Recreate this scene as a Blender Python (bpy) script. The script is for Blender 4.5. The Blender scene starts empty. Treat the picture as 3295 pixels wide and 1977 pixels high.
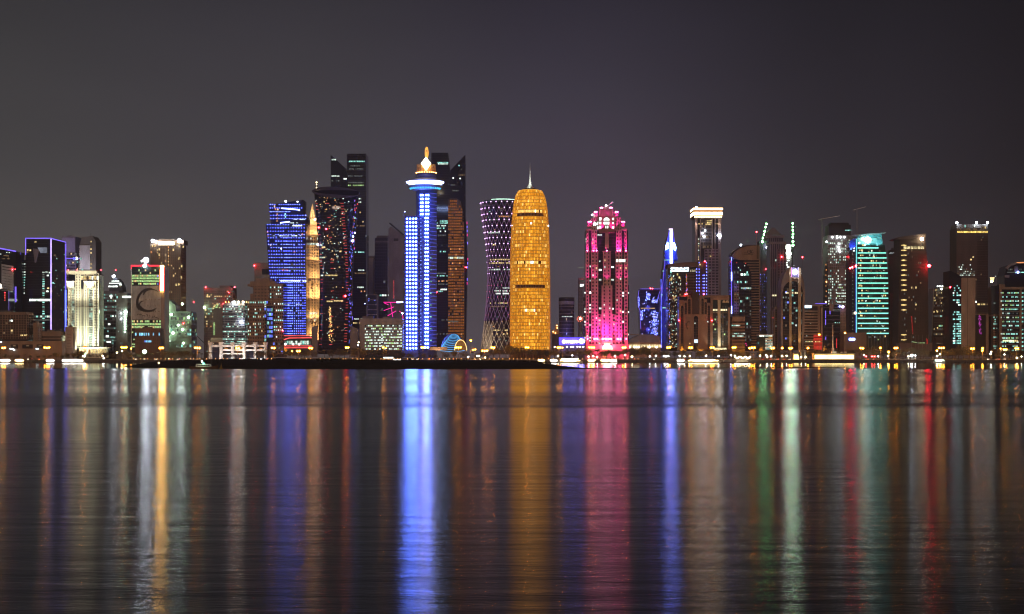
import bpy, math, random
from mathutils import Vector, Matrix
rnd = random.Random(7)
R = math.radians
HAZE = 0.0001
SC = bpy.context.scene
COL = SC.collection
# ------------------------------------------------------------------ camera
F, UC, VH, H, G = 5089.0, 1647.5, 1150.0, 6.0, 3.2      # focal length in photo pixels, eye height, quay height
cam = bpy.data.objects.new('camera', bpy.data.cameras.new('camera')); COL.objects.link(cam)
cam.location = (0, 0, H); cam.rotation_euler = (R(90), 0, 0)
cam.data.sensor_width = 36; cam.data.lens = 36 * F / 3295; cam.data.shift_y = (VH - 988.5) / 3295
cam.data.clip_start = 1; cam.data.clip_end = 60000
SC.camera = cam
# ------------------------------------------------------------------ night sky with city glow
W = bpy.data.worlds.new('World'); SC.world = W; W.use_nodes = True
nt = W.node_tree; N = nt.nodes; L = nt.links; N.clear()
out = N.new('ShaderNodeOutputWorld'); bg = N.new('ShaderNodeBackground'); L.new(bg.outputs[0], out.inputs[0])
tc = N.new('ShaderNodeTexCoord'); sp = N.new('ShaderNodeSeparateXYZ'); L.new(tc.outputs['Generated'], sp.inputs[0])
def maprange(a, b, src):
    m = N.new('ShaderNodeMapRange'); m.inputs[1].default_value = a; m.inputs[2].default_value = b; L.new(src, m.inputs[0]); return m.outputs[0]
def ramp(stops, src):
    r = N.new('ShaderNodeValToRGB'); L.new(src, r.inputs[0]); el = r.color_ramp.elements
    r.color_ramp.interpolation = 'EASE'
    while len(el) < len(stops): el.new(.5)
    for e, (p, c) in zip(el, stops): e.position = p; e.color = (*c, 1)
    return r.outputs[0]
def mix(f, a, b):
    m = N.new('ShaderNodeMix'); m.data_type = 'RGBA'
    L.new(f, m.inputs[0]); L.new(a, m.inputs[6]) ; L.new(b, m.inputs[7]); return m.outputs[2]
fx = maprange(-.36, .36, sp.outputs[0])
lo = ramp([(0, (.135,.118,.108)), (.3, (.138,.121,.120)), (.55, (.128,.110,.138)), (.8, (.054,.045,.052)), (1, (.025,.019,.020))], fx)
mid = ramp([(0, (.068,.065,.066)), (.3, (.065,.060,.068)), (.55, (.056,.049,.068)), (.8, (.029,.026,.034)), (1, (.014,.012,.015))], fx)
hi = ramp([(0, (.008,.009,.014)), (.3, (.006,.006,.013)), (.55, (.003,.003,.010)), (.8, (.003,.003,.006)), (1, (.002,.002,.003))], fx)
f1 = maprange(0, .12, sp.outputs[2]); f2 = maprange(.12, .32, sp.outputs[2])
cl = N.new('ShaderNodeTexNoise'); cl.inputs['Scale'].default_value = 3.2; cl.inputs['Detail'].default_value = 5
cm = N.new('ShaderNodeMapping'); cm.inputs['Scale'].default_value = (1, 1, 3.2); L.new(tc.outputs['Generated'], cm.inputs[0]); L.new(cm.outputs[0], cl.inputs[0])
cr_ = N.new('ShaderNodeMapRange'); cr_.inputs[1].default_value = .3; cr_.inputs[2].default_value = .7; cr_.inputs[3].default_value = .90; cr_.inputs[4].default_value = 1.10; L.new(cl.outputs[0], cr_.inputs[0])
L.new(mix(f2, mix(f1, lo, mid), hi), bg.inputs[0]); L.new(cr_.outputs[0], bg.inputs[1])
# one very weak, low, warm directional light: added fill standing in for waterfront street light
sun = bpy.data.objects.new('sun', bpy.data.lights.new('sun', 'SUN')); COL.objects.link(sun)
sun.data.energy = .60; sun.data.color = (1, .69, .52); sun.data.angle = R(12)
sun.rotation_euler = (R(55), 0, R(-5))
vs = SC.view_settings; vs.view_transform = 'Standard'; vs.look = 'None'; vs.exposure = 0; vs.gamma = 1; vs.use_curve_mapping = False
cy = SC.cycles
cy.use_denoising = True; cy.max_bounces = 5; cy.diffuse_bounces = 2; cy.glossy_bounces = 3; cy.sample_clamp_indirect = 10; cy.sample_clamp_direct = 40
cy.use_light_tree = True; cy.pixel_filter_type = 'BLACKMAN_HARRIS'; cy.filter_width = 1.1; cy.caustics_reflective = True
try: cy.denoiser = 'OPENIMAGEDENOISE'; cy.denoising_input_passes = 'RGB_ALBEDO_NORMAL'; cy.denoising_prefilter = 'ACCURATE'
except Exception: pass

# ------------------------------------------------------------------ materials
MATS = {}
def newmat(name):
    m = bpy.data.materials.new(name); m.use_nodes = True; MATS[name] = m
    n = m.node_tree.nodes; n.clear(); o = n.new('ShaderNodeOutputMaterial'); return m, n, m.node_tree.links, o
def M(name, col, rough=.75, metal=0., var=.25, scale=.12):
    if name in MATS: return MATS[name]
    m, n, l, o = newmat(name); p = n.new('ShaderNodeBsdfPrincipled'); l.new(p.outputs[0], o.inputs[0])
    g = n.new('ShaderNodeNewGeometry'); t = n.new('ShaderNodeTexNoise'); t.inputs['Scale'].default_value = scale; t.inputs['Detail'].default_value = 5
    mp = n.new('ShaderNodeMapping'); mp.inputs['Scale'].default_value = (1, 1, .35); l.new(g.outputs['Position'], mp.inputs[0]); l.new(mp.outputs[0], t.inputs[0])
    mr = n.new('ShaderNodeMapRange'); mr.inputs[1].default_value = .3; mr.inputs[2].default_value = .7
    mr.inputs[3].default_value = 1 - var; mr.inputs[4].default_value = 1 + var; l.new(t.outputs[0], mr.inputs[0])
    x = n.new('ShaderNodeMix'); x.data_type = 'RGBA'; x.blend_type = 'MULTIPLY'; x.inputs[0].default_value = 1
    x.inputs[6].default_value = (*col, 1); l.new(mr.outputs[0], x.inputs[7]); l.new(x.outputs[2], p.inputs['Base Color'])
    p.inputs['Roughness'].default_value = rough; p.inputs['Metallic'].default_value = metal
    return m
def E(name, col, s, var=0., scale=.5, sample=False):
    if name in MATS: return MATS[name]
    m, n, l, o = newmat(name); e = n.new('ShaderNodeEmission'); l.new(e.outputs[0], o.inputs[0])
    e.inputs[0].default_value = (*col, 1); e.inputs[1].default_value = s
    if var:
        oi = n.new('ShaderNodeObjectInfo'); g = n.new('ShaderNodeNewGeometry'); t = n.new('ShaderNodeTexNoise'); t.inputs['Scale'].default_value = scale; t.inputs['Detail'].default_value = 3
        l.new(g.outputs['Position'], t.inputs[0])
        a = n.new('ShaderNodeMapRange'); a.inputs[1].default_value = .32; a.inputs[2].default_value = .68; a.inputs[3].default_value = s * (1 - var); a.inputs[4].default_value = s * (1 + var)
        l.new(t.outputs[0], a.inputs[0])
        b = n.new('ShaderNodeMapRange'); b.inputs[3].default_value = 1 - var * .7; b.inputs[4].default_value = 1 + var * .5; l.new(oi.outputs['Random'], b.inputs[0])
        k = n.new('ShaderNodeMath'); k.operation = 'MULTIPLY'; l.new(a.outputs[0], k.inputs[0]); l.new(b.outputs[0], k.inputs[1]); l.new(k.outputs[0], e.inputs[1])
    m.cycles.emission_sampling = 'AUTO' if sample else 'NONE'
    return m
glassD = M('dark glass', (.012,.014,.026), .09, 0, .5, .03)
glassB = M('blue tinted glass', (.014,.022,.075), .10, 0, .5, .03)
glassG = M('green tinted glass', (.022,.04,.036), .10, 0, .4, .04)
glassP = M('violet tinted glass', (.045,.04,.085), .14, 0, .4, .03)
glassK = M('brown tinted glass', (.035,.026,.02), .12, 0, .4, .03)
frameD = M('dark metal frame', (.04,.042,.055), .5, .2)
frameM = M('grey metal frame', (.16,.15,.17), .55, .1)
concrete = M('pale concrete', (.30,.28,.27), .85)
concreteD = M('dull concrete', (.17,.155,.15), .85)
lilac = M('lilac grey cladding', (.25,.22,.28), .7)
white = M('white render', (.72,.70,.66), .7)
cream = M('cream stone', (.60,.52,.40), .8)
brown = M('brown stone', (.26,.19,.15), .85)
brownL = M('light brown stone', (.36,.27,.21), .85)
brownD = M('dark brown cladding', (.09,.065,.055), .8)
sandst = M('sandstone cladding', (.42,.28,.18), .85)
steel = M('galvanised steel', (.35,.35,.36), .45, .7)
w_w = E('cool lit window', (.80,1,.86), 1.0, .65)
w_t = E('teal lit window', (.40,1,.85), .85, .65)
w_y = E('warm lit window', (1,.74,.30), 1.0, .65)
w_g = E('green lit window', (.62,1,.38), .65, .6)
w_o = E('amber lit window', (1,.42,.13), .75, .6)
w_b = E('blue lit window', (.15,.22,1), 1.2, .6)
w_r = E('red lit window', (1,.08,.07), .9, .4)
w_dim = E('dim lit window', (.55,.62,.55), .16, .6)
w_dy = E('dim warm window', (1,.62,.32), .16, .6)
w_W = E('bright lit window', (.88,1,.9), 2.4, .4)
w_off = glassD
n_blue = E('violet neon', (.22,.14,1), 1.7, .2, .1)
n_bluew = E('blue white neon', (.28,.34,1), 14, .1, .1, True)
n_dot = E('blue led disc', (.09,.18,1), 50, 0, 1, True)
n_led = E('small blue led', (.09,.13,1), 9)
n_ring = E('violet led ring', (.14,.16,1), .8)
n_red = E('red neon', (1,.035,.06), 2.6, .2, .1, True)
n_pink = E('pink neon', (1,.03,.32), 1.3)
n_cyan = E('cyan neon', (.24,1,.76), 2.2, .1, .1)
n_purp = E('purple node light', (.85,.5,1), 2.6)
n_green = E('green crane light', (.25,1,.3), 55, 0, 1, True)
n_white = E('white floodlight', (.80,.90,1), 70, 0, 1, True)
n_warmw = E('warm floodlight', (1,.80,.50), 50, 0, 1, True)
n_gold = E('gold cornice light', (1,.62,.27), 9, .2, .1, True)
n_warn = E('red warning light', (1,.02,.03), 60, 0, 1, True)
sodium = E('sodium lamp', (1,.33,.02), 320, 0, 1, True)
sodiumS = E('small sodium lamp', (1,.45,.12), 9)

# ------------------------------------------------------------------ mesh building
class MB:
    def __init__(s): s.v = []; s.f = []
    def box(s, x0, x1, y0, y1, z0, z1):
        if x0 > x1: x0, x1 = x1, x0
        if y0 > y1: y0, y1 = y1, y0
        if z0 > z1: z0, z1 = z1, z0
        k = len(s.v); s.v += [(x0,y0,z0),(x1,y0,z0),(x1,y1,z0),(x0,y1,z0),(x0,y0,z1),(x1,y0,z1),(x1,y1,z1),(x0,y1,z1)]
        s.f += [(k,k+3,k+2,k+1),(k+4,k+5,k+6,k+7),(k,k+1,k+5,k+4),(k+1,k+2,k+6,k+5),(k+2,k+3,k+7,k+6),(k+3,k,k+4,k+7)]; return s
    def slab(s, pts, y0, y1):                     # outline in x,z with thickness along y
        k = len(s.v); n = len(pts)
        area = sum(pts[i][0]*pts[(i+1)%n][1]-pts[(i+1)%n][0]*pts[i][1] for i in range(n))
        if area < 0: pts = pts[::-1]
        s.v += [(x,y0,z) for x,z in pts] + [(x,y1,z) for x,z in pts]
        s.f += [tuple(range(k,k+n)), tuple(range(k+2*n-1,k+n-1,-1))]
        s.f += [(k+i,k+n+i,k+n+(i+1)%n,k+(i+1)%n) for i in range(n)]; return s
    def prism(s, pts, z0, z1):                    # footprint in x,y
        k = len(s.v); n = len(pts)
        area = sum(pts[i][0]*pts[(i+1)%n][1]-pts[(i+1)%n][0]*pts[i][1] for i in range(n))
        if area < 0: pts = pts[::-1]
        zt = z1 if callable(z1) else (lambda x, y: z1)
        s.v += [(x,y,z0) for x,y in pts] + [(x,y,zt(x,y)) for x,y in pts]
        s.f += [tuple(range(k+n-1,k-1,-1)), tuple(range(k+n,k+2*n))]
        s.f += [(k+i,k+(i+1)%n,k+n+(i+1)%n,k+n+i) for i in range(n)]; return s
    def lathe(s, cx, cy, prof, seg=32, ry=1., a0=0, a1=None, cap=True):     # prof: (r,z) upward
        full = a1 is None
        if full: a1 = a0 + 2*math.pi
        m = seg if full else seg + 1; k = len(s.v)
        for r, z in prof:
            for i in range(m):
                a = a0 + (a1-a0)*i/seg; s.v.append((cx+r*math.cos(a), cy+r*ry*math.sin(a), z))
        for j in range(len(prof)-1):
            for i in range(seg):
                i2 = (i+1) % m; s.f.append((k+j*m+i, k+j*m+i2, k+(j+1)*m+i2, k+(j+1)*m+i))
        if full and cap: s.f += [tuple(range(k+m-1,k-1,-1)), tuple(range(k+(len(prof)-1)*m, k+len(prof)*m))]
        return s
    def ball(s, x, y, z, r, n=8, sq=1.):
        return s.lathe(x, y, [(max(.02,math.sin(math.pi*i/6))*r, z - math.cos(math.pi*i/6)*r*sq) for i in range(7)], n)
    def octa(s, x, y, z, r):
        k = len(s.v); s.v += [(x-r,y,z),(x,y-r,z),(x+r,y,z),(x,y+r,z),(x,y,z-r),(x,y,z+r)]
        s.f += [(k,k+1,k+5),(k+1,k+2,k+5),(k+2,k+3,k+5),(k+3,k,k+5),(k+1,k,k+4),(k+2,k+1,k+4),(k+3,k+2,k+4),(k,k+3,k+4)]; return s
    def tube(s, a, b, r0, r1=None, n=6):
        r1 = r0 if r1 is None else r1; a = Vector(a); b = Vector(b); d = (b-a).normalized()
        t = d.orthogonal().normalized(); w = d.cross(t); k = len(s.v)
        for p, r in ((a,r0),(b,r1)):
            for i in range(n):
                q = p + (t*math.cos(2*math.pi*i/n) + w*math.sin(2*math.pi*i/n))*r; s.v.append(tuple(q))
        s.f += [(k+i,k+(i+1)%n,k+n+(i+1)%n,k+n+i) for i in range(n)] + [tuple(range(k+n-1,k-1,-1)), tuple(range(k+n,k+2*n))]; return s
    def mesh(s, name, mat, o=(0,0,0), smooth=False):
        me = bpy.data.meshes.new(name); me.from_pydata([(x-o[0],y-o[1],z-o[2]) for x,y,z in s.v], [], s.f)
        me.materials.append(mat)
        if smooth: me.polygons.foreach_set('use_smooth', [True]*len(me.polygons))
        me.update(); return me
def X(u, Y): return (u-UC)*Y/F
def Z(v, Y): return H+(VH-v)*Y/F
def put(name, data, loc=(0,0,0), parent=None, **kw):
    o = bpy.data.objects.new(name, data); o.location = loc; COL.objects.link(o)
    if parent is not None: o.parent = parent
    for k, v in kw.items():
        if v: o[k] = v
    return o
def structure(name, mb, mat, smooth=False): return put(name, mb.mesh(name, mat, smooth=smooth), kind='structure')

class B:                                          # one building or other thing: an Empty at its base with parts
    def __init__(s, name, label, cat, u, Y, group=None, z=G):
        s.Y = Y; s.o = (X(u,Y), Y, z); s.s = Y/F; s.cache = {}; s.rest = {}; s.n = 0
        s.root = put(name, None, s.o, label=label, category=cat, group=group)
    def X(s, u, Y=None): return X(u, Y or s.Y)
    def Z(s, v, Y=None): return Z(v, Y or s.Y)
    def add(s, name, mb, mat, parent=None, smooth=False, label=None, kind=None):
        if not mb.v: return None
        return put(name, mb.mesh(name, mat, s.o, smooth), (0,0,0), parent or s.root, label=label, kind=kind)
    def box(s, name, u0, u1, v0, v1, y0, y1, mat, **kw):
        return s.add(name, MB().box(s.X(u0), s.X(u1), y0, y1, s.Z(v1), s.Z(v0)), mat, **kw)
    def outline(s, name, pts, y0, y1, mat, **kw):
        return s.add(name, MB().slab([(s.X(u), s.Z(v)) for u,v in pts], y0, y1), mat, **kw)
    def panel(s, name, u, v, wu, hv, y, mat, t=.16, rot=0, parent=None, cap=220):   # centred panel, object of its own
        w, h = wu*s.s, hv*s.s; x, z = s.X(u), s.Z(v)
        if s.n >= cap and name == 'window': return s.bulk(x, y, z, w, h, mat, t)
        s.n += 1; key = (name, round(w,2), round(h,2), mat.name)
        if key not in s.cache: s.cache[key] = MB().box(-w/2, w/2, -t/2, t/2, -h/2, h/2).mesh(name, mat)
        o = put(name, s.cache[key], (x-s.o[0], y-s.o[1], z-s.o[2]), parent or s.root)
        if rot: o.rotation_euler.z = rot
        return o
    def bulk(s, x, y, z, w, h, mat, t=.16, ty=None):
        mb = s.rest.setdefault(mat.name, (MB(), mat))[0]
        if ty: mb.box(x-t/2, x+t/2, y-ty/2, y+ty/2, z-h/2, z+h/2)
        else: mb.box(x-w/2, x+w/2, y-t/2, y+t/2, z-h/2, z+h/2)
    def done(s):
        for k, (mb, mat) in s.rest.items(): s.add('windows_and_glints', mb, mat, kind='stuff')  # holds small windows, trim and painted reflections alike
        s.rest = {}
    def lamp(s, name, u, v, y, r, mat, n=8):      # r in photo pixels
        key = ('ball', round(r*s.s,2), mat.name)
        if key not in s.cache: s.cache[key] = MB().ball(0,0,0,r*s.s,n).mesh(name, mat, smooth=True)
        return put(name, s.cache[key], (s.X(u)-s.o[0], y-s.o[1], s.Z(v)-s.o[2]), s.root)
    def spot(s, u, v, y, tu, tv, ty, col, W_, ang=70, size=.6, blend=.6):
        d = bpy.data.lights.new('uplight_or_fill', 'SPOT'); d.energy = W_; d.color = col; d.spot_size = R(ang); d.spot_blend = blend; d.shadow_soft_size = size
        a = Vector((s.X(u), y, s.Z(v))); b = Vector((s.X(tu), ty, s.Z(tv)))
        o = put('uplight_or_fill', d, a - Vector(s.o), s.root); o.rotation_euler = (b-a).to_track_quat('-Z','Y').to_euler(); return o  # also used for added fill spots without a fitting

def pick(lit, f):
    r = rnd.random()
    for m, p in lit:
        p *= f
        if r < p: return m
        r -= p
    return None
def grid(b, u0, u1, v0, v1, y, cols, rows, wf, hf, wall=None, relief=.5, lit=(), row=(0,.4,1,1,1.6,3), ind=None, off=None, name='window', cap=220, pname='facade_grid', rowset=None):
    """openings on a front face at depth y: piers and spandrels stand proud of the glass, lit panes sit between them"""
    cw, rh = (u1-u0)/cols, (v1-v0)/rows
    if wall is not None:
        mb = MB(); z0, z1 = b.Z(v1), b.Z(v0)
        if wf < .99:
            g = cw*(1-wf)/2
            for i in range(cols+1):
                a = u0+i*cw-(g if i else 0); c = u0+i*cw+(g if i < cols else 0)
                mb.box(b.X(a), b.X(c), y-relief, y+.02, z0, z1)
        if hf < .99:
            g = rh*(1-hf)/2
            for j in range(rows+1):
                a = v0+j*rh-(g if j else 0); c = v0+j*rh+(g if j < rows else 0)
                mb.box(b.X(u0)+.01, b.X(u1)-.01, y-relief*.86, y+.015, b.Z(c), b.Z(a))
        b.add(pname, mb, wall)
    if lit or off:
        if ind is None: ind = cw*wf >= 5 and rh*hf >= 3.4
        for j in range(rows):
            f = rnd.choice(row)
            if rowset and j in rowset: f = rowset[j]
            for i in range(cols):
                m = pick(lit, f) or off
                if not m: continue
                u = u0+(i+.5)*cw; v = v0+(j+.5)*rh
                if ind: b.panel(name, u, v, cw*wf*.97, rh*hf*.96, y-.12, m, cap=cap)
                else: b.bulk(b.X(u), y-.12, b.Z(v), cw*wf*.97*b.s, rh*hf*.96*b.s, m)
def sidegrid(b, x, y0, y1, nrm, v0, v1, rows, hf, cols, wf, wall, relief=.5, lit=(), row=(0,.5,1,2)):
    mb = MB(); z0, z1 = b.Z(v1), b.Z(v0); rh = (z1-z0)/rows; cw = (y1-y0)/cols
    if wf < .99:
        for i in range(cols+1):
            g = cw*(1-wf)/2; mb.box(x-.02*nrm, x+relief*nrm, y0+i*cw-(g if i else 0), y0+i*cw+(g if i < cols else 0), z0, z1)
    if hf < .99:
        for j in range(rows+1):
            g = rh*(1-hf)/2; mb.box(x-.015*nrm, x+relief*.86*nrm, y0+.01, y1-.01, z0+j*rh-(g if j else 0), z0+j*rh+(g if j < rows else 0))
    b.add('side_facade_grid', mb, wall)
    for j in range(rows):
        f = rnd.choice(row)
        for i in range(cols):
            m = pick(lit, f)
            if m: b.bulk(x+.12*nrm, y0+(i+.5)*cw, z0+(j+.5)*rh, 0, rh*hf*.95, m, .16, cw*wf*.95)
def tower(name, label, u0, u1, v0, Y, D, core, wall=None, g=None, vt=None, vb=1140, lit=(), cat='tower', side=True, roof=True, v1=None, scols=None, **kw):
    """box tower: photo extents u0..u1 include the receding side that faces the middle of the view"""
    b = B(name, label, cat, (u0+u1)/2, Y); k = (Y+D)/Y; a, c = u0, u1
    if (u0+u1)/2 < UC: c = max(UC+(u1-UC)*k, u0+(u1-u0)*.45)
    else: a = min(UC+(u0-UC)*k, u1-(u1-u0)*.45)
    zb = G-.3 if v1 is None else b.Z(v1)
    b.u0, b.u1, b.D = a, c, D
    b.add('tower_body', MB().box(b.X(a), b.X(c), Y, Y+D, zb, b.Z(v0)), core)
    if g:
        cols, rows, wf, hf = g; vt_ = v0+3 if vt is None else vt
        grid(b, a, c, vt_, vb, Y, cols, rows, wf, hf, wall, lit=lit, **kw)
        if wall is not None and vt_ > v0+.5: b.add('parapet', MB().box(b.X(a)-.05, b.X(c)+.05, Y-.55, Y+D+.05, b.Z(vt_)+.01, b.Z(v0)+.6), wall)
        if side:
            n = 1 if (u0+u1)/2 < UC else -1
            sidegrid(b, b.X(c if n > 0 else a), Y+.1, Y+D, n, vt_, vb, rows, hf, scols or max(3, int(D/6)), wf if wf < .99 else 1, wall or frameD, lit=lit)
    if roof:
        mb = MB(); zt = b.Z(v0); w = b.X(c)-b.X(a); x = b.X(a)
        mb.box(x+w*.25, x+w*.6, Y+D*.3, Y+D*.7, zt-.1, zt+2.6); b.add('plant_room', mb, concreteD)
    return b

# ------------------------------------------------------------------ ground, water, shore
def watermat():
    m, n, l, o = newmat('sea water')
    p = n.new('ShaderNodeBsdfGlossy'); p.distribution = 'BECKMANN'; p.inputs['Anisotropy'].default_value = .38; tg = n.new('ShaderNodeCombineXYZ'); tg.inputs[0].default_value = 1; l.new(tg.outputs[0], p.inputs['Tangent']); d = n.new('ShaderNodeBsdfDiffuse'); d.inputs[0].default_value = (.006,.008,.010,1)
    g = n.new('ShaderNodeNewGeometry'); s = n.new('ShaderNodeSeparateXYZ'); l.new(g.outputs['Position'], s.inputs[0])
    # calmer lagoon behind the sand bar, rough open water in front of it
    r = n.new('ShaderNodeMapRange'); r.inputs[1].default_value = 760; r.inputs[2].default_value = 900; r.inputs[3].default_value = .178; r.inputs[4].default_value = .08; l.new(s.outputs[1], r.inputs[0])
    bands = n.new('ShaderNodeTexNoise'); bands.inputs['Scale'].default_value = 1; bands.inputs['Detail'].default_value = 4
    mp = n.new('ShaderNodeMapping'); mp.inputs['Scale'].default_value = (.0012, .018, 1); l.new(g.outputs['Position'], mp.inputs[0]); l.new(mp.outputs[0], bands.inputs[0])
    k = n.new('ShaderNodeMapRange'); k.inputs[1].default_value = .35; k.inputs[2].default_value = .65; k.inputs[3].default_value = .88; k.inputs[4].default_value = 1.12; l.new(bands.outputs[0], k.inputs[0])
    # a breeze has roughened a few bands of the bay that run across the view
    wob = n.new('ShaderNodeTexNoise'); wob.inputs['Scale'].default_value = .012; l.new(g.outputs['Position'], wob.inputs[0])
    yy = n.new('ShaderNodeMath'); yy.operation = 'MULTIPLY_ADD'; l.new(wob.outputs[0], yy.inputs[0]); yy.inputs[1].default_value = 55; l.new(s.outputs[1], yy.inputs[2])
    br = n.new('ShaderNodeValToRGB'); br.color_ramp.interpolation = 'EASE'; sc_ = n.new('ShaderNodeMath'); sc_.operation = 'DIVIDE'; l.new(yy.outputs[0], sc_.inputs[0]); sc_.inputs[1].default_value = 1000; l.new(sc_.outputs[0], br.inputs[0])
    el = br.color_ramp.elements; st_ = [(0,0),(.205,0),(.222,.9),(.234,.35),(.250,.55),(.262,1),(.285,.2),(.31,0),(.40,.05),(.42,.5),(.44,.05),(.62,.1),(.66,.6),(.70,.1)]
    while len(el) < len(st_): el.new(.5)
    for e_, (p_, c_) in zip(el, st_): e_.position = p_; e_.color = (c_,c_,c_,1)
    ba = n.new('ShaderNodeMath'); ba.operation = 'MULTIPLY_ADD'; l.new(br.outputs[0], ba.inputs[0]); ba.inputs[1].default_value = .48; ba.inputs[2].default_value = 1
    q0 = n.new('ShaderNodeMath'); q0.operation = 'MULTIPLY'; l.new(r.outputs[0], q0.inputs[0]); l.new(ba.outputs[0], q0.inputs[1])
    q = n.new('ShaderNodeMath'); q.operation = 'MULTIPLY'; l.new(q0.outputs[0], q.inputs[0]); l.new(k.outputs[0], q.inputs[1]); l.new(q.outputs[0], p.inputs['Roughness'])
    # ripples
    w1 = n.new('ShaderNodeTexNoise'); w1.inputs['Scale'].default_value = 1; w1.inputs['Detail'].default_value = 4; w1.inputs['Roughness'].default_value = .6
    m1 = n.new('ShaderNodeMapping'); m1.inputs['Scale'].default_value = (1.5, 4.6, 1); m1.inputs['Rotation'].default_value = (0,0,.12); l.new(g.outputs['Position'], m1.inputs[0]); l.new(m1.outputs[0], w1.inputs[0])
    bp = n.new('ShaderNodeBump'); bp.inputs['Strength'].default_value = 1; ds = n.new('ShaderNodeMapRange'); ds.interpolation_type = 'SMOOTHERSTEP'; ds.inputs[1].default_value = 30; ds.inputs[2].default_value = 330; ds.inputs[3].default_value = .0075; ds.inputs[4].default_value = .0013; l.new(s.outputs[1], ds.inputs[0]); l.new(ds.outputs[0], bp.inputs['Distance']); l.new(w1.outputs[0], bp.inputs['Height'])
    w2 = n.new('ShaderNodeTexNoise'); w2.inputs['Scale'].default_value = 1; w2.inputs['Detail'].default_value = 3
    m2 = n.new('ShaderNodeMapping'); m2.inputs['Scale'].default_value = (.10, .42, 1); m2.inputs['Rotation'].default_value = (0,0,-.06); l.new(g.outputs['Position'], m2.inputs[0]); l.new(m2.outputs[0], w2.inputs[0])
    b2 = n.new('ShaderNodeBump'); b2.inputs['Strength'].default_value = 1; d2 = n.new('ShaderNodeMapRange'); d2.inputs[1].default_value = 60; d2.inputs[2].default_value = 800; d2.inputs[3].default_value = .038; d2.inputs[4].default_value = .008; l.new(s.outputs[1], d2.inputs[0]); l.new(d2.outputs[0], b2.inputs['Distance']); l.new(w2.outputs[0], b2.inputs['Height']); l.new(bp.outputs[0], b2.inputs['Normal'])
    l.new(b2.outputs[0], p.inputs['Normal'])
    fr = n.new('ShaderNodeFresnel'); fr.inputs[0].default_value = 1.33; l.new(b2.outputs[0], fr.inputs['Normal'])
    x = n.new('ShaderNodeMixShader'); l.new(fr.outputs[0], x.inputs[0]); l.new(d.outputs[0], x.inputs[1]); l.new(p.outputs[0], x.inputs[2]); l.new(x.outputs[0], o.inputs[0])
    return m
SHORE = 1700.
mb = MB(); mb.v = [(-3990,-300,0),(3990,-300,0),(3990,SHORE+1,0),(-3990,SHORE+1,0)]; mb.f = [(0,1,2,3)]
structure('water', mb, watermat())
soil = M('dry earth ground', (.16,.12,.085), .95, 0, .35, .05)
paving = M('promenade paving', (.24,.20,.165), .85, 0, .2, .3)
asphalt = M('asphalt', (.05,.05,.052), .85, 0, .2, .3)
mb = MB(); mb.v = [(-3990,SHORE+1.2,G),(3990,SHORE+1.2,G),(3990,6990,G),(-3990,6990,G)]; mb.f = [(0,1,2,3)]
structure('ground', mb, soil)
structure('promenade', MB().box(-2500,2500,SHORE+1.4,SHORE+16,G-.5,G+.12), paving)
mb = MB(); mb.v = [(-2500,SHORE+22,G+.004),(2500,SHORE+22,G+.004),(2500,SHORE+42,G+.004),(-2500,SHORE+42,G+.004)]; mb.f = [(0,1,2,3)]
structure('road', mb, asphalt)
mb = MB()
for i in range(-110, 110):
    x = i*9.; k = len(mb.v); mb.v += [(x,SHORE+31.9,G+.008),(x+4,SHORE+31.9,G+.008),(x+4,SHORE+32.1,G+.008),(x,SHORE+32.1,G+.008)]; mb.f.append((k,k+1,k+2,k+3))
structure('lane_marking', mb, M('white road paint', (.75,.75,.72), .6))
structure('kerb', MB().box(-2500,2500,SHORE+21.6,SHORE+21.95,G-.3,G+.14), concrete)
b = B('quay_wall', 'long low stone quay wall along the far water edge below the promenade', 'wall', 1647, SHORE, z=0)
mb = MB()
for i in range(-180, 180): mb.box(i*5.+.04, i*5.+4.96, SHORE, SHORE+1.3, -1.2, G-.35 + .02*(i%3))
b.add('stone_face', mb, M('weathered quay stone', (.13,.105,.085), .9, 0, .4, .25))
b.add('coping', MB().box(-900,900,SHORE-.15,SHORE+1.38,G-.33,G+.14), M('quay coping', (.26,.22,.18), .85))
mb = MB(); r2 = random.Random(3)
for i in range(900):
    x = r2.uniform(-640,640); s_ = r2.uniform(.4,1.3); mb.octa(x, SHORE-r2.uniform(.2,3.5), r2.uniform(-.3,.7), s_)
b.add('rock_armour', mb, M('dark shore rock', (.07,.06,.052), .9), kind='stuff')

# sand spit: a dark low bank in front of the far shore
def interp(t, pts):
    for (a, p), (c, q) in zip(pts, pts[1:]):
        if t <= c: return p + (q-p)*max(0,(t-a))/(c-a)
    return pts[-1][1]
from mathutils import noise
def spit(name, us, front, width, crest, mat, n=260, m=14):
    mb = MB(); ua, ub = us
    for i in range(n+1):
        u = ua + (ub-ua)*i/n; yf = H*F/(interp(u, front)-VH); w = interp(u, width); h = interp(u, crest)
        for j in range(m+1):
            t = j/m; y = yf + w*t; x = X(u, yf + w*.4)
            prof = min(1, t/.22)**.75 * min(1, (1-t)/.25)**.8 if 0 < t < 1 else 0
            nz = noise.noise(Vector((x*.06, y*.05, 0)))*.28 + noise.noise(Vector((x*.35, y*.3, 3)))*.12
            mb.v.append((x, y + noise.noise(Vector((x*.03, j, 1)))*2, -.25 + (h+.25)*prof*(1+nz*min(1,h/2)) ))
    for i in range(n):
        for j in range(m):
            k = i*(m+1)+j; mb.f.append((k, k+m+1, k+m+2, k+1))
    return structure(name, mb, mat, True)
sandm = M('dark wet sand', (.030,.024,.021), .9, 0, .45, .2)
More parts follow.
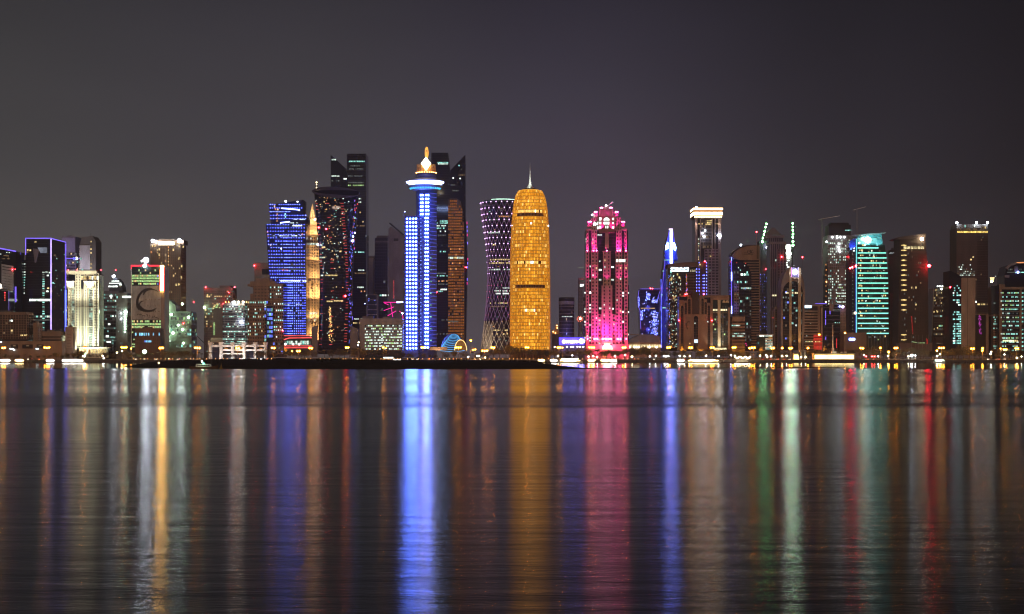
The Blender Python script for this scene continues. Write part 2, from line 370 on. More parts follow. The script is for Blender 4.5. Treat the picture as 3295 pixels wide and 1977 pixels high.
spit('sand_spit', (398,1890), [(398,1181),(470,1183),(600,1184.5),(760,1186),(900,1187),(1900,1187.5)],
     [(398,12),(470,55),(600,110),(1700,110),(1790,60),(1890,14)],
     [(398,.3),(430,1.0),(470,2.5),(540,3.4),(620,4.1),(800,4.75),(1000,4.5),(1300,4.0),(1500,3.9),(1640,3.7),(1700,3.3),(1760,2.4),(1820,1.2),(1890,.35)], sandm)
spit('sand_bar', (1860,2760), [(1860,1187.2),(2300,1185.5),(2600,1183.5),(2760,1182)], [(1860,14),(2400,12),(2700,8),(2760,3)], [(1860,.38),(2300,.34),(2700,.28),(2760,.05)], sandm, 160, 6)
mb = MB(); r2 = random.Random(5)
for i in range(260):
    u = r2.choice([r2.uniform(1600,1780), r2.uniform(460,1780), r2.uniform(1020,1100)]); y = 826+r2.uniform(6,60); s_ = r2.uniform(.15,.7)
    mb.octa(X(u,y), y, max(.2, 6-(interp(u,[(398,1180),(560,1162),(850,1156),(1560,1160.5),(1700,1163),(1780,1170)])-VH)*y/F)*min(1,(y-820)/28)+.05, s_)
put('spit_rocks', mb.mesh('spit_rocks', M('dark rock', (.03,.026,.024), .9)), label='dark rocks scattered over the low sand spit', category='rocks', kind='stuff')

# ------------------------------------------------------------------ buildings, left to right
lit_off = [(w_t,.05),(w_w,.06),(w_y,.03),(w_dim,.12)]
# 1 left edge tower with sloping violet roof line
b = B('glass_tower', 'dark tower at the left edge with a sloping violet neon roof line', 'tower', 10, 1960)
b.outline('tower_body', [(-90,783),(51,809),(51,1130),(-90,1130)], 1960, 1995, glassD)
b.outline('neon_strip', [(-90,781),(52,807.5),(52,811.5),(-90,785)], 1959.2, 1960-.01, n_blue)
b.outline('grey_infill', [(6,850),(44,857),(44,1130),(6,1130)], 1958.4, 1960-.01, M('grey metal cladding', (.42,.42,.45), .6))
for i in range(2): b.outline('louvre_slot', [(9,857+i*9),(36,862+i*9),(36,864.5+i*9),(9,860+i*9)], 1958.2, 1958.38, frameD)
for i in range(26):
    for j in range(7): b.bulk(b.X(11+j*4.3), 1958.3, b.Z(879+i*8.5+j*.7), 2.6*b.s, 1.8*b.s, frameD, .12)
for u, v in ((22,813),(30,813.5),(2,818)): b.panel('window', u, v, 4, 3, 1959.9, w_w)
for u, v in ((16,823),(24,824),(12,833),(27,833)): b.panel('window', u, v, 9, 3, 1959.9, w_dy)
b.outline('neon_strip', [(48.5,923),(53,923),(53,973),(48.5,973)], 1958.8, 1959.9, n_blue)
for v in (962,976,990,1003,1015): b.panel('window', 46, v, 7, 3, 1959.9, w_dim)
b.lamp('warning_light', 42, 868, 1957.5, 1.6, n_warn); b.lamp('warning_light', 51, 868, 1957.5, 1.3, n_warn); b.done()
b = B('low_block', 'small black block with a red upright sign at the left edge', 'building', 5, 1905)
b.box('block_body', -80, 26, 936, 1130, 1905, 1930, glassD)
for i in range(6): b.panel('sign_letter', 16, 942+i*5, 5-i*.4, 3.4, 1904.7, w_r if i else n_red)
b.box('roof_canopy', -60, 12, 925, 931, 1901, 1925, white)
b.lamp('floodlight', 3, 921, 1899, 7.5, E('soft white lamp', (1,.97,.8), 4), 12); b.done()
# 2 blue outlined tower
b = B('glass_tower', 'tall dark glass tower outlined in violet neon beside the cream floodlit hotel', 'tower', 140, 1990)
YB, DB = 1990, 62
ub = UC+(211-UC)*(YB+DB)/YB
b.box('tower_body', 82, ub, 771, 1135, YB, YB+DB, glassD)
b.outline('side_wing', [(82,835),(75,838),(73,880),(70,1135),(82,1135)], YB+3, YB+30, glassD)
fx0, fx1 = 82, ub
b.box('crown_frame', 82, ub, 767.5, 771, YB-.4, YB+DB, frameM)
b.outline('neon_strip', [(82,766),(ub+.5,766),(ub+.5,768.6),(82,768.6)], YB-1.2, YB-.42, n_blue)
b.outline('neon_strip', [(82,769),(84.2,769),(84.2,820),(82,820)], YB-1.2, YB-.42, n_blue)
b.outline('neon_strip', [(ub-3.2,769),(ub+.5,769),(ub+.5,1066),(ub-3.2,1066)], YB-1.2, YB-.42, E('bright violet neon', (.36,.26,1), 3.2, .2, .1))
b.add('neon_strip', MB().box(b.X(ub)+.02, b.X(ub)+.8, YB+DB-1.2, YB+DB+.4, b.Z(925), b.Z(773)), n_blue)
b.add('neon_strip', MB().box(b.X(ub)+.02, b.X(ub)+.8, YB, YB+DB, b.Z(769.6), b.Z(767.2)), n_blue)
mb = MB()
for i in range(40): mb.octa(b.X(ub)+.5, YB+DB-.6, b.Z(928+i*3.5), .75)
b.add('neon_beads', mb, n_led, kind='stuff')
mb = MB()
for j in range(44): mb.box(b.X(82)+.02, b.X(ub-3.3), YB-.22, YB, b.Z(776+j*8.2+.9), b.Z(776+j*8.2))
b.add('floor_band', mb, M('glazing bar', (.05,.055,.075), .4), kind='stuff')
b.outline('pale_reflection', [(121,797),(152,797),(152,815),(131,815)], YB-.5, YB-.24, E('pale glass reflection', (.62,.68,.85), .42, .5, .12))  # pale diamond reflection on the glass, painted as a glowing panel
b.outline('grey_reflection', [(106,800),(127,804),(116,846),(112,846)], YB-.5, YB-.24, lilac)  # grey part of the same painted reflection
for i in range(26): b.panel('window', 140, 877+i*7.4, 7, 4.4, YB-.3, rnd.choice([w_t,w_dim,w_w,w_dim]))
for u in range(98,164,7):
    b.panel('window', u, 966, 6.2, 7, YB-.3, w_W if rnd.random()<.7 else w_w)
    if u > 104: b.panel('window', u, 1019, 6, 6, YB-.3, rnd.choice([w_t,w_w,w_dim])); b.panel('window', u, 1030, 6, 5, YB-.3, w_dim)
for u,v,m in ((114,779,w_y),(90,805,w_y),(97,806,w_y),(88,812,w_dy),(150,876,w_w),(160,878,w_w),(153,938,w_W),(165,938,w_y),(155,928,w_y),(168,850,w_dy),(176,822,w_dy),(154,887,w_w),(170,911,w_t)): b.panel('window', u, v, 6.5, 5, YB-.3, m)
for i in range(12): b.panel('window', 78.5-(i*.4), 850+i*8.5, 6, 3.6, YB+2.6, rnd.choice([w_t,w_t,w_w,w_dim]))
for i in range(28): b.bulk(b.X(ub)+.1, YB+rnd.uniform(8,DB-4), b.Z(rnd.uniform(790,1060)), 0, 3*b.s, rnd.choice([w_dim,w_dy,w_t]), .14, 4)
b.done()
# 3 hazy tower behind
b = tower('office_tower', 'hazy violet grey tower behind the neon outlined one', 200, 262, 763, 2180, 30, glassP, lilac, (8,30,.86,.55), 812, lit=[(w_b,.04),(w_dim,.12),(w_y,.04)], vb=1100)
b.box('blank_crown', b.u0, b.u1, 766, 811, 2178.6, 2179.9, M('violet grey metal', (.34,.30,.46), .6)); 
b.box('violet_band', 213, 262, 832, 834, 2178.6, 2179.3, n_blue); b.panel('window', 240, 833, 8, 9, 2179, w_b); b.panel('window', 247, 833, 8, 8, 2179, w_W); b.done()
b = B('office_tower', 'slab tower with a white upper panel and sloping dark cap left of the cream hotel roof', 'tower', 285, 2120)
b.outline('tower_body', [(257,790),(262,763),(298,760),(308,776),(308,1110),(257,1110)], 2120, 2150, concreteD)
b.box('white_panel', 256, 290, 790, 868, 2118.8, 2119.9, M('pale grey render', (.62,.60,.66), .75))
for i in range(8):
    b.box('balcony', 252, 258, 800+i*12, 803+i*12, 2118.5, 2124, frameD)
for v in range(778,868,12): b.panel('window', 293, v, 4, 5, 2119.9, rnd.choice([w_dy,w_y,w_dim]))
b.box('antenna', 285, 285.8, 748, 761, 2130, 2130.4, frameD)
for u,v in ((262,833),(250,844),(266,868)): b.panel('window', u, v, 5, 5, 2118.6, w_t)
b.spot(273, 900, 2085, 273, 825, 2118, (.9,.88,1), 42000, 80, 2); b.spot(236, 880, 2120, 236, 790, 2178, (.62,.55,1), 60000, 80, 2)  # added spots without fittings brighten the white panel and violet crown
b.done()
# 4 cream floodlit hotel
YC = 1900
b = B('hotel_tower', 'cream stone hotel tower floodlit white from its base with a flared cornice', 'hotel', 276, YC)
k = (YC+34)/YC; uf = UC+(333-UC)*k
b.box('tower_body', 221, uf, 880, 1140, YC, YC+34, glassD)
creamw = M('pale cream stone', (.66,.62,.50), .8)
def pier(b, u0, u1, v0, v1, y, d, mat, cols=1, rows=20, wf=.5, hf=.5, lit=(), relief=.6, name='pier', off=None, **kw):
    b.box(name, u0, u1, v0, v1, y-d+relief, y+.01, glassD)
    grid(b, u0, u1, v0, v1, y-d+relief, cols, rows, wf, hf, mat, relief, lit=lit, off=off, pname='pier_facade', **kw)
pier(b, 244, 262, 880, 1120, YC, 2.4, creamw, 2, 28, .45, .5, [(w_y,.03)], off=w_off)
pier(b, 271, 283, 880, 1120, YC, 2.4, creamw, 1, 28, .36, .5, off=w_off)
pier(b, 301, 313, 880, 1120, YC, 2.4, creamw, 1, 28, .36, .5, off=w_off)
pier(b, 320, uf, 880, 1120, YC, 2.4, creamw, 1, 28, .3, .5, off=w_off)
pier(b, 220, 228, 915, 1120, YC, 2, creamw, 1, 20, .3, .5)
mb = MB()
for u in (263,267,284,299,314,318,229,241): mb.box(b.X(u), b.X(u+1.6), YC-1.3, YC, b.Z(1120), b.Z(930))
b.add('mullion', mb, creamw)
grid(b, 286, 299, 925, 1118, YC, 4, 26, .85, .75, M('pale curtain wall bars', (.42,.46,.42), .5), .35, lit=[(w_t,.25),(w_w,.12),(w_dim,.3)], rowset={11:3,12:2.5})
grid(b, 229, 241, 925, 1118, YC, 3, 26, .85, .75, M('pale curtain wall bars', (.42,.46,.42), .5), .35, lit=[(w_t,.2),(w_w,.1),(w_dim,.3)])
grid(b, 263, 320, 888, 902, YC-2.6, 7, 1, .6, .8, creamw, .5, lit=[(w_y,.7),(w_W,.2)], row=(1,))
for v0_, v1_, e in ((872,875,4.2),(875,878,3.4),(878,884,2.6),(1050,1052.5,3.0),(990,992,2.9)): b.add('cornice' if v0_<900 else 'string_course', MB().box(b.X(219.5)-e*.4, b.X(uf)+e*.4, YC-e-.2, YC+.9, b.Z(v1_), b.Z(v0_)), creamw)
for (a, c) in ((220,240),(275,310)):
    n_ = int((c-a)/5); 
    b.add('balcony_arcade', MB().box(b.X(a), b.X(c), YC-5.2, YC-2.5, b.Z(929), b.Z(926)), creamw)
    b.add('balcony_roof', MB().box(b.X(a-3), b.X(c+3), YC-6.4, YC-2.5, b.Z(908), b.Z(905.5)), creamw)
    for i in range(n_+1): b.add('arcade_column', MB().box(b.X(a+(c-a)*i/n_)-.5, b.X(a+(c-a)*i/n_)+.5, YC-5, YC-4, b.Z(926), b.Z(908)), creamw)
    b.spot((a+c)/2, 924, YC-8, (a+c)/2, 900, YC-3, (1,.9,.72), 32000, 120, 2)
for u in (252,276,300,322): b.spot(u, 1126, YC-38, u, 1020, YC, (.93,1,.76), 80000, 110, 1.2)
for u in (232,262,292,327): b.spot(u, 1110, YC-9, u, 1060, YC, (.86,1,.70), 7000, 120, 1.2)
for u in (240,280,318): b.spot(u, 990, YC-26, u, 890, YC-2, (1,.93,.70), 60000, 90, 1.5)
for u in (222,250,327): b.lamp('warning_light', u, 870, YC-3, 1.6, n_warn)
sidegrid(b, b.X(uf), YC+.2, YC+33, 1, 884, 1120, 28, .5, 6, .4, creamw, .5, [(w_w,.05)])
b.box('entrance_canopy', 255, 360, 1118, 1121, YC-14, YC-4, creamw); b.box('lobby', 262, 352, 1121.2, 1152, YC-10, YC-4, creamw)
for i in range(12): b.panel('lobby_window', 266+i*7.3, 1131, 5, 13, YC-10.1, rnd.choice([w_y,w_o,E('bright lobby', (1,.70,.32), 2.6, .3)]))
b.lamp('floodlight', 316, 1146, YC-60, 4, n_white); b.lamp('floodlight', 318, 1139, YC-60, 2.4, E('green floodlight', (.5,1,.45), 18, 0, 1, True))
b.done()
# 5 teal construction tower
b = tower('construction_tower', 'unfinished tower with a white starry work light on its stepped top beside the cream hotel', 334, 398, 938, 2010, 26, glassG, frameM, (9,20,.85,.6), 944, lit=[(w_t,.10),(w_dim,.25),(w_W,.03)], roof=False)
b.outline('stepped_top', [(350,938),(352,916),(358,902),(366,896),(376,896),(384,905),(392,922),(394,938)], 2012, 2030, frameD)
for v,(a,c) in ((905,(360,384)),(912,(352,392)),(922,(350,380)),(917,(384,392))):
    for u in range(a, c, 5): b.panel('work_light', u, v, 4.4, 3.2 if v!=922 else 5, 2011.7, w_W)
b.lamp('work_lamp', 367, 890, 2008, 4.6, n_white); b.lamp('warning_light', 369, 869, 2015, 1.5, n_warn); b.box('antenna', 368.6, 369.3, 870, 897, 2015, 2015.5, frameD)
for u,v,r in ((358,953,4),(352,1044,3.2),(346,1083,4),(347,1101,3),(354,1101,3)): b.panel('work_light', u, v, r*2.3, r*1.6, 2008.8, w_W)
b.done()
b = tower('construction_tower', 'bare dark concrete frame with a column of bright green work lights left of the mural building', 374, 424, 945, 1965, 24, concreteD, concreteD, (6,14,.7,.6), 950, lit=[(w_dim,.1),(w_t,.05)], roof=False)
for i in range(8): b.lamp('work_lamp', 404-(i%2), 1012+i*8, 1963, 1.6, E('mint work lamp', (.6,1,.75), 60, 0, 1, True))
b.lamp('work_lamp', 407, 1004, 1962, 4, E('mint work lamp', (.6,1,.75), 16)); b.lamp('work_lamp', 391,1009,1962,1.8,n_white); b.lamp('work_lamp', 391,1027,1962,1.8,n_white)
for u in range(398,424,5): b.panel('work_light', u, 956, 4.6, 7, 1962, w_W)
b.done()
# 6 brown office front left
b = tower('office_block', 'low brown office block with a deep window grid at the left edge', -60, 107, 1006, 1830, 26, glassK, brown, (17,10,.78,.74), 1013, vb=1092, lit=[(w_y,.012),(w_dy,.03)], off=None)
b.panel('window', 37, 1032, 11, 6, 1829.9, w_W); b.panel('window', 70, 1079, 8, 5, 1829.9, w_y); b.panel('window', 82, 1079, 10, 5, 1829.9, w_y); b.done()
b = tower('office_block', 'stepped brown stair block beside the low office on the left', 107, 136, 1041, 1835, 20, brownD, brown, (3,7,.4,.5), 1052, vb=1110)
b.done()
b = tower('car_park', 'long low brown building with dark horizontal strips below the neon outlined tower', 130, 212, 1068, 1850, 20, glassK, brown, (1,4,1,.42), 1080, vb=1120, side=False); b.done()
b = tower('stair_block', 'narrow pale brown block at the foot of the cream hotel', 210, 247, 1054, 1853, 16, brown, brownL, (1,5,.55,.3), 1072, vb=1120, side=False); b.done()
b = B('podium', 'low podium with dim openings in front of the brown office on the left', 'building', 90, 1815)
b.box('podium_wall', -60, 200, 1098, 1160, 1815, 1829, brown)
for a,c in ((35,58),(72,106),(118,140)): b.box('opening', a, c, 1109, 1122, 1814.7, 1814.98, glassK); b.panel('window', (a+c)/2, 1113, 9, 4, 1814.6, w_dy)
for u,v,w in ((40,1123,13),(122,1123,9),(4,1101,9),(48,1127,6)): b.panel('shop_light', u, v, w, 4, 1812, E('cyan white lamp', (.75,.95,1), 3.5))
b.done()
# 7 mural building
YM = 1880
b = B('office_tower', 'office tower with a grey brushwork mural and red neon roof line', 'tower', 474, YM)
b.box('tower_body', 423, 519, 856, 1135, YM, YM+24, glassG)
grid(b, 424, 518, 866, 918, YM, 18, 6, .93, .72, frameD, .3, lit=[(w_g,.8),(w_y,.2)], rowset={0:.1,1:.12,2:1.0,3:1.3,4:1.2,5:.5}, cap=400)
grid(b, 424, 518, 1030, 1058, YM, 18, 3, .93, .72, frameD, .3, lit=[(w_g,.7),(w_y,.3)], rowset={0:.5,1:1.3,2:.9}, cap=400)
grid(b, 424, 434, 1058, 1120, YM, 2, 8, .85, .6, frameD, .3, lit=[(w_g,.4)])
b.box('side_pier', 519, 530, 856, 1130, YM-.6, YM+24, M('warm grey pier', (.32,.25,.24), .8))
b.box('edge_pier', 422, 424, 856, 1135, YM-.7, YM-.01, M('pale edge trim', (.7,.7,.66), .6))
msh = b.box('mural_sheet', 424.5, 518, 920, 1029, YM-.6, YM-.36, M('grey printed mural sheet', (.40,.40,.41), .8, 0, .3, .25))
mb = MB()
def stroke(mb, pts, w0, w1, y):
    for i in range(len(pts)-1):
        t = i/(len(pts)-1); w = (w0+(w1-w0)*t) * (1 if 0 < i < len(pts)-2 else .6); (a,c),(d,e) = pts[i], pts[i+1]
        dx, dz = d-a, e-c; q = math.hypot(dx,dz); nx, nz = -dz/q*w/2, dx/q*w/2
        mb.slab([(b.X(a+nx),b.Z(c+nz)),(b.X(d+nx),b.Z(e+nz)),(b.X(d-nx),b.Z(e-nz)),(b.X(a-nx),b.Z(c-nz))], y-.1-i*.002, y-i*.002)
def arc(cu, cv, ru, rv, a0, a1, n=14): return [(cu+ru*math.cos(R(a0+(a1-a0)*i/n)), cv+rv*math.sin(R(a0+(a1-a0)*i/n))) for i in range(n+1)]
ms_ = 0; stroke(mb, arc(482,975,40,45,150,290,16), 9, 5, YM-.62); stroke(mb, arc(478,972,34,30,160,40,12), 12, 4, YM-.66)
stroke(mb, arc(488,950,26,18,180,330,10), 6, 2, YM-.70); stroke(mb, arc(462,985,14,16,90,280,8), 6, 3, YM-.74)
for i in range(9): stroke(mb, arc(446+i*8,1016+(i%3)*2,5,5,180+i*30,360+i*20,5), 2.4, 1.2, YM-.62)
b.add('brush_strokes', mb, M('black mural paint', (.02,.02,.022), .7), parent=msh, kind='stuff')
for u in range(440,516,6):
    for v in (965,985,1003): 
        if rnd.random()<.45 and u > 462: b.bulk(b.X(u), YM-.68, b.Z(v), 4.5*b.s, 2.4*b.s, w_dy)
b.box('neon_strip', 422, 457, 853.5, 858, YM-1.4, YM-.75, n_red); b.box('neon_strip', 479, 515, 853.5, 858, YM-1.4, YM-.75, n_red); b.box('neon_strip', 457, 479, 851, 853.3, YM-1.4, YM-.75, n_red)
b.box('neon_strip', 422, 424.4, 858, 866, YM-1.4, YM-.75, n_red)
b.box('light_column', 517, 527, 855, 936, YM-2.2, YM-.65, E('yellow white light column', (1,.55,.13), 70, .2, .1, True), label='bright yellow white light column on the corner')
b.box('neon_strip', 527.2, 529.5, 860, 940, YM-1.6, YM-.65, n_red); b.box('neon_strip', 514.5, 516.8, 868, 936, YM-1.6, YM-.65, n_red)
b.lamp('roof_lamp', 470, 838, YM-1, 8.5, E('glaring roof lamp', (.80,.82,1), 75, 0, 1, True), 12); b.lamp('roof_lamp', 467, 856, YM-3, 5, n_white); b.box('lamp_mast', 469, 471, 846, 856, YM+1, YM+1.6, frameM); b.lamp('roof_lamp', 455, 840, YM+2, 2.5, n_white)
b.box('antenna', 436.5, 437.2, 845, 856, YM+5, YM+5.4, frameM)
for u,v in ((508,889),(508,914)): b.panel('blue_light', u, v, 3, 6, YM-.4, w_b)
b.done()
b = tower('low_block', 'dark brown arched block with cyan windows in front of the mural building', 434, 527, 1059, 1845, 18, brownD, M('maroon brown stone', (.15,.09,.075), .8), (13,6,.5,.62), 1064, vb=1135, lit=[(E('cyan lit window', (.25,.7,1), 1.3, .5),.0)], side=False)
for u in (434+4,450,455,460,466,472,479,494,513,437): b.panel('window', u, 1076, 3.6, 9, 1844.1, E('cyan lit window', (.3,.75,1), 1.5, .5))
for i in range(5): b.panel('window', 467+i*4.6, 1099, 4, 6, 1844.1, w_b if i==0 else MATS['cyan lit window'])
b.done()
# 8 brown tall tower with a white lit crown
YT = 2060
b = tower('apartment_tower', 'tall brown apartment tower with a glaring white crown strip', 484, 598, 786, YT, 34, brownD, M('rust brown stone', (.21,.135,.09), .85), (15,34,.36,.55), 792, vb=1080, lit=[(w_y,.06),(w_o,.03),(w_dim,.03)], roof=False, ind=True, cap=70)
b.box('upper_storey', 492, 590, 772, 786.3, YT+3, YT+28, MATS['rust brown stone'])
b.box('crown_frame', 512, 558, 770, 772, YT-1, YT+20, brownL)
b.box('crown_light', 510, 561, 779, 789, YT-1.4, YT-.6, E('white crown strip', (1,.95,.78), 9, .1, .1, True))
for u,v,r in ((493,776,5),(503,778,3.6),(578,775,6),(586,778,3)): b.lamp('floodlight', u, v, YT-3, r, n_white)
for u in (540,543): b.box('rib', u-8, u-6.6, 800, 1080, YT-1.5, YT-.52, brownL)
for i in range(24): b.panel('window', 542, 796+i*9.4, 3.2, 4.5, YT-.7, w_y if i%2 else w_o)
for u,v,m in ((491,792,w_y),(500,791,w_y),(513,803,w_y),(577,793,w_y),(590,795,w_y),(558,804,w_y),(585,857,w_y),(567,917,w_y),(575,916,w_y),(584,893,w_y),(487,812,w_o),(513,820,w_y),(561,780,w_y),(566,786,w_y),(574,782,w_y),(533,821,w_y),(576,833,w_y),(559,888,w_y),(533,840,w_o)): b.panel('window', u, v, 4, 7, YT-.75, m)
b.done()
# 9 construction building with green and white lights
b = tower('construction_building', 'unfinished concrete building scattered with green white work lights right of the mural building', 528, 632, 1004, 1930, 30, concreteD, M('raw concrete', (.15,.17,.16), .85), (13,9,.8,.68), 1006, vb=1120, lit=[(w_dim,.25),(w_g,.06),(w_t,.06)], roof=False)
b.outline('raised_frame', [(528,1004),(528,975),(545,965),(565,985),(565,1004)], 1931, 1955, concreteD)
gl = E('mint floodlight', (.60,1,.58), 45, 0, 1, True)
for u,v,r in ((538,990,7),(534,1022,4.5),(553,1013,4.5),(589,979,4.2),(609,1022,4.4),(576,1047,4),(540,1058,5),(540,1071,5),(540,1087,5),(559,1072,4.6),(590,1062,4.4),(592,1105,3.4),(534,1042,2.6),(534,980,2.6),(531,1003,3)): b.lamp('work_lamp', u, v, 1926, r*.8, gl)
b.lamp('floodlight', 566, 1134, 1765, 5.5, gl)
for u in range(534,552,5): b.panel('work_light', u, 1098, 4, 3, 1929, w_W)
b.lamp('warning_light', 586, 966, 2000, 1.3, n_warn); b.lamp('warning_light', 591, 1041, 1928, 1.6, n_warn)
b.done()
b = B('tower_crane', 'thin dark crane jib leaning above the trees left of the grey brown block', 'crane', 660, 1935)
b.add('jib', MB().tube((b.X(632),1935,b.Z(1080)),(b.X(665),1935,b.Z(1112)),.45), frameD); b.add('mast', MB().box(b.X(663),b.X(665),1934.6,1935.6,G,b.Z(1110)), frameD)
# 10 grey brown tower
b = tower('apartment_tower', 'grey brown apartment block with red lights on both roof corners', 656, 761, 928, 2090, 30, brownD, M('dusky stone', (.22,.17,.155), .85), (14,25,.5,.5), 934, vb=1135, lit=[(w_dim,.08),(w_y,.05),(w_t,.03),(w_o,.03)], roof=False)
b.box('roof_house', 704, 740, 919, 929, 2095, 2110, concreteD)
for u,v in ((664,925),(757,925),(720,979)): b.lamp('warning_light', u, v, 2086, 2.2, n_warn)
b.box('strip_frame', 686, 716, 980, 1086, 2087, 2089, M('grey fins', (.3,.3,.26), .7))
for i in range(9): b.box('fin', 687+i*3.3, 688+i*3.3, 988, 1086, 2086, 2086.98, concrete)
for u in range(662,690,6):
    for v in (950,955,998,1020): 
        if rnd.random()<.6: b.panel('window', u, v, 4, 5, 2089.3, w_y)
for i in range(14): b.panel('window', 695+rnd.uniform(-8,14), 978+i*1.2, 4, 4, 2085.8, rnd.choice([w_g,w_y]))
for i in range(10): b.panel('window', 691, 1040+i*4, 5, 3, 2085.8, w_g)
b.lamp('floodlight', 660, 990, 2086, 3.6, gl); b.lamp('warning_light', 738, 942, 2086, 1.4, n_warn)
b.done()
# 11 glass building with lit rows and lamps on the roof
b = tower('office_tower', 'mid height glass office with orange and white lamps along its roof', 717, 800, 979, 2000, 30, glassB, M('pale grey band', (.27,.26,.27), .7), (14,17,.9,.5), 983, vb=1120, lit=[(w_t,.28),(w_w,.22),(w_dim,.3)], row=(.1,.3,.6,1,1.6,2.4), rowset={5:.1,6:.15,7:.1,3:.2}, cap=160)
for u,m in ((752,n_white),(757,n_white),(769,n_warmw),(784,n_warmw),(738,sodiumS),(728,sodiumS),(795,sodiumS)): b.lamp('roof_lamp', u, 973, 1996, 3.4 if m in (n_white,n_warmw) else 1.8, m)
b.lamp('floodlight', 778, 1038, 1997, 4.2, n_white); b.done()
# 12 big brown stepped building with the core behind
b = tower('concrete_core', 'bare grey concrete core rising behind the brown stepped hotel', 818, 872, 846, 2040, 20, concreteD, None, None, vb=1100, roof=False)
b.box('core_opening', 843, 868, 866, 884, 2039.5, 2039.98, glassD); b.box('mast', 819.6, 820.8, 850, 900, 2036, 2036.5, frameM); b.lamp('warning_light', 820, 856, 2036, 2.6, n_warn)
b = B('hotel_tower', 'brown stepped hotel with arched windows left of the blue dotted tower', 'hotel', 855, 1905)
hb = M('warm brown stone', (.30,.205,.15), .85)
b.box('tower_body', 815, 912, 914, 1150, 1905, 1935, glassD); b.box('upper_block', 822, 868, 896, 914.2, 1908, 1930, hb)
b.box('lower_wing', 797, 815, 984, 1150, 1907, 1930, glassD); b.box('mid_wing', 804, 815.1, 945, 984.2, 1908, 1930, hb)
for v,w in ((898,40),(906,48)):
    b.box('attic_step', 845-w, 912 if w>45 else 885, v+8, v+16, 1904, 1934, hb)
L1 = [(w_t,.12),(w_w,.10),(w_y,.02)]
grid(b, 797, 851, 968, 1128, 1905, 10, 14, .52, .5, hb, .6, lit=L1, off=w_off, cap=260)
grid(b, 815, 866, 916, 968, 1905, 11, 5, .42, .5, hb, .6, lit=[(w_dim,.04)], off=w_off, cap=260)
grid(b, 851, 868, 968, 1100, 1905, 3, 12, .95, .8, hb, .4, lit=[(w_t,.25),(w_b,.08),(w_w,.15)], cap=260)
grid(b, 868, 912, 920, 1100, 1905, 7, 17, .62, .5, hb, .6, lit=[(w_t,.22),(w_w,.15),(w_dim,.1)], cap=320)
b.outline('glazed_dome', [(872+6*math.cos(R(a))*1.9-2, 992-8*math.sin(R(a))) for a in range(0,181,20)] + [(858,1100),(882,1100)], 1902, 1904.3, glassB)
for i in range(7):
    for j in range(3): b.panel('window', 864+j*6, 998+i*14, 4.6, 9, 1901.9, rnd.choice([w_b,w_dim,w_t,w_b]))
grid(b, 868, 912, 1100, 1140, 1905, 5, 3, .6, .6, hb, .6, lit=[(w_dim,.2),(w_b,.15)], off=w_off, cap=360)
for v in (968,984): b.box('string_course', 797, 912, v-1.2, v+1.2, 1904, 1904.38, brownL)
b.lamp('warning_light', 912, 1065, 1900, 2, n_warn); b.done()
# low white floodlit podium with T shaped piers
b = B('white_pavilion', 'low white floodlit pavilion with flared piers behind the palms', 'building', 765, 1850)
pw = M('white painted concrete', (.78,.76,.73), .7)
b.box('pavilion_body', 676, 850, 1108, 1156, 1850, 1866, glassD)
for v0_,v1_ in ((1110,1117),(1124,1130),(1137,1141)): b.box('beam', 676 if v0_<1120 else 715, 856 if v0_<1135 else 790, v0_, v1_, 1846, 1850-.02, pw)
for u in (679,713,750,787,823,856): b.outline('flared_pier', [(u-7,1102),(u+7,1102),(u+6,1108),(u+4,1113),(u+4,1155),(u-4,1155),(u-4,1113),(u-6,1108)], 1844, 1849.9, pw)
b.box('pale_sign_panel', 677, 716, 1087, 1101, 1852, 1853, M('green grey panel', (.32,.38,.33), .6))
for u in (700,732,765,768,800,830): b.spot(u, 1160, 1828, u, 1120, 1850, (1,.97,.93), 100000 if u in (765,768) else 65000, 120, 1.5)
for u,v in ((725,1121),(730,1122),(838,1122),(842,1122)): b.panel('window', u, v, 5, 4, 1849.8, w_o)
# 13 blue dotted tower
YD = 1970
b = B('blue_dotted_tower', 'twisting dark tower covered in rows of small blue lights left of the golden spire', 'tower', 920, YD)
b.outline('lower_body', [(868,885),(985,885),(986,1120),(872,1120)], YD, YD+34, glassB)
b.outline('middle_body', [(856,723),(986,722),(985,885.2),(867,885.2)], YD-3, YD+34, glassB)
b.outline('upper_body', [(866,660),(918,652),(976,644),(975,690),(989,700),(987,722.2),(872,723.2)], YD-1, YD+30, glassB)
mb = MB(); mb2 = MB()
def dotline(u0, u1, v, n, y, r=.72, jit=0):
    for i in range(n):
        u = u0+(u1-u0)*(i+.5)/n
        if rnd.random() < .93: mb.octa(b.X(u), y-.5, b.Z(v+rnd.uniform(-jit,jit)), r*rnd.uniform(.65,1.1))
for v in (659,670): dotline(867, 975, v, 15, YD-1)
for v in (682,694,704): dotline(868, 988 if v>685 else 935, v, 14, YD-1)
v = 724
while v < 885:
    t = (v-723)/162; dotline(858+9*t, 984, v, 15, YD-3); 
    if v > 760: dotline(915, 936, v, 6, YD-3, .5)
    v += 10.6
while v < 1082:
    dotline(870, 985, v, 17, YD); dotline(915, 940, v+.2, 7, YD, .5); v += 8.2
b.add('led_point', mb, n_led, kind='stuff')
b.outline('light_bar', [(907,669.5),(957,674),(957,677),(907,672.5)], YD-1.7, YD-1.05, n_bluew); b.outline('light_bar', [(959,674.5),(965,675),(965,679),(959,678)], YD-1.7, YD-1.05, n_bluew); b.outline('light_bar', [(902,716.5),(932,713),(932,716),(902,719.5)], YD-1.7, YD-1.05, n_bluew)
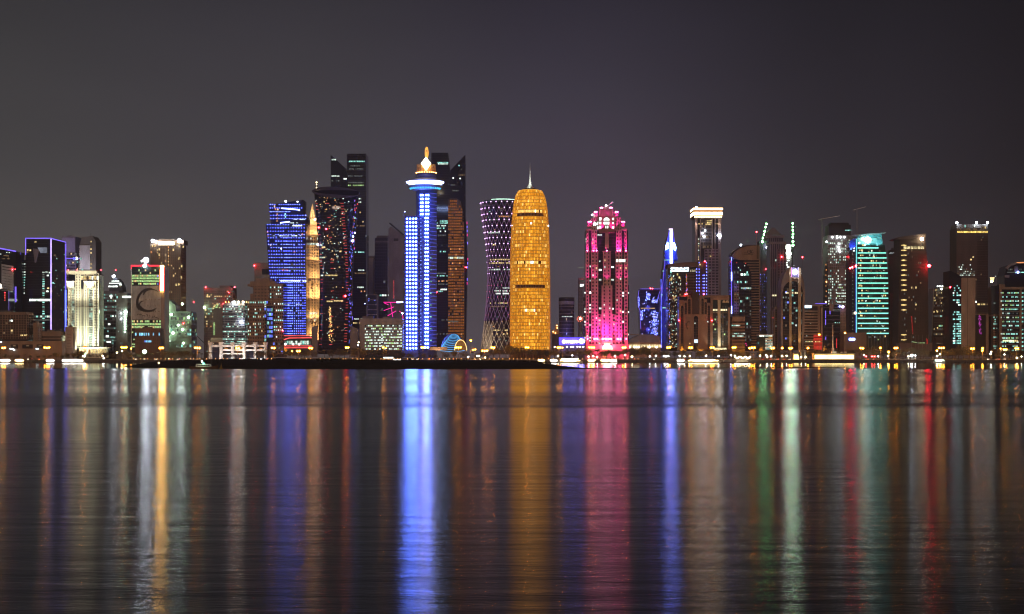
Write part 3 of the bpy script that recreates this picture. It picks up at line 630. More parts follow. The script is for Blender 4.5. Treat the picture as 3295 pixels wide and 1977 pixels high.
for v,(a,c),m in ((728,(935,984),w_W),(707,(944,984),w_w),(718,(934,965),w_w),(760,(880,968),w_w),(728,(885,934),w_dim),(684,(871,905),w_dim),(905,(902,985),w_W),(853,(876,975),w_dim),(867,(895,985),w_dim),(960,(890,985),w_dim),(1005,(880,985),w_dim),(980,(920,970),w_w)):
    u = a
    y_ = YD-1.15 if v < 722 else (YD-3.15 if v < 885 else YD-.15)
    while u < c:
        if rnd.random() < .8: b.panel('window', u+3, v, 5.4, 4.4 if m is w_W else 3.4, y_, m)
        u += 6.5
for u,v,m in ((884,665,w_y),(887,674,w_o),(895,675,w_y),(892,690,w_o),(893,703,w_o),(892,712,w_o),(862,748,w_o),(863,760,w_o),(974,755,w_o),(918,690,w_t),(919,698,w_t),(906,801,w_W),(872,790,w_y),(890,765,w_b),(948,790,w_b),(948,812,w_o),(912,870,w_r),(925,870,w_r)): b.panel('window', u, v, 4, 6, YD-3.2 if v>722 else YD-1.2, m)
b.lamp('roof_lamp', 920, 649, YD-2, 3.4, E('small white lamp', (.95,.97,1), 9)); b.lamp('roof_lamp', 958, 650, YD-2, 2.2, MATS['small white lamp'])
mb = MB()
for j in range(42): 
    v = 726+j*9.3; mb.box(b.X(864), b.X(984), YD-3.25 if v<884 else YD-.25, YD-3.02 if v<884 else YD-.02, b.Z(v+4.2), b.Z(v+3.4))
b.add('floor_band', mb, M('dark navy spandrel', (.018,.022,.05), .5), kind='stuff')
for (u, v, W_) in ((885,770,5000),(960,790,5000),(890,870,5000),(950,960,6000),(905,1050,6000),(900,690,4000)): b.spot(u, v, YD-22, u, v, YD, (.06,.07,1), W_*.6, 150, 3)
b.done()
b = B('red_neon_podium', 'low curved podium edged in red neon below the golden spire', 'building', 955, 1895)
b.box('podium_body', 914, 1006, 1082, 1142, 1895, 1925, glassG)
for pts in ([(914,1092),(930,1087),(1004,1086),(1004,1088.6),(930,1089.6),(914,1095)], [(914,1112.5),(1004,1112.5),(1004,1115),(914,1115)], [(914,1118.5),(1004,1118.5),(1004,1121),(914,1121)], [(914,1080),(1000,1080),(1000,1082),(914,1082)]): b.outline('neon_band', pts, 1893.8, 1894.9, E('coral neon', (1,.10,.10), 1.6, .3, .1))
for i in range(12):
    b.panel('window', 918+i*7.2, 1103, 6.2, 12, 1894.7, rnd.choice([w_t,w_w,w_dim,w_w]))
for u in (919,944,963): b.lamp('lobby_light', u, 1108, 1893, 4, w_W)
b.done()

# 14 golden spire
YS = 2030
b = B('spire_tower', 'slender golden floodlit tower tapering to a spire behind the dark flared one', 'tower', 1001, YS)
gst = M('golden stone', (.62,.47,.30), .8)
tiers = [(978,1030,840,1140,0),(976,1028,760,840,0.6),(979,1026,728,760,2),(986,1020,714,728,4),(990,1013,706,714,5)]
for a,c,v0_,v1_,inset in tiers:
    b.box('tier', a, c, v0_, v1_, YS+inset, YS+26-inset, gst)
    n_ = int((c-a)/3.6)
    for i in range(n_+1): b.bulk(b.X(a+(c-a)*(i+.5)/(n_+1)), YS+inset-.35, b.Z((v0_+v1_)/2), .55, (v1_-v0_)*b.s, gst, .7)
b.outline('shoulder', [(976,760),(980,735),(986,728),(1020,728),(1026,740),(1028,760)], YS-.2, YS-.05, gst)
b.add('spire', MB().lathe(b.X(1001.5), YS+13, [(4.3,b.Z(707)),(3.6,b.Z(690)),(2.4,b.Z(675)),(1.2,b.Z(662)),(.15,b.Z(652))], 8), gst)
rh = 9.4
for j in range(31):
    v = 768+j*rh
    for i in range(7):
        if 826 < v < 842: continue
        b.panel('window', 990+i*5.4, v, 2.9, 6.2, YS-.2, glassD if not (1040>v>1020 or 770>v) or rnd.random()<.4 else w_w, cap=300)
for v in (786,1009): 
    for i in range(8): b.panel('window', 983+i*5.2, v, 4, 6, YS-.5, w_w)
for v in (760,842,962): b.box('cornice', 976, 1028, v-1.5, v+1.5, YS-2.2, YS-.72, gst)
for v_, W_ in ((842,11000),(760,9000),(964,11000),(731,7000),(1100,11000),(900,3500),(1030,3500)):
    for u in (984,1002,1020): b.spot(u, v_, YS-7, u, v_-38, YS, (1,.62,.27), W_*4, 110, .8)
b.spot(990, 716, YS-9, 1001, 690, YS+12, (1,.72,.4), 40000, 80, .6); b.spot(1010, 716, YS-9, 1001, 680, YS+12, (1,.72,.4), 40000, 80, .6)
for u in (987,991,1014): b.lamp('floodlight', u, 708, YS-2, 2.4, n_warmw)
b.done()
# 15 Palm style pair left: behind the flared tower
def twin(name, label, u, wedge, block, Y, ww, seed):
    b = B(name, label, 'tower', u, Y); g_ = random.Random(seed)
    b.outline('wedge_shaft', wedge, Y+4, Y+38, glassD)
    b.outline('block_shaft', block, Y, Y+40, glassD)
    us = [p[0] for p in block]; a, c = min(us), max(us); v0_ = min(p[1] for p in block)
    mb = MB()
    for j in range(int((1110-v0_)/8)): mb.box(b.X(a)+.1, b.X(c)-.1, Y-.25, Y-.01, b.Z(v0_+6+j*8+1), b.Z(v0_+6+j*8))
    b.add('floor_band', mb, M('charcoal band', (.035,.035,.055), .4), kind='stuff')
    for (vv, aa, cc, m, p) in ww:
        x = aa
        while x < cc-1:
            if g_.random() < p: b.panel('window', x+2, vv, 4.4, 4.4, (Y-.2 if x >= a-1 and x <= c else Y+3.8), m)
            x += 5.2
    return b
b = twin('wedge_top_tower', 'very tall black twin topped tower behind the flared dark tower', 1120, [(1063,498),(1074,507),(1113,543),(1113,1130),(1063,1130)], [(1116,495),(1177,495),(1178,1130),(1116,1130)], 2120,
    [(520,1123,1175,w_t,.9),(534,1123,1170,w_dim,.8),(544,1123,1170,w_dim,.9),(513,1066,1080,w_w,.8),(566,1066,1095,w_w,.5),(575,1105,1112,w_W,.8),(581,1066,1090,w_dim,.6),(597,1120,1172,w_g,.9),(588,1120,1172,w_dim,.8),(567,1120,1172,w_dim,.7),(610,1172,1178,w_y,.9),(640,1153,1160,w_w,.9),(651,1153,1160,w_w,.9),(684,1152,1160,w_y,.9),(714,1156,1170,w_y,.5),(727,1148,1170,w_dy,.7),(812,1142,1172,w_t,.9),(870,1142,1175,w_w,.6),(880,1142,1175,w_dy,.7),(925,1140,1175,w_w,.5),(938,1140,1175,w_o,.7),(1027,1140,1175,w_w,.5),(1040,1135,1170,w_y,.4),(760,1160,1178,w_dim,.3)], 1)
b.done()
b = twin('wedge_top_tower', 'very tall black twin topped tower behind the blue disc light tower', 1445, [(1449,547),(1497,497),(1498,700),(1504,830),(1499,1128),(1449,1128)], [(1388,492),(1442,492),(1449,560),(1449,1128),(1388,1128)], 2120,
    [(524,1402,1440,w_t,.95),(528,1410,1440,w_w,.9),(572,1456,1463,w_W,.9),(574,1473,1484,w_W,.9),(563,1475,1496,w_dy,.7),(595,1450,1462,w_dim,.8),(613,1440,1485,w_dim,.4),(532,1470,1494,w_t,.6),(545,1467,1488,w_dim,.6),(712,1405,1440,w_t,.8),(718,1405,1440,w_t,.9),(727,1405,1435,w_w,.8),(735,1405,1432,w_t,.8),(745,1410,1432,w_w,.7),(758,1410,1435,w_dim,.8),(790,1405,1445,w_dim,.6),(810,1410,1440,w_t,.5),(880,1405,1435,w_dim,.9),(888,1405,1440,w_t,.5),(905,1405,1440,w_o,.7),(915,1410,1440,w_dim,.7),(932,1418,1436,w_W,.8),(938,1405,1436,w_t,.5),(1030,1400,1445,w_dim,.5),(1075,1405,1440,w_dim,.5)], 2)
# bay on the right twin: the golden tower's reflection, painted as amber panes
am = E('amber facade reflection', (1,.30,.045), .2, .5, .35)
bay = [(1443,1122),(1443,645),(1450,641),(1470,641),(1483,650),(1490,680),(1495,760),(1496,860),(1496,1122)]
b.outline('reflection_bay', bay, 2108, 2119, M('amber reflecting glass', (.10,.05,.025), .4), label='glass bay with an amber reflection put in as glowing panes')
for j in range(52):
    v = 650+j*9.05
    for i in range(9):
        u = 1446+i*5.7
        if v < 700 and u > 1478+ (v-640)*.25: continue
        if v < 662 and (u < 1450 or u > 1474): continue
        b.bulk(b.X(u), 2107.9, b.Z(v), 4.6*b.s, 5.6*b.s, am if rnd.random()<.86 else rnd.choice([w_o,glassD,w_dy]))
for i in range(9): b.panel('window', 1446+i*5.5, 832, 4.8, 6, 2107.6, w_w if i not in (3,4) else w_y)
for i in range(6): b.panel('window', 1446+i*5.5, 1036, 4.8, 5, 2107.6, w_dim)
for j in range(26): b.add('edge_light', MB().box(b.X(1504-abs(j-8)*.35), b.X(1506.5-abs(j-8)*.35), 2124, 2125, b.Z(713+j*13+8), b.Z(713+j*13)), n_pink if j%3==0 else n_blue) if j in (0,1,2,3,5,9,10,11,14,15) else None
b.lamp('warning_light', 1500, 861, 2118, 2.2, n_warn); b.lamp('warning_light', 1405, 941, 2115, 2.6, n_warn); b.done()
# 16 flared dark tower with the tilted oval roof
YF_ = 1960
b = B('flared_tower', 'dark waisted tower under a tilted oval roof with red light dashes', 'tower', 1075, YF_)
def lofted(sec, n=40):                           # sec: (v, uleft, uright, depth)
    mb = MB()
    for v, a, c, d in sec:
        cx, w = b.X((a+c)/2), b.X(c)-b.X(a)
        for i in range(n):
            t = 2*math.pi*i/n; ct, st = math.cos(t), math.sin(t)
            mb.v.append((cx+w/2*math.copysign(abs(ct)**.75,ct), YF_+22+d/2*math.copysign(abs(st)**.75,st), b.Z(v)))
    for j in range(len(sec)-1):
        for i in range(n): k = j*n; mb.f.append((k+i, k+n+i, k+n+(i+1)%n, k+(i+1)%n))
    mb.f += [tuple(range(n)), tuple(range(len(sec)*n-1, (len(sec)-1)*n-1, -1))]
    return mb
sec = [(612,1004,1150,40),(700,1012,1143,39),(800,1019,1135,37),(870,1022,1130,35),(950,1022,1128,35),(1040,1020,1130,36),(1140,1016,1132,38)]
b.add('tower_shell', lofted(sec), glassD, smooth=True)
def edge(v, side):
    for (p, q) in zip(sec, sec[1:]):
        if p[0] <= v <= q[0]:
            t = (v-p[0])/(q[0]-p[0]); return p[side]+(q[side]-p[side])*t
    return sec[-1][side]
mb = MB(); n_ = 48; k = 0
for z_, s_ in ((-1.4,.86),(0,1.),(1.3,.93),(2.0,.5)):
    for i in range(n_):
        t = 2*math.pi*i/n_; x = b.X(1075)+s_*30.0*math.cos(t); y = YF_+22+s_*30*math.sin(t)
        mb.v.append((x, y, b.Z(614)+z_+ (y-YF_-22)*.31 - (x-b.X(1076))*.075))
for j in range(3):
    for i in range(n_): mb.f.append((j*n_+i, j*n_+(i+1)%n_, (j+1)*n_+(i+1)%n_, (j+1)*n_+i))
mb.f += [tuple(range(n_-1,-1,-1)), tuple(range(3*n_,4*n_))]
b.add('oval_roof', mb, M('dark roof metal', (.085,.075,.13), .6), smooth=True)
def fy(u, v, off=.25):                            # y on the shell in front
    a, c, d = edge(v,1), edge(v,2), edge(v,3); t = max(-1, min(1, (u-(a+c)/2)/((c-a)/2))); ct = abs(t)**(1/.75); return YF_+22-d/2*max(0,1-ct*ct)**.375-off
mb = MB()                                         # thin floor edges round the shell
for j in range(46):
    v = 640+j*10.6; aa, cc, dd = edge(v,1), edge(v,2), edge(v,3); cx_, w_ = b.X((aa+cc)/2), b.X(cc)-b.X(aa)+.16; k = len(mb.v); n_ = 40
    for zz, q_ in ((b.Z(v)-.16,0),(b.Z(v)+.16,0)):
        for i in range(n_+1):
            t = math.pi+math.pi*i/n_; ct, st = math.cos(t), math.sin(t); mb.v.append((cx_+w_/2*math.copysign(abs(ct)**.75,ct), YF_+22+(dd+.2)/2*math.copysign(abs(st)**.75,st), zz))
    mb.f += [(k+i,k+i+1,k+n_+2+i,k+n_+1+i) for i in range(n_)]
b.add('floor_edge', mb, M('slate floor edge', (.075,.085,.12), .6), kind='stuff')
rdash = E('red dash light', (1,.10,.10), .8, .2)
for j in range(54):
    v = 645+j*9.1
    if v > 1110: break
    for du, p in ((10,.45),(46,.22),(92,.75)):
        if rnd.random() < p: 
            u = edge(v,1)+du+(j*.25 if du==10 else 0)*.3; b.panel('red_dash', u, v, 10, 1.7, fy(u,v,.5), rdash, .3)
g_ = random.Random(11)
cols_ = [w_dim,w_dy,w_t,w_w,w_y,w_o,w_dim,w_dy]
for j in range(430):  # random panes: interior lights mixed with painted glass reflections
    v = g_.uniform(630,1100); a, c = edge(v,1)+3, edge(v,2)-22; u = a+(c-a)*g_.random()
    if v > 850 and g_.random() < .7: continue
    m = g_.choice(cols_); 
    if abs(u-(a+45)) < 12 and v < 780: m = g_.choice([w_o,w_y,w_dy,w_o])
    b.bulk(b.X(u), fy(u,v,.35), b.Z(v), g_.uniform(1.5,4.5)*b.s, g_.uniform(1.5,3.5)*b.s, m, .3)
for j in range(90):                               # golden reflection low on the shell, painted as amber panes
    v = 985+g_.random()*118; u = 1060+ (v-985)*.04+g_.gauss(0,.5)*(2+(v-985)*.09); b.bulk(b.X(u), fy(u,v,.5), b.Z(v), g_.uniform(1.2,3)*b.s, g_.uniform(1.5,4)*b.s, g_.choice([w_o,w_y,E('amber reflection glint',(1,.55,.16),3)]), .3)
for j in range(120):                              # blue and red lights on the right flank
    v = g_.uniform(640,1110); u = edge(v,2)-5+g_.gauss(0,3.2); m = g_.choice([w_b,w_b,w_r if v<720 or g_.random()<.3 else w_b,n_blue])
    b.bulk(b.X(u), fy(min(u,edge(v,2)-1),v,.4), b.Z(v), g_.uniform(1.2,3)*b.s, g_.uniform(2,6)*b.s, m, .3)
for u,v,w,m in ((1023,731,3,n_warn),(1049,737,2.4,n_warn),(1111,953,3.2,n_warn),(1133,774,4.4,n_bluew),(1134,760,3,n_bluew),(1140,748,2.6,n_bluew),(1140,700,3,w_t),(1020,787,3,n_white)): b.lamp('facade_lamp', u, v, YF_+1 if 1030<u<1120 else YF_+8, w, m)
for u,v,w in ((1041,795,15),(1091,860,5),(1085,825,7),(1094,809,7),(1041,828,30),(1035,886,10),(1065,886,40),(1088,968,30),(1060,970,20)): b.panel('window', u, v, w, 4.4, fy(u,v,.4), rnd.choice([w_y,w_w,w_dim,w_y]), .4)
b.add('antenna', MB().box(b.X(1010.5), b.X(1012.5), YF_+24, YF_+24.6, b.Z(610), b.Z(588)), frameM)
for v in (581,588,598): b.lamp('antenna_light', 1011.5, v, YF_+22, 2.6 if v<585 else 1.8, E('small warm lamp', (1,.75,.35), 8))
b.done()
for a,c,v0_,lab in ((1003,1020,1053,'pale low fin wall at the left foot of the flared dark tower'),(1127,1152,1048,'pale low fin wall at the right foot of the flared dark tower')):
    b = B('fin_wall', lab, 'wall', (a+c)/2, 1880); b.outline('fin', [(a,v0_),(c,v0_+12 if a>1100 else v0_-4),(c,1150),(a,1150)], 1880, 1886, M('grey blue stone', (.17,.17,.20), .8))
# 17-21 hazy buildings between the flared tower and the blue tower
b = tower('apartment_tower', 'distant pale tower with ribbed balconies right of the twin topped black tower', 1176, 1206, 832, 2350, 24, lilac, M('dusty lilac stone', (.30,.25,.29), .85), (1,24,1,.45), 842, vb=1040, side=False, roof=False); b.box('top_slab', 1182, 1204, 823, 832.3, 2353, 2370, concreteD); b.done()
b = tower('office_tower', 'narrow dark violet tower with a plain top left of the slant roofed one', 1206, 1252, 766, 2300, 28, glassP, None, None, roof=False)
grid(b, b.u0, b.u1, 774, 1090, 2300, 6, 32, .9, .8, M('violet grey bars', (.09,.085,.13), .6), .25, lit=[(w_dim,.01)])
b.box('crown_box', 1212, 1250, 758, 766.2, 2304, 2320, concreteD); b.box('crown_band', 1208, 1251, 776, 781, 2299, 2299.7, lilac)
for u in (1225,1232,1240,1252): b.panel('window', u, 951, 6, 5, 2299.5, w_W if u!=1225 else w_t)
b.done()
b = B('slant_roof_tower', 'hazy lilac tower with a slanting roof beam left of the blue disc light tower', 'tower', 1275, 2260)
b.outline('tower_body', [(1250,738),(1258,730),(1299,760),(1299,1110),(1250,1110)], 2260, 2285, lilac)
b.add('roof_beam', MB().tube((b.X(1254),2258,b.Z(719)),(b.X(1299),2258,b.Z(757)),1.1), frameD)
grid(b, 1266, 1283, 768, 1060, 2260, 1, 36, 1, .6, lilac, .9); b.box('dark_bay', 1267, 1282, 768, 776, 2259, 2259.9, glassD)
for v in range(905,960,6): b.panel('red_strip', 1267.5, v, 1.6, 5, 2258, w_r)
b = B('glass_block', 'small blue glass block with white floor lines left of the pink neon crane', 'building', 1198, 2070)
b.box('block_body', 1181, 1214, 948, 1120, 2070, 2090, glassB)
for v in range(948,1040,16): b.box('floor_line', 1181, 1214, v, v+2.4, 2069.2, 2069.98, lilac)
for u in (1181,1212.5): b.box('corner_post', u, u+1.5, 950, 1040, 2069, 2069.9, lilac)
b.panel('window', 1187, 965, 3, 10, 2069.5, w_b); b.panel('window', 1206, 966, 6, 3, 2069.5, w_b); b.lamp('floodlight', 1175, 978, 2066, 1.6, n_bluew); b.lamp('floodlight', 1176, 1023, 2066, 2.6, n_bluew); b.done()
b = B('lit_crane', 'crane outlined in hot pink light between the office block and the blue tower', 'crane', 1265, 2050)
pk = E('hot pink tube', (1,.02,.36), 1.7)
for p,q in (((1234,973),(1276,973.5)),((1257,974),(1265,1030)),((1235,1000),(1268,988)),((1247,1017),(1275,1001)),((1285,1002),(1297,1010)),((1295,1008),(1297,1027)),((1237,976),(1250,981))): b.add('light_tube', MB().tube((b.X(p[0]),2050,b.Z(p[1])),(b.X(q[0]),2050,b.Z(q[1])),.42), pk)
b.add('light_tube', MB().tube((b.X(1276),2050,b.Z(973.4)),(b.X(1297),2050,b.Z(972.5)),.9), n_bluew); b.add('mast', MB().box(b.X(1263),b.X(1265),2052,2053,G,b.Z(1000)), frameM); b.lamp('work_lamp', 1295, 1009, 2048, 2.4, n_white)
b = tower('office_block', 'wide pale office block with rows of pale green lit windows left of the blue tower', 1157, 1299, 1027, 1900, 30, glassG, M('off white panels', (.34,.32,.33), .8), (26,9,.92,.52), 1044, vb=1128, lit=[(w_w,.45),(w_g,.12),(w_dim,.3)], row=(1,1.1,1.2), roof=False, scols=6)
grid(b, 1175, 1299, 1030, 1044, 1899, 5, 1, .7, .35, MATS['off white panels'], .4); b.box('blank_end', 1157, 1174, 1028, 1128, 1898.7, 1899.4, MATS['off white panels']); b.box('roof_house', 1165, 1200, 1018, 1027.3, 1904, 1915, concreteD); b.box('roof_house', 1230, 1262, 1020, 1027.3, 1904, 1915, concreteD)
for v in (1081,1090,1102): b.lamp('lobby_light', 1230, v, 1897, 1.8, w_W)
b.done()
# 22 blue disc light tower
YW = 1930
b = B('saucer_tower', 'bright blue tower of white blue light discs with a saucer deck and orange crown', 'tower', 1352, YW)
bw = M('blue grey metal cladding', (.10,.13,.30), .5, 0)
cx = 1370.5; cyy = YW+13
b.add('round_shaft', MB().lathe(b.X(cx), cyy, [(12.6,G-.3),(12.6,b.Z(612))], 40), bw, smooth=True)
b.box('square_shaft', 1301, 1346, 698, 1150, YW+2, YW+24, bw)
b.box('shaft_cap', 1300.5, 1347, 694, 698, YW+1.6, YW+24.4, M('dark violet metal', (.12,.10,.22), .5))
def yc(u): 
    d = (b.X(u)-b.X(cx)); return cyy-math.sqrt(max(0, 12.65**2-d*d))
disc = MB()
for i in range(10): disc.v.append((math.cos(i*math.pi/5), -.5, math.sin(i*math.pi/5)))
for i in range(10): disc.v.append((math.cos(i*math.pi/5)*.85, -1.2, math.sin(i*math.pi/5)*.85))
disc.f = [(i,(i+1)%10,10+(i+1)%10,10+i) for i in range(10)] + [tuple(range(10,20))]
dm = {}
def disc_at(u, v, r, y, m=n_dot):
    key = (round(r,2), m.name)
    if key not in dm:
        q = MB(); q.v = [(x*r, y_*.5, z*r) for x,y_,z in disc.v]; q.f = disc.f; dm[key] = q.mesh('light_disc', m)
    put('light_disc', dm[key], (b.X(u)-b.o[0], y-b.o[1], b.Z(v)-b.o[2]), b.root)
weak = E('weak blue led', (.2,.3,1), 3)
for j in range(35):
    v = 704+j*12.27
    for i, u in enumerate((1309.5,1319.5,1329.5,1338.5)):
        if (j, i) in ((5,0),(11,2),(12,2)): disc_at(u, v, 1.0, YW+2); continue
        disc_at(u, v, 1.18, YW+2)
for j in range(41):
    v = 628+j*12.27
    if j < 6:
        for u in (1354,1360,1371,1378): disc_at(u, v, 1.18, yc(u))
    else:
        for u in (1369.5,1376.5): disc_at(u, v, 1.15 if j not in (12,13) else .8, yc(u))
        if j % 1 == 0: disc_at(1354, v+2, .55, yc(1354), weak)
for j in range(42):
    v = 622+j*12.27; mb = MB(); z = b.Z(v)
    mb.lathe(b.X(cx), cyy, [(12.9,z-.3),(12.9,z+.3),(12.65,z+.3),(12.65,z-.3),(12.9,z-.3)], 8, a0=R(-76), a1=R(-10)); b.add('light_ring', mb, n_ring)
    b.add('light_ring', MB().lathe(b.X(cx), cyy, [(12.9,z-.2),(12.9,z+.2),(12.65,z+.2),(12.65,z-.2),(12.9,z-.2)], 5, a0=R(-150), a1=R(-125)), n_ring) if j > 8 and j % 2 else None
for j in range(8): b.panel('window', 1385, 830+j*38, 7, 4, yc(1385)-.2, w_t)
mb = MB(); k_ = b.s
for (r0,v0_,r1,v1_) in (): pass
b.add('saucer_deck', MB().lathe(b.X(1366.5), cyy, [(13*1,b.Z(612)),(17,b.Z(607)),(20.5,b.Z(601)),(22.2,b.Z(595))], 48), M('blue lit soffit metal', (.4,.45,.55), .4), smooth=True)
dw_ = b.add('deck_window', MB().lathe(b.X(1366.5), cyy, [(20.3,b.Z(594.8)),(20.3,b.Z(586))], 48, cap=False), E('deck windows', (.36,.52,1), 16, .35, .9, True), label='ring of brilliant white blue deck windows')
mb = MB()
for i in range(56):
    t = 2*math.pi*i/56; mb.tube((b.X(1366.5)+20.6*math.cos(t), cyy+20.6*math.sin(t), b.Z(595)), (b.X(1366.5)+20.6*math.cos(t), cyy+20.6*math.sin(t), b.Z(586)), .22, n=4)
mb.lathe(b.X(1366.5), cyy, [(20.5,b.Z(590.8)),(20.75,b.Z(590.8)),(20.75,b.Z(590)),(20.5,b.Z(590))], 40, cap=False)
b.add('deck_mullion', mb, frameM, parent=dw_)
b.add('deck_light_ring', MB().lathe(b.X(1366.5), cyy, [(22.3,b.Z(586)),(23.0,b.Z(584.6)),(22.6,b.Z(579.8)),(15,b.Z(576.5)),(15,b.Z(577.5))], 48, cap=False), E('white blue ring light', (.36,.50,1), 45, 0, 1, True), smooth=True)
b.add('deck_roof', MB().lathe(b.X(1366.5), cyy, [(23.4,b.Z(583)),(23.4,b.Z(580)),(15.5,b.Z(574)),(13,b.Z(572))], 48), M('saucer roof metal', (.35,.36,.42), .5), smooth=True)
for i in range(18):
    t = R(-180+i*10+5); x = b.X(1366.5)+18.4*math.cos(t); y = cyy+18.4*math.sin(t)
    q = MB(); n_ = Vector((math.cos(t), math.sin(t), -.85)).normalized(); a_ = Vector((-math.sin(t), math.cos(t), 0)); c_ = n_.cross(a_)
    P = Vector((x, y, b.Z(604.5))) + n_*.3
    q.v = [tuple(P+a_*sx*w_+c_*sz*1.3+n_*h_) for h_ in (0,.2) for sx,sz,w_ in ((-1,-1,1.2),(1,-1,1.2),(1,1,.8),(-1,1,.8))]
    q.f = [(0,1,2,3),(7,6,5,4),(0,4,5,1),(1,5,6,2),(2,6,7,3),(3,7,4,0)]
    b.add('soffit_light', q, E('cyan soffit light', (.08,.62,1), 1.6, .3))
b.add('neck', MB().lathe(b.X(1370), cyy, [(12.4,b.Z(576)),(12.2,b.Z(557))], 36), bw, smooth=True)
gd = M('gilded metal', (.75,.42,.12), .45, .3)
b.add('crown_floor', MB().lathe(b.X(1370), cyy, [(12.6,b.Z(557)),(12.6,b.Z(555))], 36), gd)
mb = MB()
for i in range(36):
    t = 2*math.pi*i/36; mb.box(b.X(1370)+11.4*math.cos(t)-.32, b.X(1370)+11.4*math.cos(t)+.32, cyy+11.4*math.sin(t)-.32, cyy+11.4*math.sin(t)+.32, b.Z(555), b.Z(527))
for v in (527,534,541,548): mb.lathe(b.X(1370), cyy, [(11.2,b.Z(v)-.2),(11.8,b.Z(v)-.2),(11.8,b.Z(v)+.25),(11.2,b.Z(v)+.25)], 36, cap=False)
b.add('crown_screen', mb, gd, label='open ring of gilded uprights lit orange')
b.add('crown_drum', MB().lathe(b.X(1370), cyy, [(9.6,b.Z(555)),(9.6,b.Z(529))], 30), gd, smooth=True)
for i in range(12):
    t = R(-170+i*14.5); b.lamp('crown_lamp', UC+(b.X(1370)+12.4*math.cos(t))*F/YW, 553.5, cyy+12.4*math.sin(t), 1.5, E('orange crown lamp', (1,.5,.14), 18, 0, 1, True))
b.outline('diamond_sign', [(1371,506.5),(1386.5,527),(1371,549),(1355.5,527)], YW-1.8, YW-.4, E('glaring diamond sign', (1,.83,.55), 14, 0, 1, True), label='glaring white diamond sign on the crown')
mb = MB(); n_ = 28
for i in range(n_):
    t0, t1 = 2*math.pi*i/n_, 2*math.pi*(i+1)/n_
    f_ = lambda t: (b.X(1371)+ 1.75*math.sin(t), cyy, b.Z(488.5)+7.1*math.cos(t))
    mb.tube(f_(t0), f_(t1), .55, n=6)
b.add('spire_loop', mb, E('orange spire light', (1,.42,.07), 1.9), label='tall narrow orange loop on the very top')
b.add('spire_core', MB().tube((b.X(1371),cyy,b.Z(506)),(b.X(1371),cyy,b.Z(484)),.9), MATS['orange spire light']); b.add('spire_core', MB().tube((b.X(1371),cyy,b.Z(480)),(b.X(1371),cyy,b.Z(473)),.8), MATS['orange spire light'])
for u,v,W_ in ((1323,720,4000),(1323,900,4000),(1323,1080,4000),(1370,700,5000),(1375,900,5000),(1375,1090,5000),(1370,640,6000),(1366,622,9000),(1366,566,9000)): b.spot(u, v, YW-26, u, v-6, YW, (.02,.09,1), W_*1.3, 150, 4)  # added blue fill spots wash the walls between the discs
b.lamp('floodlight', 1299, 677, YW+20, 1.8, n_bluew)
b.done()
# 24 striped dome
b = B('striped_dome', 'small blue dome of glowing hoops at the foot of the amber reflecting tower', 'building', 1455, 1880)
b.add('dome_shell', MB().lathe(b.X(1456), 1905, [(15.2*math.cos(R(a)), b.Z(1126)+20*math.sin(R(a))) for a in range(0,91,10)], 28), M('navy panel', (.02,.05,.12), .4), smooth=True)
for j in range(12):
    a = R(4+j*6.8); mb = MB(); n_ = 18; P_ = []
    for i in range(n_+1):
        t = math.pi*i/n_; # hoops tilted about the arch axis
        r_ = 15.5; ph = -.15+j*.115
        x = -math.cos(t)*r_*1.0; zz = math.sin(t)
        P_.append((b.X(1456)+x*math.cos(ph*.7)+ (j-5)*.15, 1905-r_*math.cos(ph)*(.25+.75*zz)*.98-.3, b.Z(1126)+20.6*math.sin(ph+.05)*zz+.2*j*0))
    for p,q in zip(P_, P_[1:]): mb.tube(p, q, .28, n=4)
    b.add('light_hoop', mb, E('cyan blue hoop', (.12,.50,1), 1.5))
mb = MB(); P_ = [(b.X(1482)+7.2*math.cos(R(a)), 1884, b.Z(1128)+12.5*math.sin(R(a))) for a in range(0,181,12)]
for p,q in zip(P_,P_[1:]): mb.tube(p,q,.5,n=5)
b.add('entrance_arch', mb, E('gold arch light', (1,.62,.22), 2)); b.outline('entrance_glass', [(p[0]*F/1880+UC, VH-(p[2]-H)*F/1880) for p in P_], 1885, 1886, E('amber entrance glow', (1,.42,.10), .28, .4, .4)); b.box('terrace_wall', 1383, 1440, 1117, 1128, 1876, 1878, sandst)
b.spot(1410, 1136, 1866, 1410, 1120, 1876, (1,.7,.4), 9000, 130)
# 25 lattice tower
YL = 1990
b = B('lattice_tower', 'waisted round tower wrapped in a diagonal lattice with purple lights', 'tower', 1614, YL)
cxl, cyl = b.X(1614), YL+29
prof = [(650,69.5),(700,64),(760,55),(820,48.5),(880,46),(940,48.5),(1000,53.5),(1060,60.5),(1140,71)]
def rl(v): return interp(v, prof)*b.s
b.add('glass_shaft', MB().lathe(cxl, cyl, [(rl(v)-.9, b.Z(v)) for v in range(1140,640,-20)], 48), M('black violet glass', (.012,.008,.022), .3), smooth=True)
nu, nv = 24, 24; dv = 19.2; v0l = 648
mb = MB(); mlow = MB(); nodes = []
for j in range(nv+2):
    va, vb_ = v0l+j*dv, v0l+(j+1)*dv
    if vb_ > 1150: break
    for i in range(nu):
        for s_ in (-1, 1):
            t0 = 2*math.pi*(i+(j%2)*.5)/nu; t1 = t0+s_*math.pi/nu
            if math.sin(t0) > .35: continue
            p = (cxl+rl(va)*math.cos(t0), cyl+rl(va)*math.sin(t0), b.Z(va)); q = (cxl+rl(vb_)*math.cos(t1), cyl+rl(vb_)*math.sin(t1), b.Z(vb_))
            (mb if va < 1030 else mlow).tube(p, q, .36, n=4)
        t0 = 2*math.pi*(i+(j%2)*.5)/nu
        if math.sin(t0) < .3: nodes.append((j, t0, va))
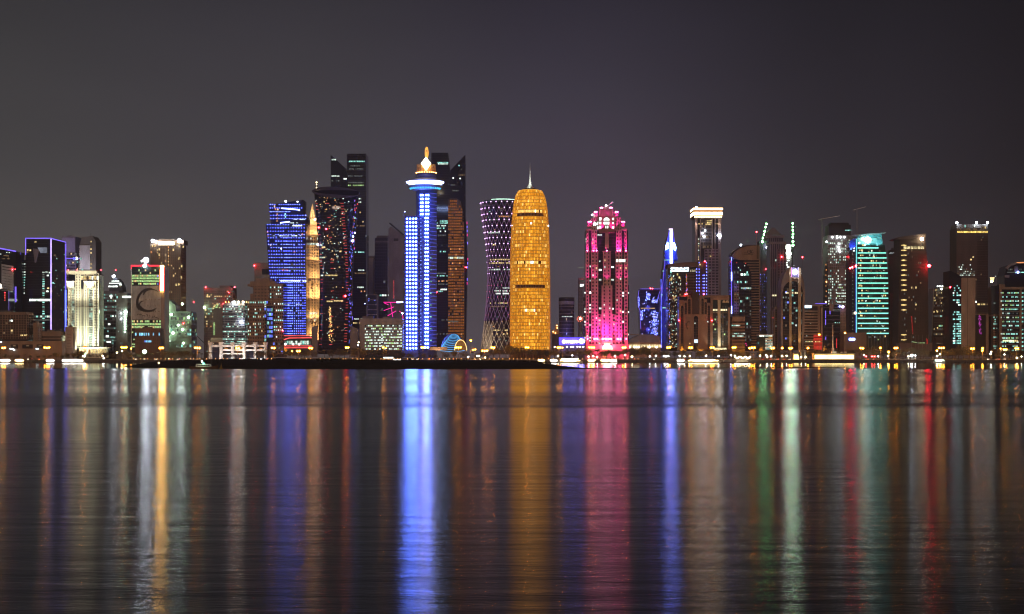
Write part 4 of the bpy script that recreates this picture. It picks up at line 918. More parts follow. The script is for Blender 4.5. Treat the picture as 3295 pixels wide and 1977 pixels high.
b.add('lattice_strut', mb, E('violet strut glow', (.62,.30,.62), .27, .3, .05), kind='stuff'); b.add('lattice_strut', mlow, M('pale painted steel', (.66,.60,.52), .5), kind='stuff')  # upper struts glow by themselves in place of floodlight on them
nm = {}
for j, t, v in nodes:
    if j > 19 or (j > 9 and rnd.random() < .55): continue
    r_ = (.8 if j < 8 else .55 if j < 13 else .4)
    key = r_
    if key not in nm: nm[key] = MB().ball(0,0,0,r_,7).mesh('node_light', n_purp if r_ > .5 else E('dull red node', (1,.18,.35), 2), smooth=True)
    put('node_light', nm[key], (cxl+(rl(v)+.2)*math.cos(t)-b.o[0], cyl+(rl(v)+.2)*math.sin(t)-b.o[1], b.Z(v)-b.o[2]), b.root)
b.add('crown_ring', MB().lathe(cxl, cyl, [(rl(650)-1.6,b.Z(648)),(rl(650)-2.4,b.Z(641)),(rl(650)-9,b.Z(638))], 48), M('green grey crown glass', (.10,.14,.12), .4), smooth=True)
b.add('crown_light', MB().lathe(cxl, cyl, [(rl(650)-1.9,b.Z(647)),(rl(650)-2.6,b.Z(639.5)),(rl(650)-5,b.Z(638.2))], 20, a0=R(-122), a1=R(-48), cap=False), E('mint crown light', (.6,1,.78), 2.0, .5, .12), smooth=True, label='bright mint white lit arc of the crown')
g_ = random.Random(4)
def onshaft(u, v, wu, hv, m, ind=True):
    d = b.X(u)-cxl; r_ = rl(v)-.55; 
    if abs(d) > r_: return
    y = cyl-math.sqrt(r_*r_-d*d)-.1
    if ind: 
        o = b.panel('window', u, v, wu, hv, y, m, .2, rot=math.asin(d/r_), cap=400)
    else: b.bulk(b.X(u), y, b.Z(v), wu*b.s, hv*b.s, m, .3)
for v,a,c,m,p in ((696,1606,1650,w_o,.8),(706,1570,1650,w_dim,.7),(747,1565,1622,w_w,.75),(777,1568,1592,w_dy,.7),(786,1585,1595,w_y,1),(834,1575,1645,w_y,.95),(845,1573,1645,w_y,.9),(866,1572,1645,w_w,.75),(926,1590,1645,w_w,.6),(935,1590,1645,w_w,.7),(944,1595,1640,w_W,.5),(975,1575,1645,w_y,.5),(986,1575,1645,w_dy,.6),(1063,1570,1650,w_y,.75),(1075,1565,1650,w_y,.65),(1084,1600,1650,w_dy,.6),(800,1615,1645,w_dim,.5),(905,1600,1645,w_dim,.4)):
    u = a
    while u < c:
        if g_.random() < p: onshaft(u+2.5, v, 4.6, 4.4, m)
        u += 5.4
for i in range(90): onshaft(g_.uniform(1560,1650), g_.uniform(660,1110), g_.uniform(2,4), g_.uniform(1.5,3), g_.choice([w_dim,w_t,w_dy,w_o,w_dim]), False)
b.add('base_screen', MB().lathe(cxl, cyl, [(rl(1140)+.5,b.Z(1145)),(rl(1090)-.2,b.Z(1090)),(rl(1040)-.3,b.Z(1042))], 24, a0=R(-180), a1=R(-118), cap=False), M('woven pale screen', (.30,.27,.22), .8), smooth=True)
for u, W_ in ((1545,22000),(1570,20000),(1600,12000)): b.spot(u, 1140, YL-22, u+6, 1070, YL+8, (1,.80,.52), W_, 80, 1)
b.done()
# 26 golden rounded tower
YG = 1900
b = B('golden_tower', 'rounded golden tower with a tall white needle on its dome', 'tower', 1706.5, YG)
cxg, cyg = b.X(1706.5), YG+26
gp = [(594,4.5),(597,12),(600,20.5),(603.5,28.5),(607,34.5),(611,39.5),(618,44.5),(628,49),(645,53.5),(670,57.5),(720,61.5),(800,64.5),(900,66),(1160,66.3)]
def rg(v): return interp(v, gp)*b.s
b.add('inner_drum', MB().lathe(cxg, cyg, [(rg(v)-1.0, b.Z(v)) for v in [1160,900,800,720,670,645,628,618,611,607,603.5,600,597,594]], 64), M('bronze glass', (.07,.035,.012), .45), smooth=True)
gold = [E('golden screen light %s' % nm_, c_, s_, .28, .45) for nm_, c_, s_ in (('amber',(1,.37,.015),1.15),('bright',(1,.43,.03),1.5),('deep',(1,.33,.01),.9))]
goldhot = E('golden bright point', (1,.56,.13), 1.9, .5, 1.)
gmb = [MB(), MB(), MB(), MB(), MB()]
nr, nc = 47, 76; g_ = random.Random(9); panels = []
for j in range(nr):
    v = 612+j*11.05
    for i in range(nc):
        t = -math.pi/2 + 2*math.pi*(i-nc/2+.5)/nc
        if math.sin(t) > .25: continue
        dark = (686<v<694 and abs(t+math.pi/2)<.85) or (912<v<922 and abs(t+math.pi/2)<.85) or (800<v<810 and -2.3<t<-1.85) or (812<v<818 and -1.35<t<-1.0)
        if dark: continue
        lit_ = (836<v<846 and abs(t+math.pi/2)<.9) or (998<v<1006 and -1.9<t<-1.35) or (675<v<684 and abs(t+math.pi/2)<.75)
        panels.append((abs(t+math.pi/2), j, t, v, lit_))
meshes_ = {}
def gpanel(t, v, k_, ind):
    r_ = rg(v)-.45; r2_ = rg(v+7.2)-.45; w_ = r_*2*math.pi/nc*.44; ct, st = math.cos(t), math.sin(t); z1, z0 = b.Z(v-4.3), b.Z(v+4.3)
    if not ind:
        mb_ = gmb[k_]; kk = len(mb_.v)
        for rr, zz in ((r2_,z0),(r_,z1)):
            for s_ in (-1,1): mb_.v.append((cxg+rr*ct-s_*w_*st, cyg+rr*st+s_*w_*ct, zz))
        mb_.f.append((kk,kk+1,kk+3,kk+2)); return
    key = (round(v), k_)
    if key not in meshes_:
        q = MB(); d_ = r2_-r_
        q.v = [(-w_,-d_/2-.02,z0-(z0+z1)/2),(w_,-d_/2-.02,z0-(z0+z1)/2),(w_,d_/2-.02,z1-(z0+z1)/2),(-w_,d_/2-.02,z1-(z0+z1)/2),(-w_,.3,z0-(z0+z1)/2),(w_,.3,z0-(z0+z1)/2),(w_,.3,z1-(z0+z1)/2),(-w_,.3,z1-(z0+z1)/2)]
        q.f = [(0,1,2,3),(5,4,7,6),(0,3,7,4),(1,5,6,2),(3,2,6,7),(0,4,5,1)]
        meshes_[key] = q.mesh('screen_panel', (gold+[goldhot, w_W])[k_])
    rr = (r_+r2_)/2; o = put('screen_panel', meshes_[key], (cxg+rr*ct-b.o[0], cyg+rr*st-b.o[1], (z0+z1)/2-b.o[2]), b.root); o.rotation_euler.z = t+math.pi/2
cnt = 0
for d_, j, t, v, lit_ in sorted(panels):
    q_ = g_.random(); k_ = 0 if q_ < .50 else 1 if q_ < .76 else 2
    if lit_: k_ = 3 if g_.random() < .8 else 4
    elif g_.random() < .05: k_ = 3
    gpanel(t, v, k_, cnt < 295); cnt += 1
for k_ in range(4): b.add('screen_panel', gmb[k_], (gold+[goldhot])[k_], kind='stuff')
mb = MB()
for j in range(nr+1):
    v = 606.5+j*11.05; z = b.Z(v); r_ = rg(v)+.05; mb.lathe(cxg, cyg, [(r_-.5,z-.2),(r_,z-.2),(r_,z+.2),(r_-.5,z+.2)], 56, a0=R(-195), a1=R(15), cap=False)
M('gold anodised screen', (.70,.34,.07), .4, .5); b.add('screen_hoop', mb, E('gold hoop glow', (1,.40,.04), .8), kind='stuff')  # hoops get their own glow in place of light falling on gold
mb = MB()
for i in range(nc):
    t = -math.pi/2 + 2*math.pi*(i-nc/2)/nc
    if math.sin(t) > .25: continue
    vs_ = [610,630,660,720,800,900,1160]
    for a_, c_ in zip(vs_, vs_[1:]): mb.tube((cxg+(rg(a_)-.1)*math.cos(t), cyg+(rg(a_)-.1)*math.sin(t), b.Z(a_)), (cxg+(rg(c_)-.1)*math.cos(t), cyg+(rg(c_)-.1)*math.sin(t), b.Z(c_)), .2, n=4)
b.add('screen_rib', mb, MATS['gold anodised screen'], kind='stuff')
b.add('dome_ring', MB().lathe(cxg, cyg, [(rg(606)+.5,b.Z(609)),(rg(606)+.9,b.Z(607)),(rg(603),b.Z(604))], 40), E('dome ring light', (1,.5,.08), .9, .2), smooth=True)
b.add('needle', MB().lathe(cxg, cyg, [(6.5,b.Z(598.5)),(3.2,b.Z(594)),(1.9,b.Z(586)),(1.1,b.Z(570)),(.6,b.Z(545)),(.15,b.Z(515))], 10), M('white steel needle', (.7,.7,.68), .5), smooth=True)
b.spot(1692, 604, cyg-16, 1706, 570, cyg, (.86,1,.86), 16000, 60, .5); b.spot(1720, 604, cyg-16, 1706, 560, cyg, (.86,1,.86), 16000, 60, .5)
for u,v in ((1709,719),(1765,723),(1650,722)): b.lamp('facade_lamp', u, v, cyg-25.8 if u==1709 else cyg-6, 2.7, E('small white lamp', (.95,.97,1), 9))
b.done()
# 27 small towers right of the golden one
b = B('round_tower', 'small hazy blue cylinder tower with horizontal bands above the glowing blue sign', 'tower', 1824, 2180)
b.add('shaft', MB().lathe(b.X(1824), 2192, [(10.6,G),(10.6,b.Z(960))], 28), glassP, smooth=True); b.add('crown', MB().lathe(b.X(1824), 2192, [(10.9,b.Z(968)),(10.9,b.Z(957))], 28), frameD, smooth=True)
mb = MB()
for j in range(11): mb.lathe(b.X(1824), 2192, [(10.6,b.Z(974+j*12)-.5),(10.9,b.Z(974+j*12)-.5),(10.9,b.Z(974+j*12)+.6),(10.6,b.Z(974+j*12)+.6)], 28, cap=False)
b.add('floor_band', mb, lilac); b.add('crown_collar', MB().lathe(b.X(1824), 2192, [(11,b.Z(980)),(11,b.Z(969))], 28, cap=False), M('pale lilac collar', (.38,.34,.46), .6), smooth=True)
for i in range(7): b.panel('window', 1810+i*5, 1019, 4, 2.4, 2179.9, w_w)
b.spot(1824, 1085, 2165, 1824, 1040, 2185, (.3,.3,1), 9000, 110, 2); b.done()
b = tower('apartment_tower', 'slim hazy tower with a lit balcony column left of the pink tower', 1860, 1884, 896, 2230, 20, concreteD, lilac, (4,18,.5,.55), 900, vb=1100, lit=[(w_dim,.12)], side=False, roof=False)
for u in (1869,1876): b.panel('window', u, 919, 5, 8, 2229, w_W); b.panel('window', u, 905, 4, 7, 2229, w_dim)
b.lamp('warning_light', 1881, 892, 2226, 1.6, n_warn); b.done()
b = B('tower_crane', 'thin pale crane above the slim tower left of the pink tower', 'crane', 1875, 2225)
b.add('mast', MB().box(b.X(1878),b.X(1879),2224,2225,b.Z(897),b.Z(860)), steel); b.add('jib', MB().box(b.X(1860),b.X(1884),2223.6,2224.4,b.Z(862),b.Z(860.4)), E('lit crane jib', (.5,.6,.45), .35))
b = B('rooftop_sign', 'red ring shaped neon sign left of the pink tower', 'sign', 1866, 2150)
for i in range(9): b.lamp('bulb', 1866+9*math.cos(i*.698), 1027+8*math.sin(i*.698), 2150, 1.5, E('salmon bulb', (1,.16,.08), 3))
b.lamp('bulb', 1867, 1026, 2149, 4.2, E('pale red bulb', (1,.38,.30), 9)); b.add('sign_post', MB().box(b.X(1865.3),b.X(1866.7),2151,2151.6,G,b.Z(1020)), frameM)
b = B('low_block', 'small orange lit rooftop block beside the golden tower', 'building', 1786, 2080)
b.box('block_body', 1776, 1800, 1064, 1130, 2080, 2095, sandst); b.box('turret', 1786, 1795, 1048, 1064.2, 2081, 2086, sandst)
for u,v in ((1780,1068),(1787,1072),(1793,1056),(1792,1048)): b.lamp('roof_lamp', u, v, 2078, 2, sodiumS)
b.box('grey_wing', 1778, 1808, 1076, 1140, 2068, 2078, lilac)
# blue sign building
b = B('sign_building', 'low building with a long glaring white and violet blue rooftop sign left of the pink tower', 'building', 1840, 1985)
b.box('building_body', 1798, 1882, 1086, 1145, 1985, 2005, M('blue grey render', (.2,.2,.27), .8))
sb_ = b.box('sign_board', 1799, 1881, 1087, 1110, 1983.4, 1984.9, E('violet sign board', (.09,.055,1), 3.2, .3, .15))
wl = E('white sign letter', (.22,.19,1), 42, 0, 1, True)
for i, (u, r_) in enumerate(((1814,5.8),(1822,4.9),(1829,4.8),(1836,5),(1842,5.3),(1849,5),(1856,4.8))): b.add('sign_letter', MB().lathe(0,0,[(0.01,0)],3) if False else MB().slab([(b.X(u)+r_*b.s*math.cos(R(a)), b.Z(1100)+r_*.98*b.s*math.sin(R(a))) for a in range(0,360,30)], 1982.4-i*.01, 1983.3), wl, parent=sb_)
b.add('sign_disc', MB().slab([(b.X(1870.5)+7.3*b.s*math.cos(R(a)), b.Z(1098.5)+8*b.s*math.sin(R(a))) for a in range(0,360,24)], 1982.5, 1983.3), wl, parent=sb_, label='large round emblem disc at the end of the sign')
b.spot(1840, 1098, 1965, 1840, 1098, 1984, (.2,.15,1), 9000, 140, 3)
for u in (1784,1824,1836,1843,1857,1865,1875): b.lamp('path_lamp', u, 1117, 1975, 2.3, E('pale pink lamp', (1,.85,.8), 7))
b.done()

# 28 pink floodlit stepped tower
REDS = E('strong red obstruction light', (1,.02,.03), 130, 0, 1, True)
YP = 1900
b = B('stepped_hotel', 'stepped stone tower floodlit hot pink with small domed turrets on top', 'tower', 1952, YP)
st = M('pink buff stone', (.48,.33,.28), .85); PK = (1,.014,.44)
pinkhot = E('pink roof lamp', (1,.09,.42), 110, 0, 1, True)
b.box('tower_body', 1884, 2021, 742, 1135, YP, YP+36, glassD)
b.box('lower_body', 1881, 2024, 918, 1135.2, YP+.6, YP+37, glassD)
WL = [(w_w,.04),(w_y,.02)]
def pp(u0, u1, v0, v1, d, cols, rows, wf=.42, hf=.5, lit=WL, **kw): pier(b, u0, u1, v0, v1, YP, d, st, cols, rows, wf, hf, lit, .5, off=w_off, cap=290, name='wing_pier', **kw)
pp(1884,1895.5,812,1110,3.2,1,26); pp(1902,1924.5,812,1110,3.6,2,26); pp(1980,2001.5,812,1110,3.6,2,26); pp(2007.5,2020,812,1110,3.2,1,26)
pp(1939.5,1964.5,811,922,4.2,2,10,.3,.55); pp(1935,1969.5,920,1112,6.0,2,17,.26,.5)
pp(1922,1935,1012,1112,3.2,1,8,.5,.5,lit=[(w_w,.5)]); pp(1969.8,1980,1012,1112,3.2,1,8,.5,.5,lit=[(w_w,.25)])
# setback shafts above the first ledge
pp(1887,1893.5,742,811.8,1.6,1,6); pp(1903.5,1921,742,811.8,2,2,6); pp(1982,1999.5,742,811.8,2,2,6); pp(2009.5,2016,742,811.8,1.6,1,6)
b.outline('centre_fin', [(1948,740),(1957,740),(1959,800),(1946,800)], YP-2.6, YP+.02, st)
for a,c,v in ((1882.5,1897,811),(1900.5,1926,811),(1978.5,2003,811),(2006,2021.5,811),(1938,1966,810)): b.box('ledge', a, c, v-1, v+1.4, YP-4.6, YP-.1, st)
for v,m in ((854,E('coral strip light',(1,.13,.18),.9)),):
    for a,c in ((1884,1896),(1902,1924.5),(1980,2003),(2007,2020)): b.box('strip_light', a, c, v-.8, v+.8, YP-4.0, YP-3.65, m)
mb = MB()
for j in range(32):
    v = 760+j*11.2; mb.box(b.X(1884)+.05, b.X(2021)-.05, YP-.25, YP-.01, b.Z(v+1.6), b.Z(v))
b.add('floor_band', mb, M('dark plum band', (.05,.03,.045), .5), kind='stuff')
for u,v,w in ((1899,903,4),(1899,941,4),(1899,982,4),(1887,861,3),(1930,869,6),(1933,869,5),(1971,860,9),(1931,901,8),(1971,901,9),(1882.5,943,4),(1899,943,9),(2004,943,8),(2022,943,4),(2004,952,8),(1932,993,9),(1898,993,9),(1898,1004,9),(2004,1004,9),(2022,1005,4),(1882.5,994,4),(1882.5,1004,4),(2004,1036,9),(1898,1046,9),(1898,1087,9),(1898,1097,9),(1930,1097,9),(1882.5,1036,4),(1882.5,1046,4),(1882.5,1087,4),(1882.5,1097,4),(2022,1077,4),(1972,994,5),(1925,757,9),(1934,757,6),(1953,757,4),(1885.3,770,3.6),(1885.3,778,3.6),(1930,841,3),(1899,858,3),(2019,871,3)): b.panel('window', u, v, w, 5.4, YP-.4 if v < 918 else YP+.3-.6, w_W if rnd.random()<.5 else w_w, cap=999)
for u in (1985,1994,2002,2008): b.panel('window', u, 840, 6.4, 8, YP-4.1, w_W, cap=999)
# tiers
b.box('tier', 1887, 1908, 737, 742.3, YP-1.8, YP+30, st); b.box('tier', 1996, 2018, 737, 742.3, YP-1.8, YP+30, st)
pier(b, 1904, 1927, 701, 742, YP, 1.2, st, 4, 4, .4, .55, [(w_W,.2)], .5, off=w_off, cap=999); pier(b, 1977, 1998, 701, 742, YP, 1.2, st, 4, 4, .4, .55, [(w_W,.05)], .5, off=w_off, cap=999)
b.box('tier', 1904, 1998, 701.2, 742.2, YP+1, YP+34, st)
b.box('centre_block', 1927, 1977, 695, 750, YP-3.4, YP+30, M('brown centre stone', (.22,.15,.09), .85))
b.outline('lit_lunette', [(1941+ (10-10*math.cos(R(a))), 711-10*math.sin(R(a))) for a in range(0,181,20)], YP-3.8, YP-3.45, w_W)
b.box('lit_panel', 1941.5, 1960, 715, 723.5, YP-3.8, YP-3.45, w_W)
for u,v,w,h in ((1931,706,7,9),(1931,719,7,8),(1930,732,7,8),(1972,706,5,7),(1972,719,4,6),(1972,733,6,7),(1949,732,3,8),(1955,732,3,8),(1911,722,4,9),(1916,722,4,9),(1922,721,4,8),(1923,734,4,8)): b.panel('window', u, v, w, h, YP-3.7 if 1925<u<1980 else YP-1.5, w_W, cap=999)
for i in range(8): b.box('cornice', 1926.6, 1977.4, 695, 697, YP-4, YP-3.42, st) if i == 0 else None
b.box('pediment', 1929, 1974, 676, 695.2, YP+1, YP+24, st); b.box('attic', 1928.5, 1974, 673, 676.2, YP-.5, YP+25, st)
b.box('crown_mast', 1943, 1960, 660, 673.2, YP+8, YP+16, M('dark crown stone', (.10,.05,.05), .8))
def turret(u, v, r, h, y):                        # v: dome top, h: column height in photo pixels
    rr = r*b.s; x = b.X(u)
    tf = b.add('turret', MB().lathe(x, y, [(rr*1.15,b.Z(v+h+8)),(rr*1.15,b.Z(v+h+4))], 12), st)
    mb = MB()
    for i in range(8): mb.tube((x+rr*.85*math.cos(i*math.pi/4+.2), y+rr*.85*math.sin(i*math.pi/4+.2), b.Z(v+h+4)), (x+rr*.85*math.cos(i*math.pi/4+.2), y+rr*.85*math.sin(i*math.pi/4+.2), b.Z(v+6)), .34, n=5)
    b.add('column', mb, st, parent=tf)
    b.add('dome', MB().lathe(x, y, [(rr*1.1,b.Z(v+6.5)),(rr*1.12,b.Z(v+5)),(rr*.9,b.Z(v+2.2)),(rr*.5,b.Z(v+.5)),(.05,b.Z(v-.5))], 14), M('pink lit dome render', (.75,.6,.62), .7), parent=tf, smooth=True)
    for q in (-.5,.5): b.lamp('dome_lamp', u+q*r*1.0, v+4.2, y-rr*1.4, 1.5, pinkhot)
    b.spot(u, v+h+3, y-rr-2.5, u, v+2, y, PK, 6500*rr/2.5, 130, .4)
turret(1897.5,710,7,14,YP+3); turret(2005,710,7,14,YP+3); turret(1917,678,6.4,14,YP+4); turret(1984.5,678,6.4,14,YP+4); turret(1936,664,5.6,8,YP+6); turret(1966.5,664,5.6,8,YP+6)
b.add('roof_dish', MB().tube((b.X(1956),YP+12,b.Z(661)),(b.X(1973.5),YP+12,b.Z(647)),.5,.9), M('white dish frame', (.7,.6,.65), .6)); b.lamp('mast_lamp', 1952, 660, YP+6, 2.2, n_white); b.lamp('warning_light', 1905.5, 692.5, YP-1, 2.2, n_white)
# pink floodlights
def up(u, v, y, W_, ang=60, tv=40): b.spot(u, v, y, u, v-tv, y+2.2, PK, W_*22, ang, .35)
for u, W_ in ((1889.5,900),(1909,1500),(1919,1100),(1952,700),(1986,1500),(1995,1500),(2013,1000)): up(u, 809.2, YP-3.7, W_*4.2, 70); b.lamp('pink_floodlight', u, 807.8, YP-4.2, 1.5, pinkhot)
for u in (1936,1945,1959,1968): up(u, 695.3, YP-1.2, 2600, 100, 20)
for u in (1932,1972): up(u, 742, YP-5.5, 2000, 90, 20)
def graze(u, v, yf, W_, tv=120, off=2.0): b.spot(u, v, yf-off, u, v-tv, yf+.6, PK, W_, 64, .3)
for u in (1938.5,1946,1958,1966): graze(u, 1094, YP-6, 190000); graze(u, 1094, YP-6, 26000, 260, 3.5)
for u in (1905,1911,1920,1984,1992,1998): graze(u, 1094, YP-3.6, 110000); graze(u, 1094, YP-3.6, 13000, 260, 3.5)
for u in (1890,2014): graze(u, 1094, YP-3.2, 110000); graze(u, 1094, YP-3.2, 13000, 260, 3.5); up(u, 1118, YP-7, 5200, 70, 30)
for u in (1890,1913,1952,1990,2014): up(u, 920, YP-9, 1200, 60, 60)
for u in (1937,1941,1946,1950,1956,1960,1965,1911,1917,1922,1985,1990,1996,1890,2014): b.lamp('pink_floodlight', u, 1091.5, YP-(7.2 if 1935<u<1970 else 4.9), 1.35, pinkhot)
b.box('podium', 1884, 2024, 1108, 1160, YP-6, YP+30, st); b.box('corner_pylon', 1886, 1895, 1098, 1125, YP-8, YP-6.02, st); b.box('corner_pylon', 2010, 2019, 1098, 1125, YP-8, YP-6.02, st)
for u in (1895,1915,1932,1975,1995,2012): b.spot(u, 1128, YP-26, u, 1116, YP-6, (1,.02,.16), 26000, 100, 1)
b.add('entrance_dome', MB().lathe(b.X(1953), YP-8, [(5.6*math.cos(R(a)), b.Z(1124)+5.9*math.sin(R(a))) for a in range(0,91,12)], 24), E('glowing entrance dome', (1,.35,.66), 22, .1, .2, True), smooth=True)
b.box('dome_ledge', 1936, 1970, 1121.5, 1125.2, YP-14, YP-6.1, E('warm ledge light', (1,.75,.4), 2.6)); b.box('lit_sign', 1942, 1963, 1103.5, 1107.6, YP-6.6, YP-6.05, E('cream sign box', (1,.82,.55), 1.6))
b.box('doorway', 1940, 1952, 1132, 1150, YP-6.4, YP-6.05, w_o); b.box('porch_column', 1930, 1933, 1128, 1158, YP-12, YP-11, M('orange lit column', (.7,.4,.2), .7))
b.done()
# 29 blue led tower and the pale roof behind the trees
b = B('blue_led_tower', 'short curved tower outlined in blue neon with white light patches', 'tower', 2088, 2120)
b.outline('tower_body', [(2058,930),(2124,930),(2127,1100),(2062,1100),(2056,1000),(2052,960)], 2120, 2145, glassB)
mb = MB(); g_ = random.Random(21)
for j in range(16):
    v = 936+j*9.2; mb.box(b.X(2058), b.X(2124), 2119.7, 2119.98, b.Z(v+1), b.Z(v))
b.add('floor_band', mb, M('blue grey spandrel', (.06,.07,.16), .5))
for pts in ([(2060,930.5),(2124,930.5)],[(2056,935),(2052,960),(2054,985),(2059,1000),(2062,1060)],[(2124,932),(2117,960)],[(2120,960),(2126,1000),(2127,1060)]):
    for p,q in zip(pts,pts[1:]): b.add('neon_strip', MB().tube((b.X(p[0]),2119,b.Z(p[1])),(b.X(q[0]),2119,b.Z(q[1])),.32,n=4), n_blue)
for i in range(430):
    z_ = g_.random()
    if z_ < .12: u, v = g_.uniform(2080,2094), g_.uniform(945,965)
    elif z_ < .18: u, v = g_.uniform(2097,2115), g_.uniform(966,976)
    elif z_ < .25: u, v = g_.uniform(2054,2058), g_.uniform(955,990)
    elif z_ < .36: u, v = g_.uniform(2061,2068), g_.uniform(1000,1030)
    elif z_ < .90: u, v = g_.gauss(2106,6), g_.uniform(1001,1082)
    else: u, v = g_.uniform(2064,2120), g_.uniform(940,1080)
    if 2058 < u < 2122 or v > 990 or u < 2058: b.bulk(b.X(min(u,2121)), 2119.6, b.Z(v), g_.uniform(1.2,3)*b.s, g_.uniform(2,4.5)*b.s, g_.choice([w_b, n_led, w_b, E('lavender light',(.55,.5,1),1.8,.4)]))
b.box('gold_line', 2062, 2107, 991, 994, 2119.2, 2119.6, E('gold slot light', (1,.62,.25), .75, .6, .3)); b.lamp('warning_light', 2093, 929, 2118, 2.2, n_warn); b.lamp('warning_light', 2099, 930, 2118, 1.6, n_warn)
for W_,v in ((9000,1060),(9000,990)): b.spot(2090, v, 2098, 2090, v, 2120, (.1,.1,1), W_, 150, 3)
b.done()
b = B('arcade_hall', 'long low hall with a pale curved roof and brightly lit cream arcade', 'building', 2075, 1960)
b.box('hall_body', 2022, 2126, 1103, 1150, 1960, 1990, sandst)
b.outline('curved_roof', [(2022,1103),(2024,1094),(2038,1086),(2050,1080),(2060,1076),(2110,1078),(2126,1084),(2126,1103)], 1962, 1990, M('pale roof membrane', (.22,.21,.28), .8))
b.box('roof_edge', 2025, 2055, 1076, 1078, 1959, 1990, M('warm roof trim', (.4,.28,.18), .7)) 
for i in range(20): b.box('arcade_column', 2024+i*5.2, 2025.2+i*5.2, 1108, 1140, 1957.5, 1959, cream)
for i in range(20): b.panel('arcade_window', 2027+i*5.2, 1114, 3.9, 9, 1959.6, E('cream arcade light', (1,.80,.42), 1.7, .4))
for u in (2014,2024,2040,2047,2053,2083,2088,2110): b.lamp('lantern', u, 1118, 1950, 3.2, E('cream globe', (1,.88,.62), 6))
b.add('roof_finial', MB().lathe(b.X(2056), 1958, [(1.1,b.Z(1107)),(.7,b.Z(1101)),(.08,b.Z(1096))], 8), sandst); b.add('roof_finial', MB().lathe(b.X(2122), 1958, [(1.1,b.Z(1107)),(.7,b.Z(1101)),(.08,b.Z(1094))], 8), sandst)
b.done()
# 30 blue blade tower
YBL = 2010
b = B('blade_tower', 'slim blue lit tower tapering to a vertical white light beam', 'tower', 2150, YBL)
b.outline('tower_body', [(2139,838),(2168,838),(2172,1130),(2124,1130),(2127,990),(2131,900)], YBL, YBL+30, M('blue lit glass', (.03,.05,.22), .35))
b.outline('crown_body', [(2139,838),(2139,810),(2143,795),(2147,770),(2158,742),(2168,770),(2175,800),(2181,838)], YBL+1, YBL+24, M('blue lit glass', (.03,.05,.22), .35))
b.box('light_beam', 2155.5, 2163.5, 739, 848, YBL-2.6, YBL-.4, E('white violet beam', (.17,.20,1), 30, .05, .1, True)); b.box('beam_cap', 2152, 2164, 737, 739, YBL-3, YBL, E('warm beam cap', (1,.75,.9), 3))
for pts in ([(2141,806),(2142,790),(2147,779),(2151,783),(2151,800)],[(2167,780),(2171,783),(2176,798),(2174,808),(2168,804)]): b.outline('light_lobe', pts, YBL-1.4, YBL-.4, E('icy lobe light', (.14,.28,1), 30, .1, .1, True))
mb = MB()
for j in range(38):
    v = 848+j*7.4; a = interp(v, [(838,2139),(900,2131),(990,2127),(1130,2124)]); mb.box(b.X(a)+.2, b.X(2168), YBL-.2, YBL-.01, b.Z(v+1), b.Z(v))
b.add('floor_band', mb, M('blue grey spandrel', (.06,.07,.16), .5))
for i in range(7): b.panel('window', 2133+i*3.4, 991, 3, 4, YBL-.4, w_t); b.panel('window', 2140+i*4.2, 837.4, 3.4, 3, YBL-.4, w_t)
for u,v in ((2146,873),(2134,873),(2130,950),(2142,1050),(2150,1032)): b.panel('window', u, v, 4, 5, YBL-.4, w_t)
for v in range(850,1120,30): b.spot(2148, v, YBL-16, 2148, v-8, YBL, (.06,.09,1), 3600, 140, 2)
b.spot(2160, 800, YBL-16, 2160, 790, YBL, (.15,.3,1), 6500, 140, 2)
for p,q in (((2142,800),(2153,742)),((2174,800),(2165,742)),((2139,838),(2125,1000))): b.add('edge_tube', MB().tube((b.X(p[0]),YBL-.6,b.Z(p[1])),(b.X(q[0]),YBL-.6,b.Z(q[1])),.3,n=4), n_blue)
mb = MB()
for j in range(60): mb.octa(b.X(2127+.02*j), YBL-.6, b.Z(900+j*3.7), .4); 
b.add('neon_beads', mb, n_led, kind='stuff'); b.done()
# 31 sign building with sloped roof
YSg = 1945
b = B('sign_tower', 'glass block with two rows of glaring white lettering under a sloping brown roof', 'tower', 2205, YSg)
b.box('tower_body', 2150, 2240, 862, 1130, YSg, YSg+30, glassK)
b.outline('roof_fascia', [(2148,851),(2200,845),(2246,843),(2246,860),(2150,863)], YSg-.8, YSg+31, M('plum brown fascia', (.15,.10,.095), .8))
wl2 = E('ice white letter', (.72,.92,1), 4.5, 0, 1, True)
for r_, (v, hh) in enumerate(((864.5,5),(871.5,5.5))):
    u = 2158
    while u < 2214:
        w = rnd.uniform(2.2,4.4); mb = MB().box(b.X(u), b.X(u+w), YSg-1.2, YSg-.4, b.Z(v+hh/2*rnd.uniform(.8,1.1)), b.Z(v-hh/2*rnd.uniform(.5,1.1))); 
        if rnd.random()<.5: mb.box(b.X(u+w*.3), b.X(u+w*.6), YSg-1.25, YSg-.42, b.Z(v+hh*.3), b.Z(v-hh*.85))
        b.add('sign_letter', mb, wl2); u += w+.7
b.panel('window', 2159, 876, 6, 7, YSg-.2, w_t)
for u in (2221,2226,2231,2235): b.add('small_sign_letter', MB().box(b.X(u), b.X(u+2.4), YSg-1.2, YSg-.4, b.Z(876), b.Z(868+ (u%3))), E('dull cream letter', (.9,.8,.5), .6))
grid(b, 2152, 2207, 882, 1120, YSg, 8, 26, .86, .72, frameD, .3); grid(b, 2209, 2238, 880, 1120, YSg, 5, 26, .9, .6, M('plum brown fascia', (.15,.10,.095), .8), .3)
g_ = random.Random(31)
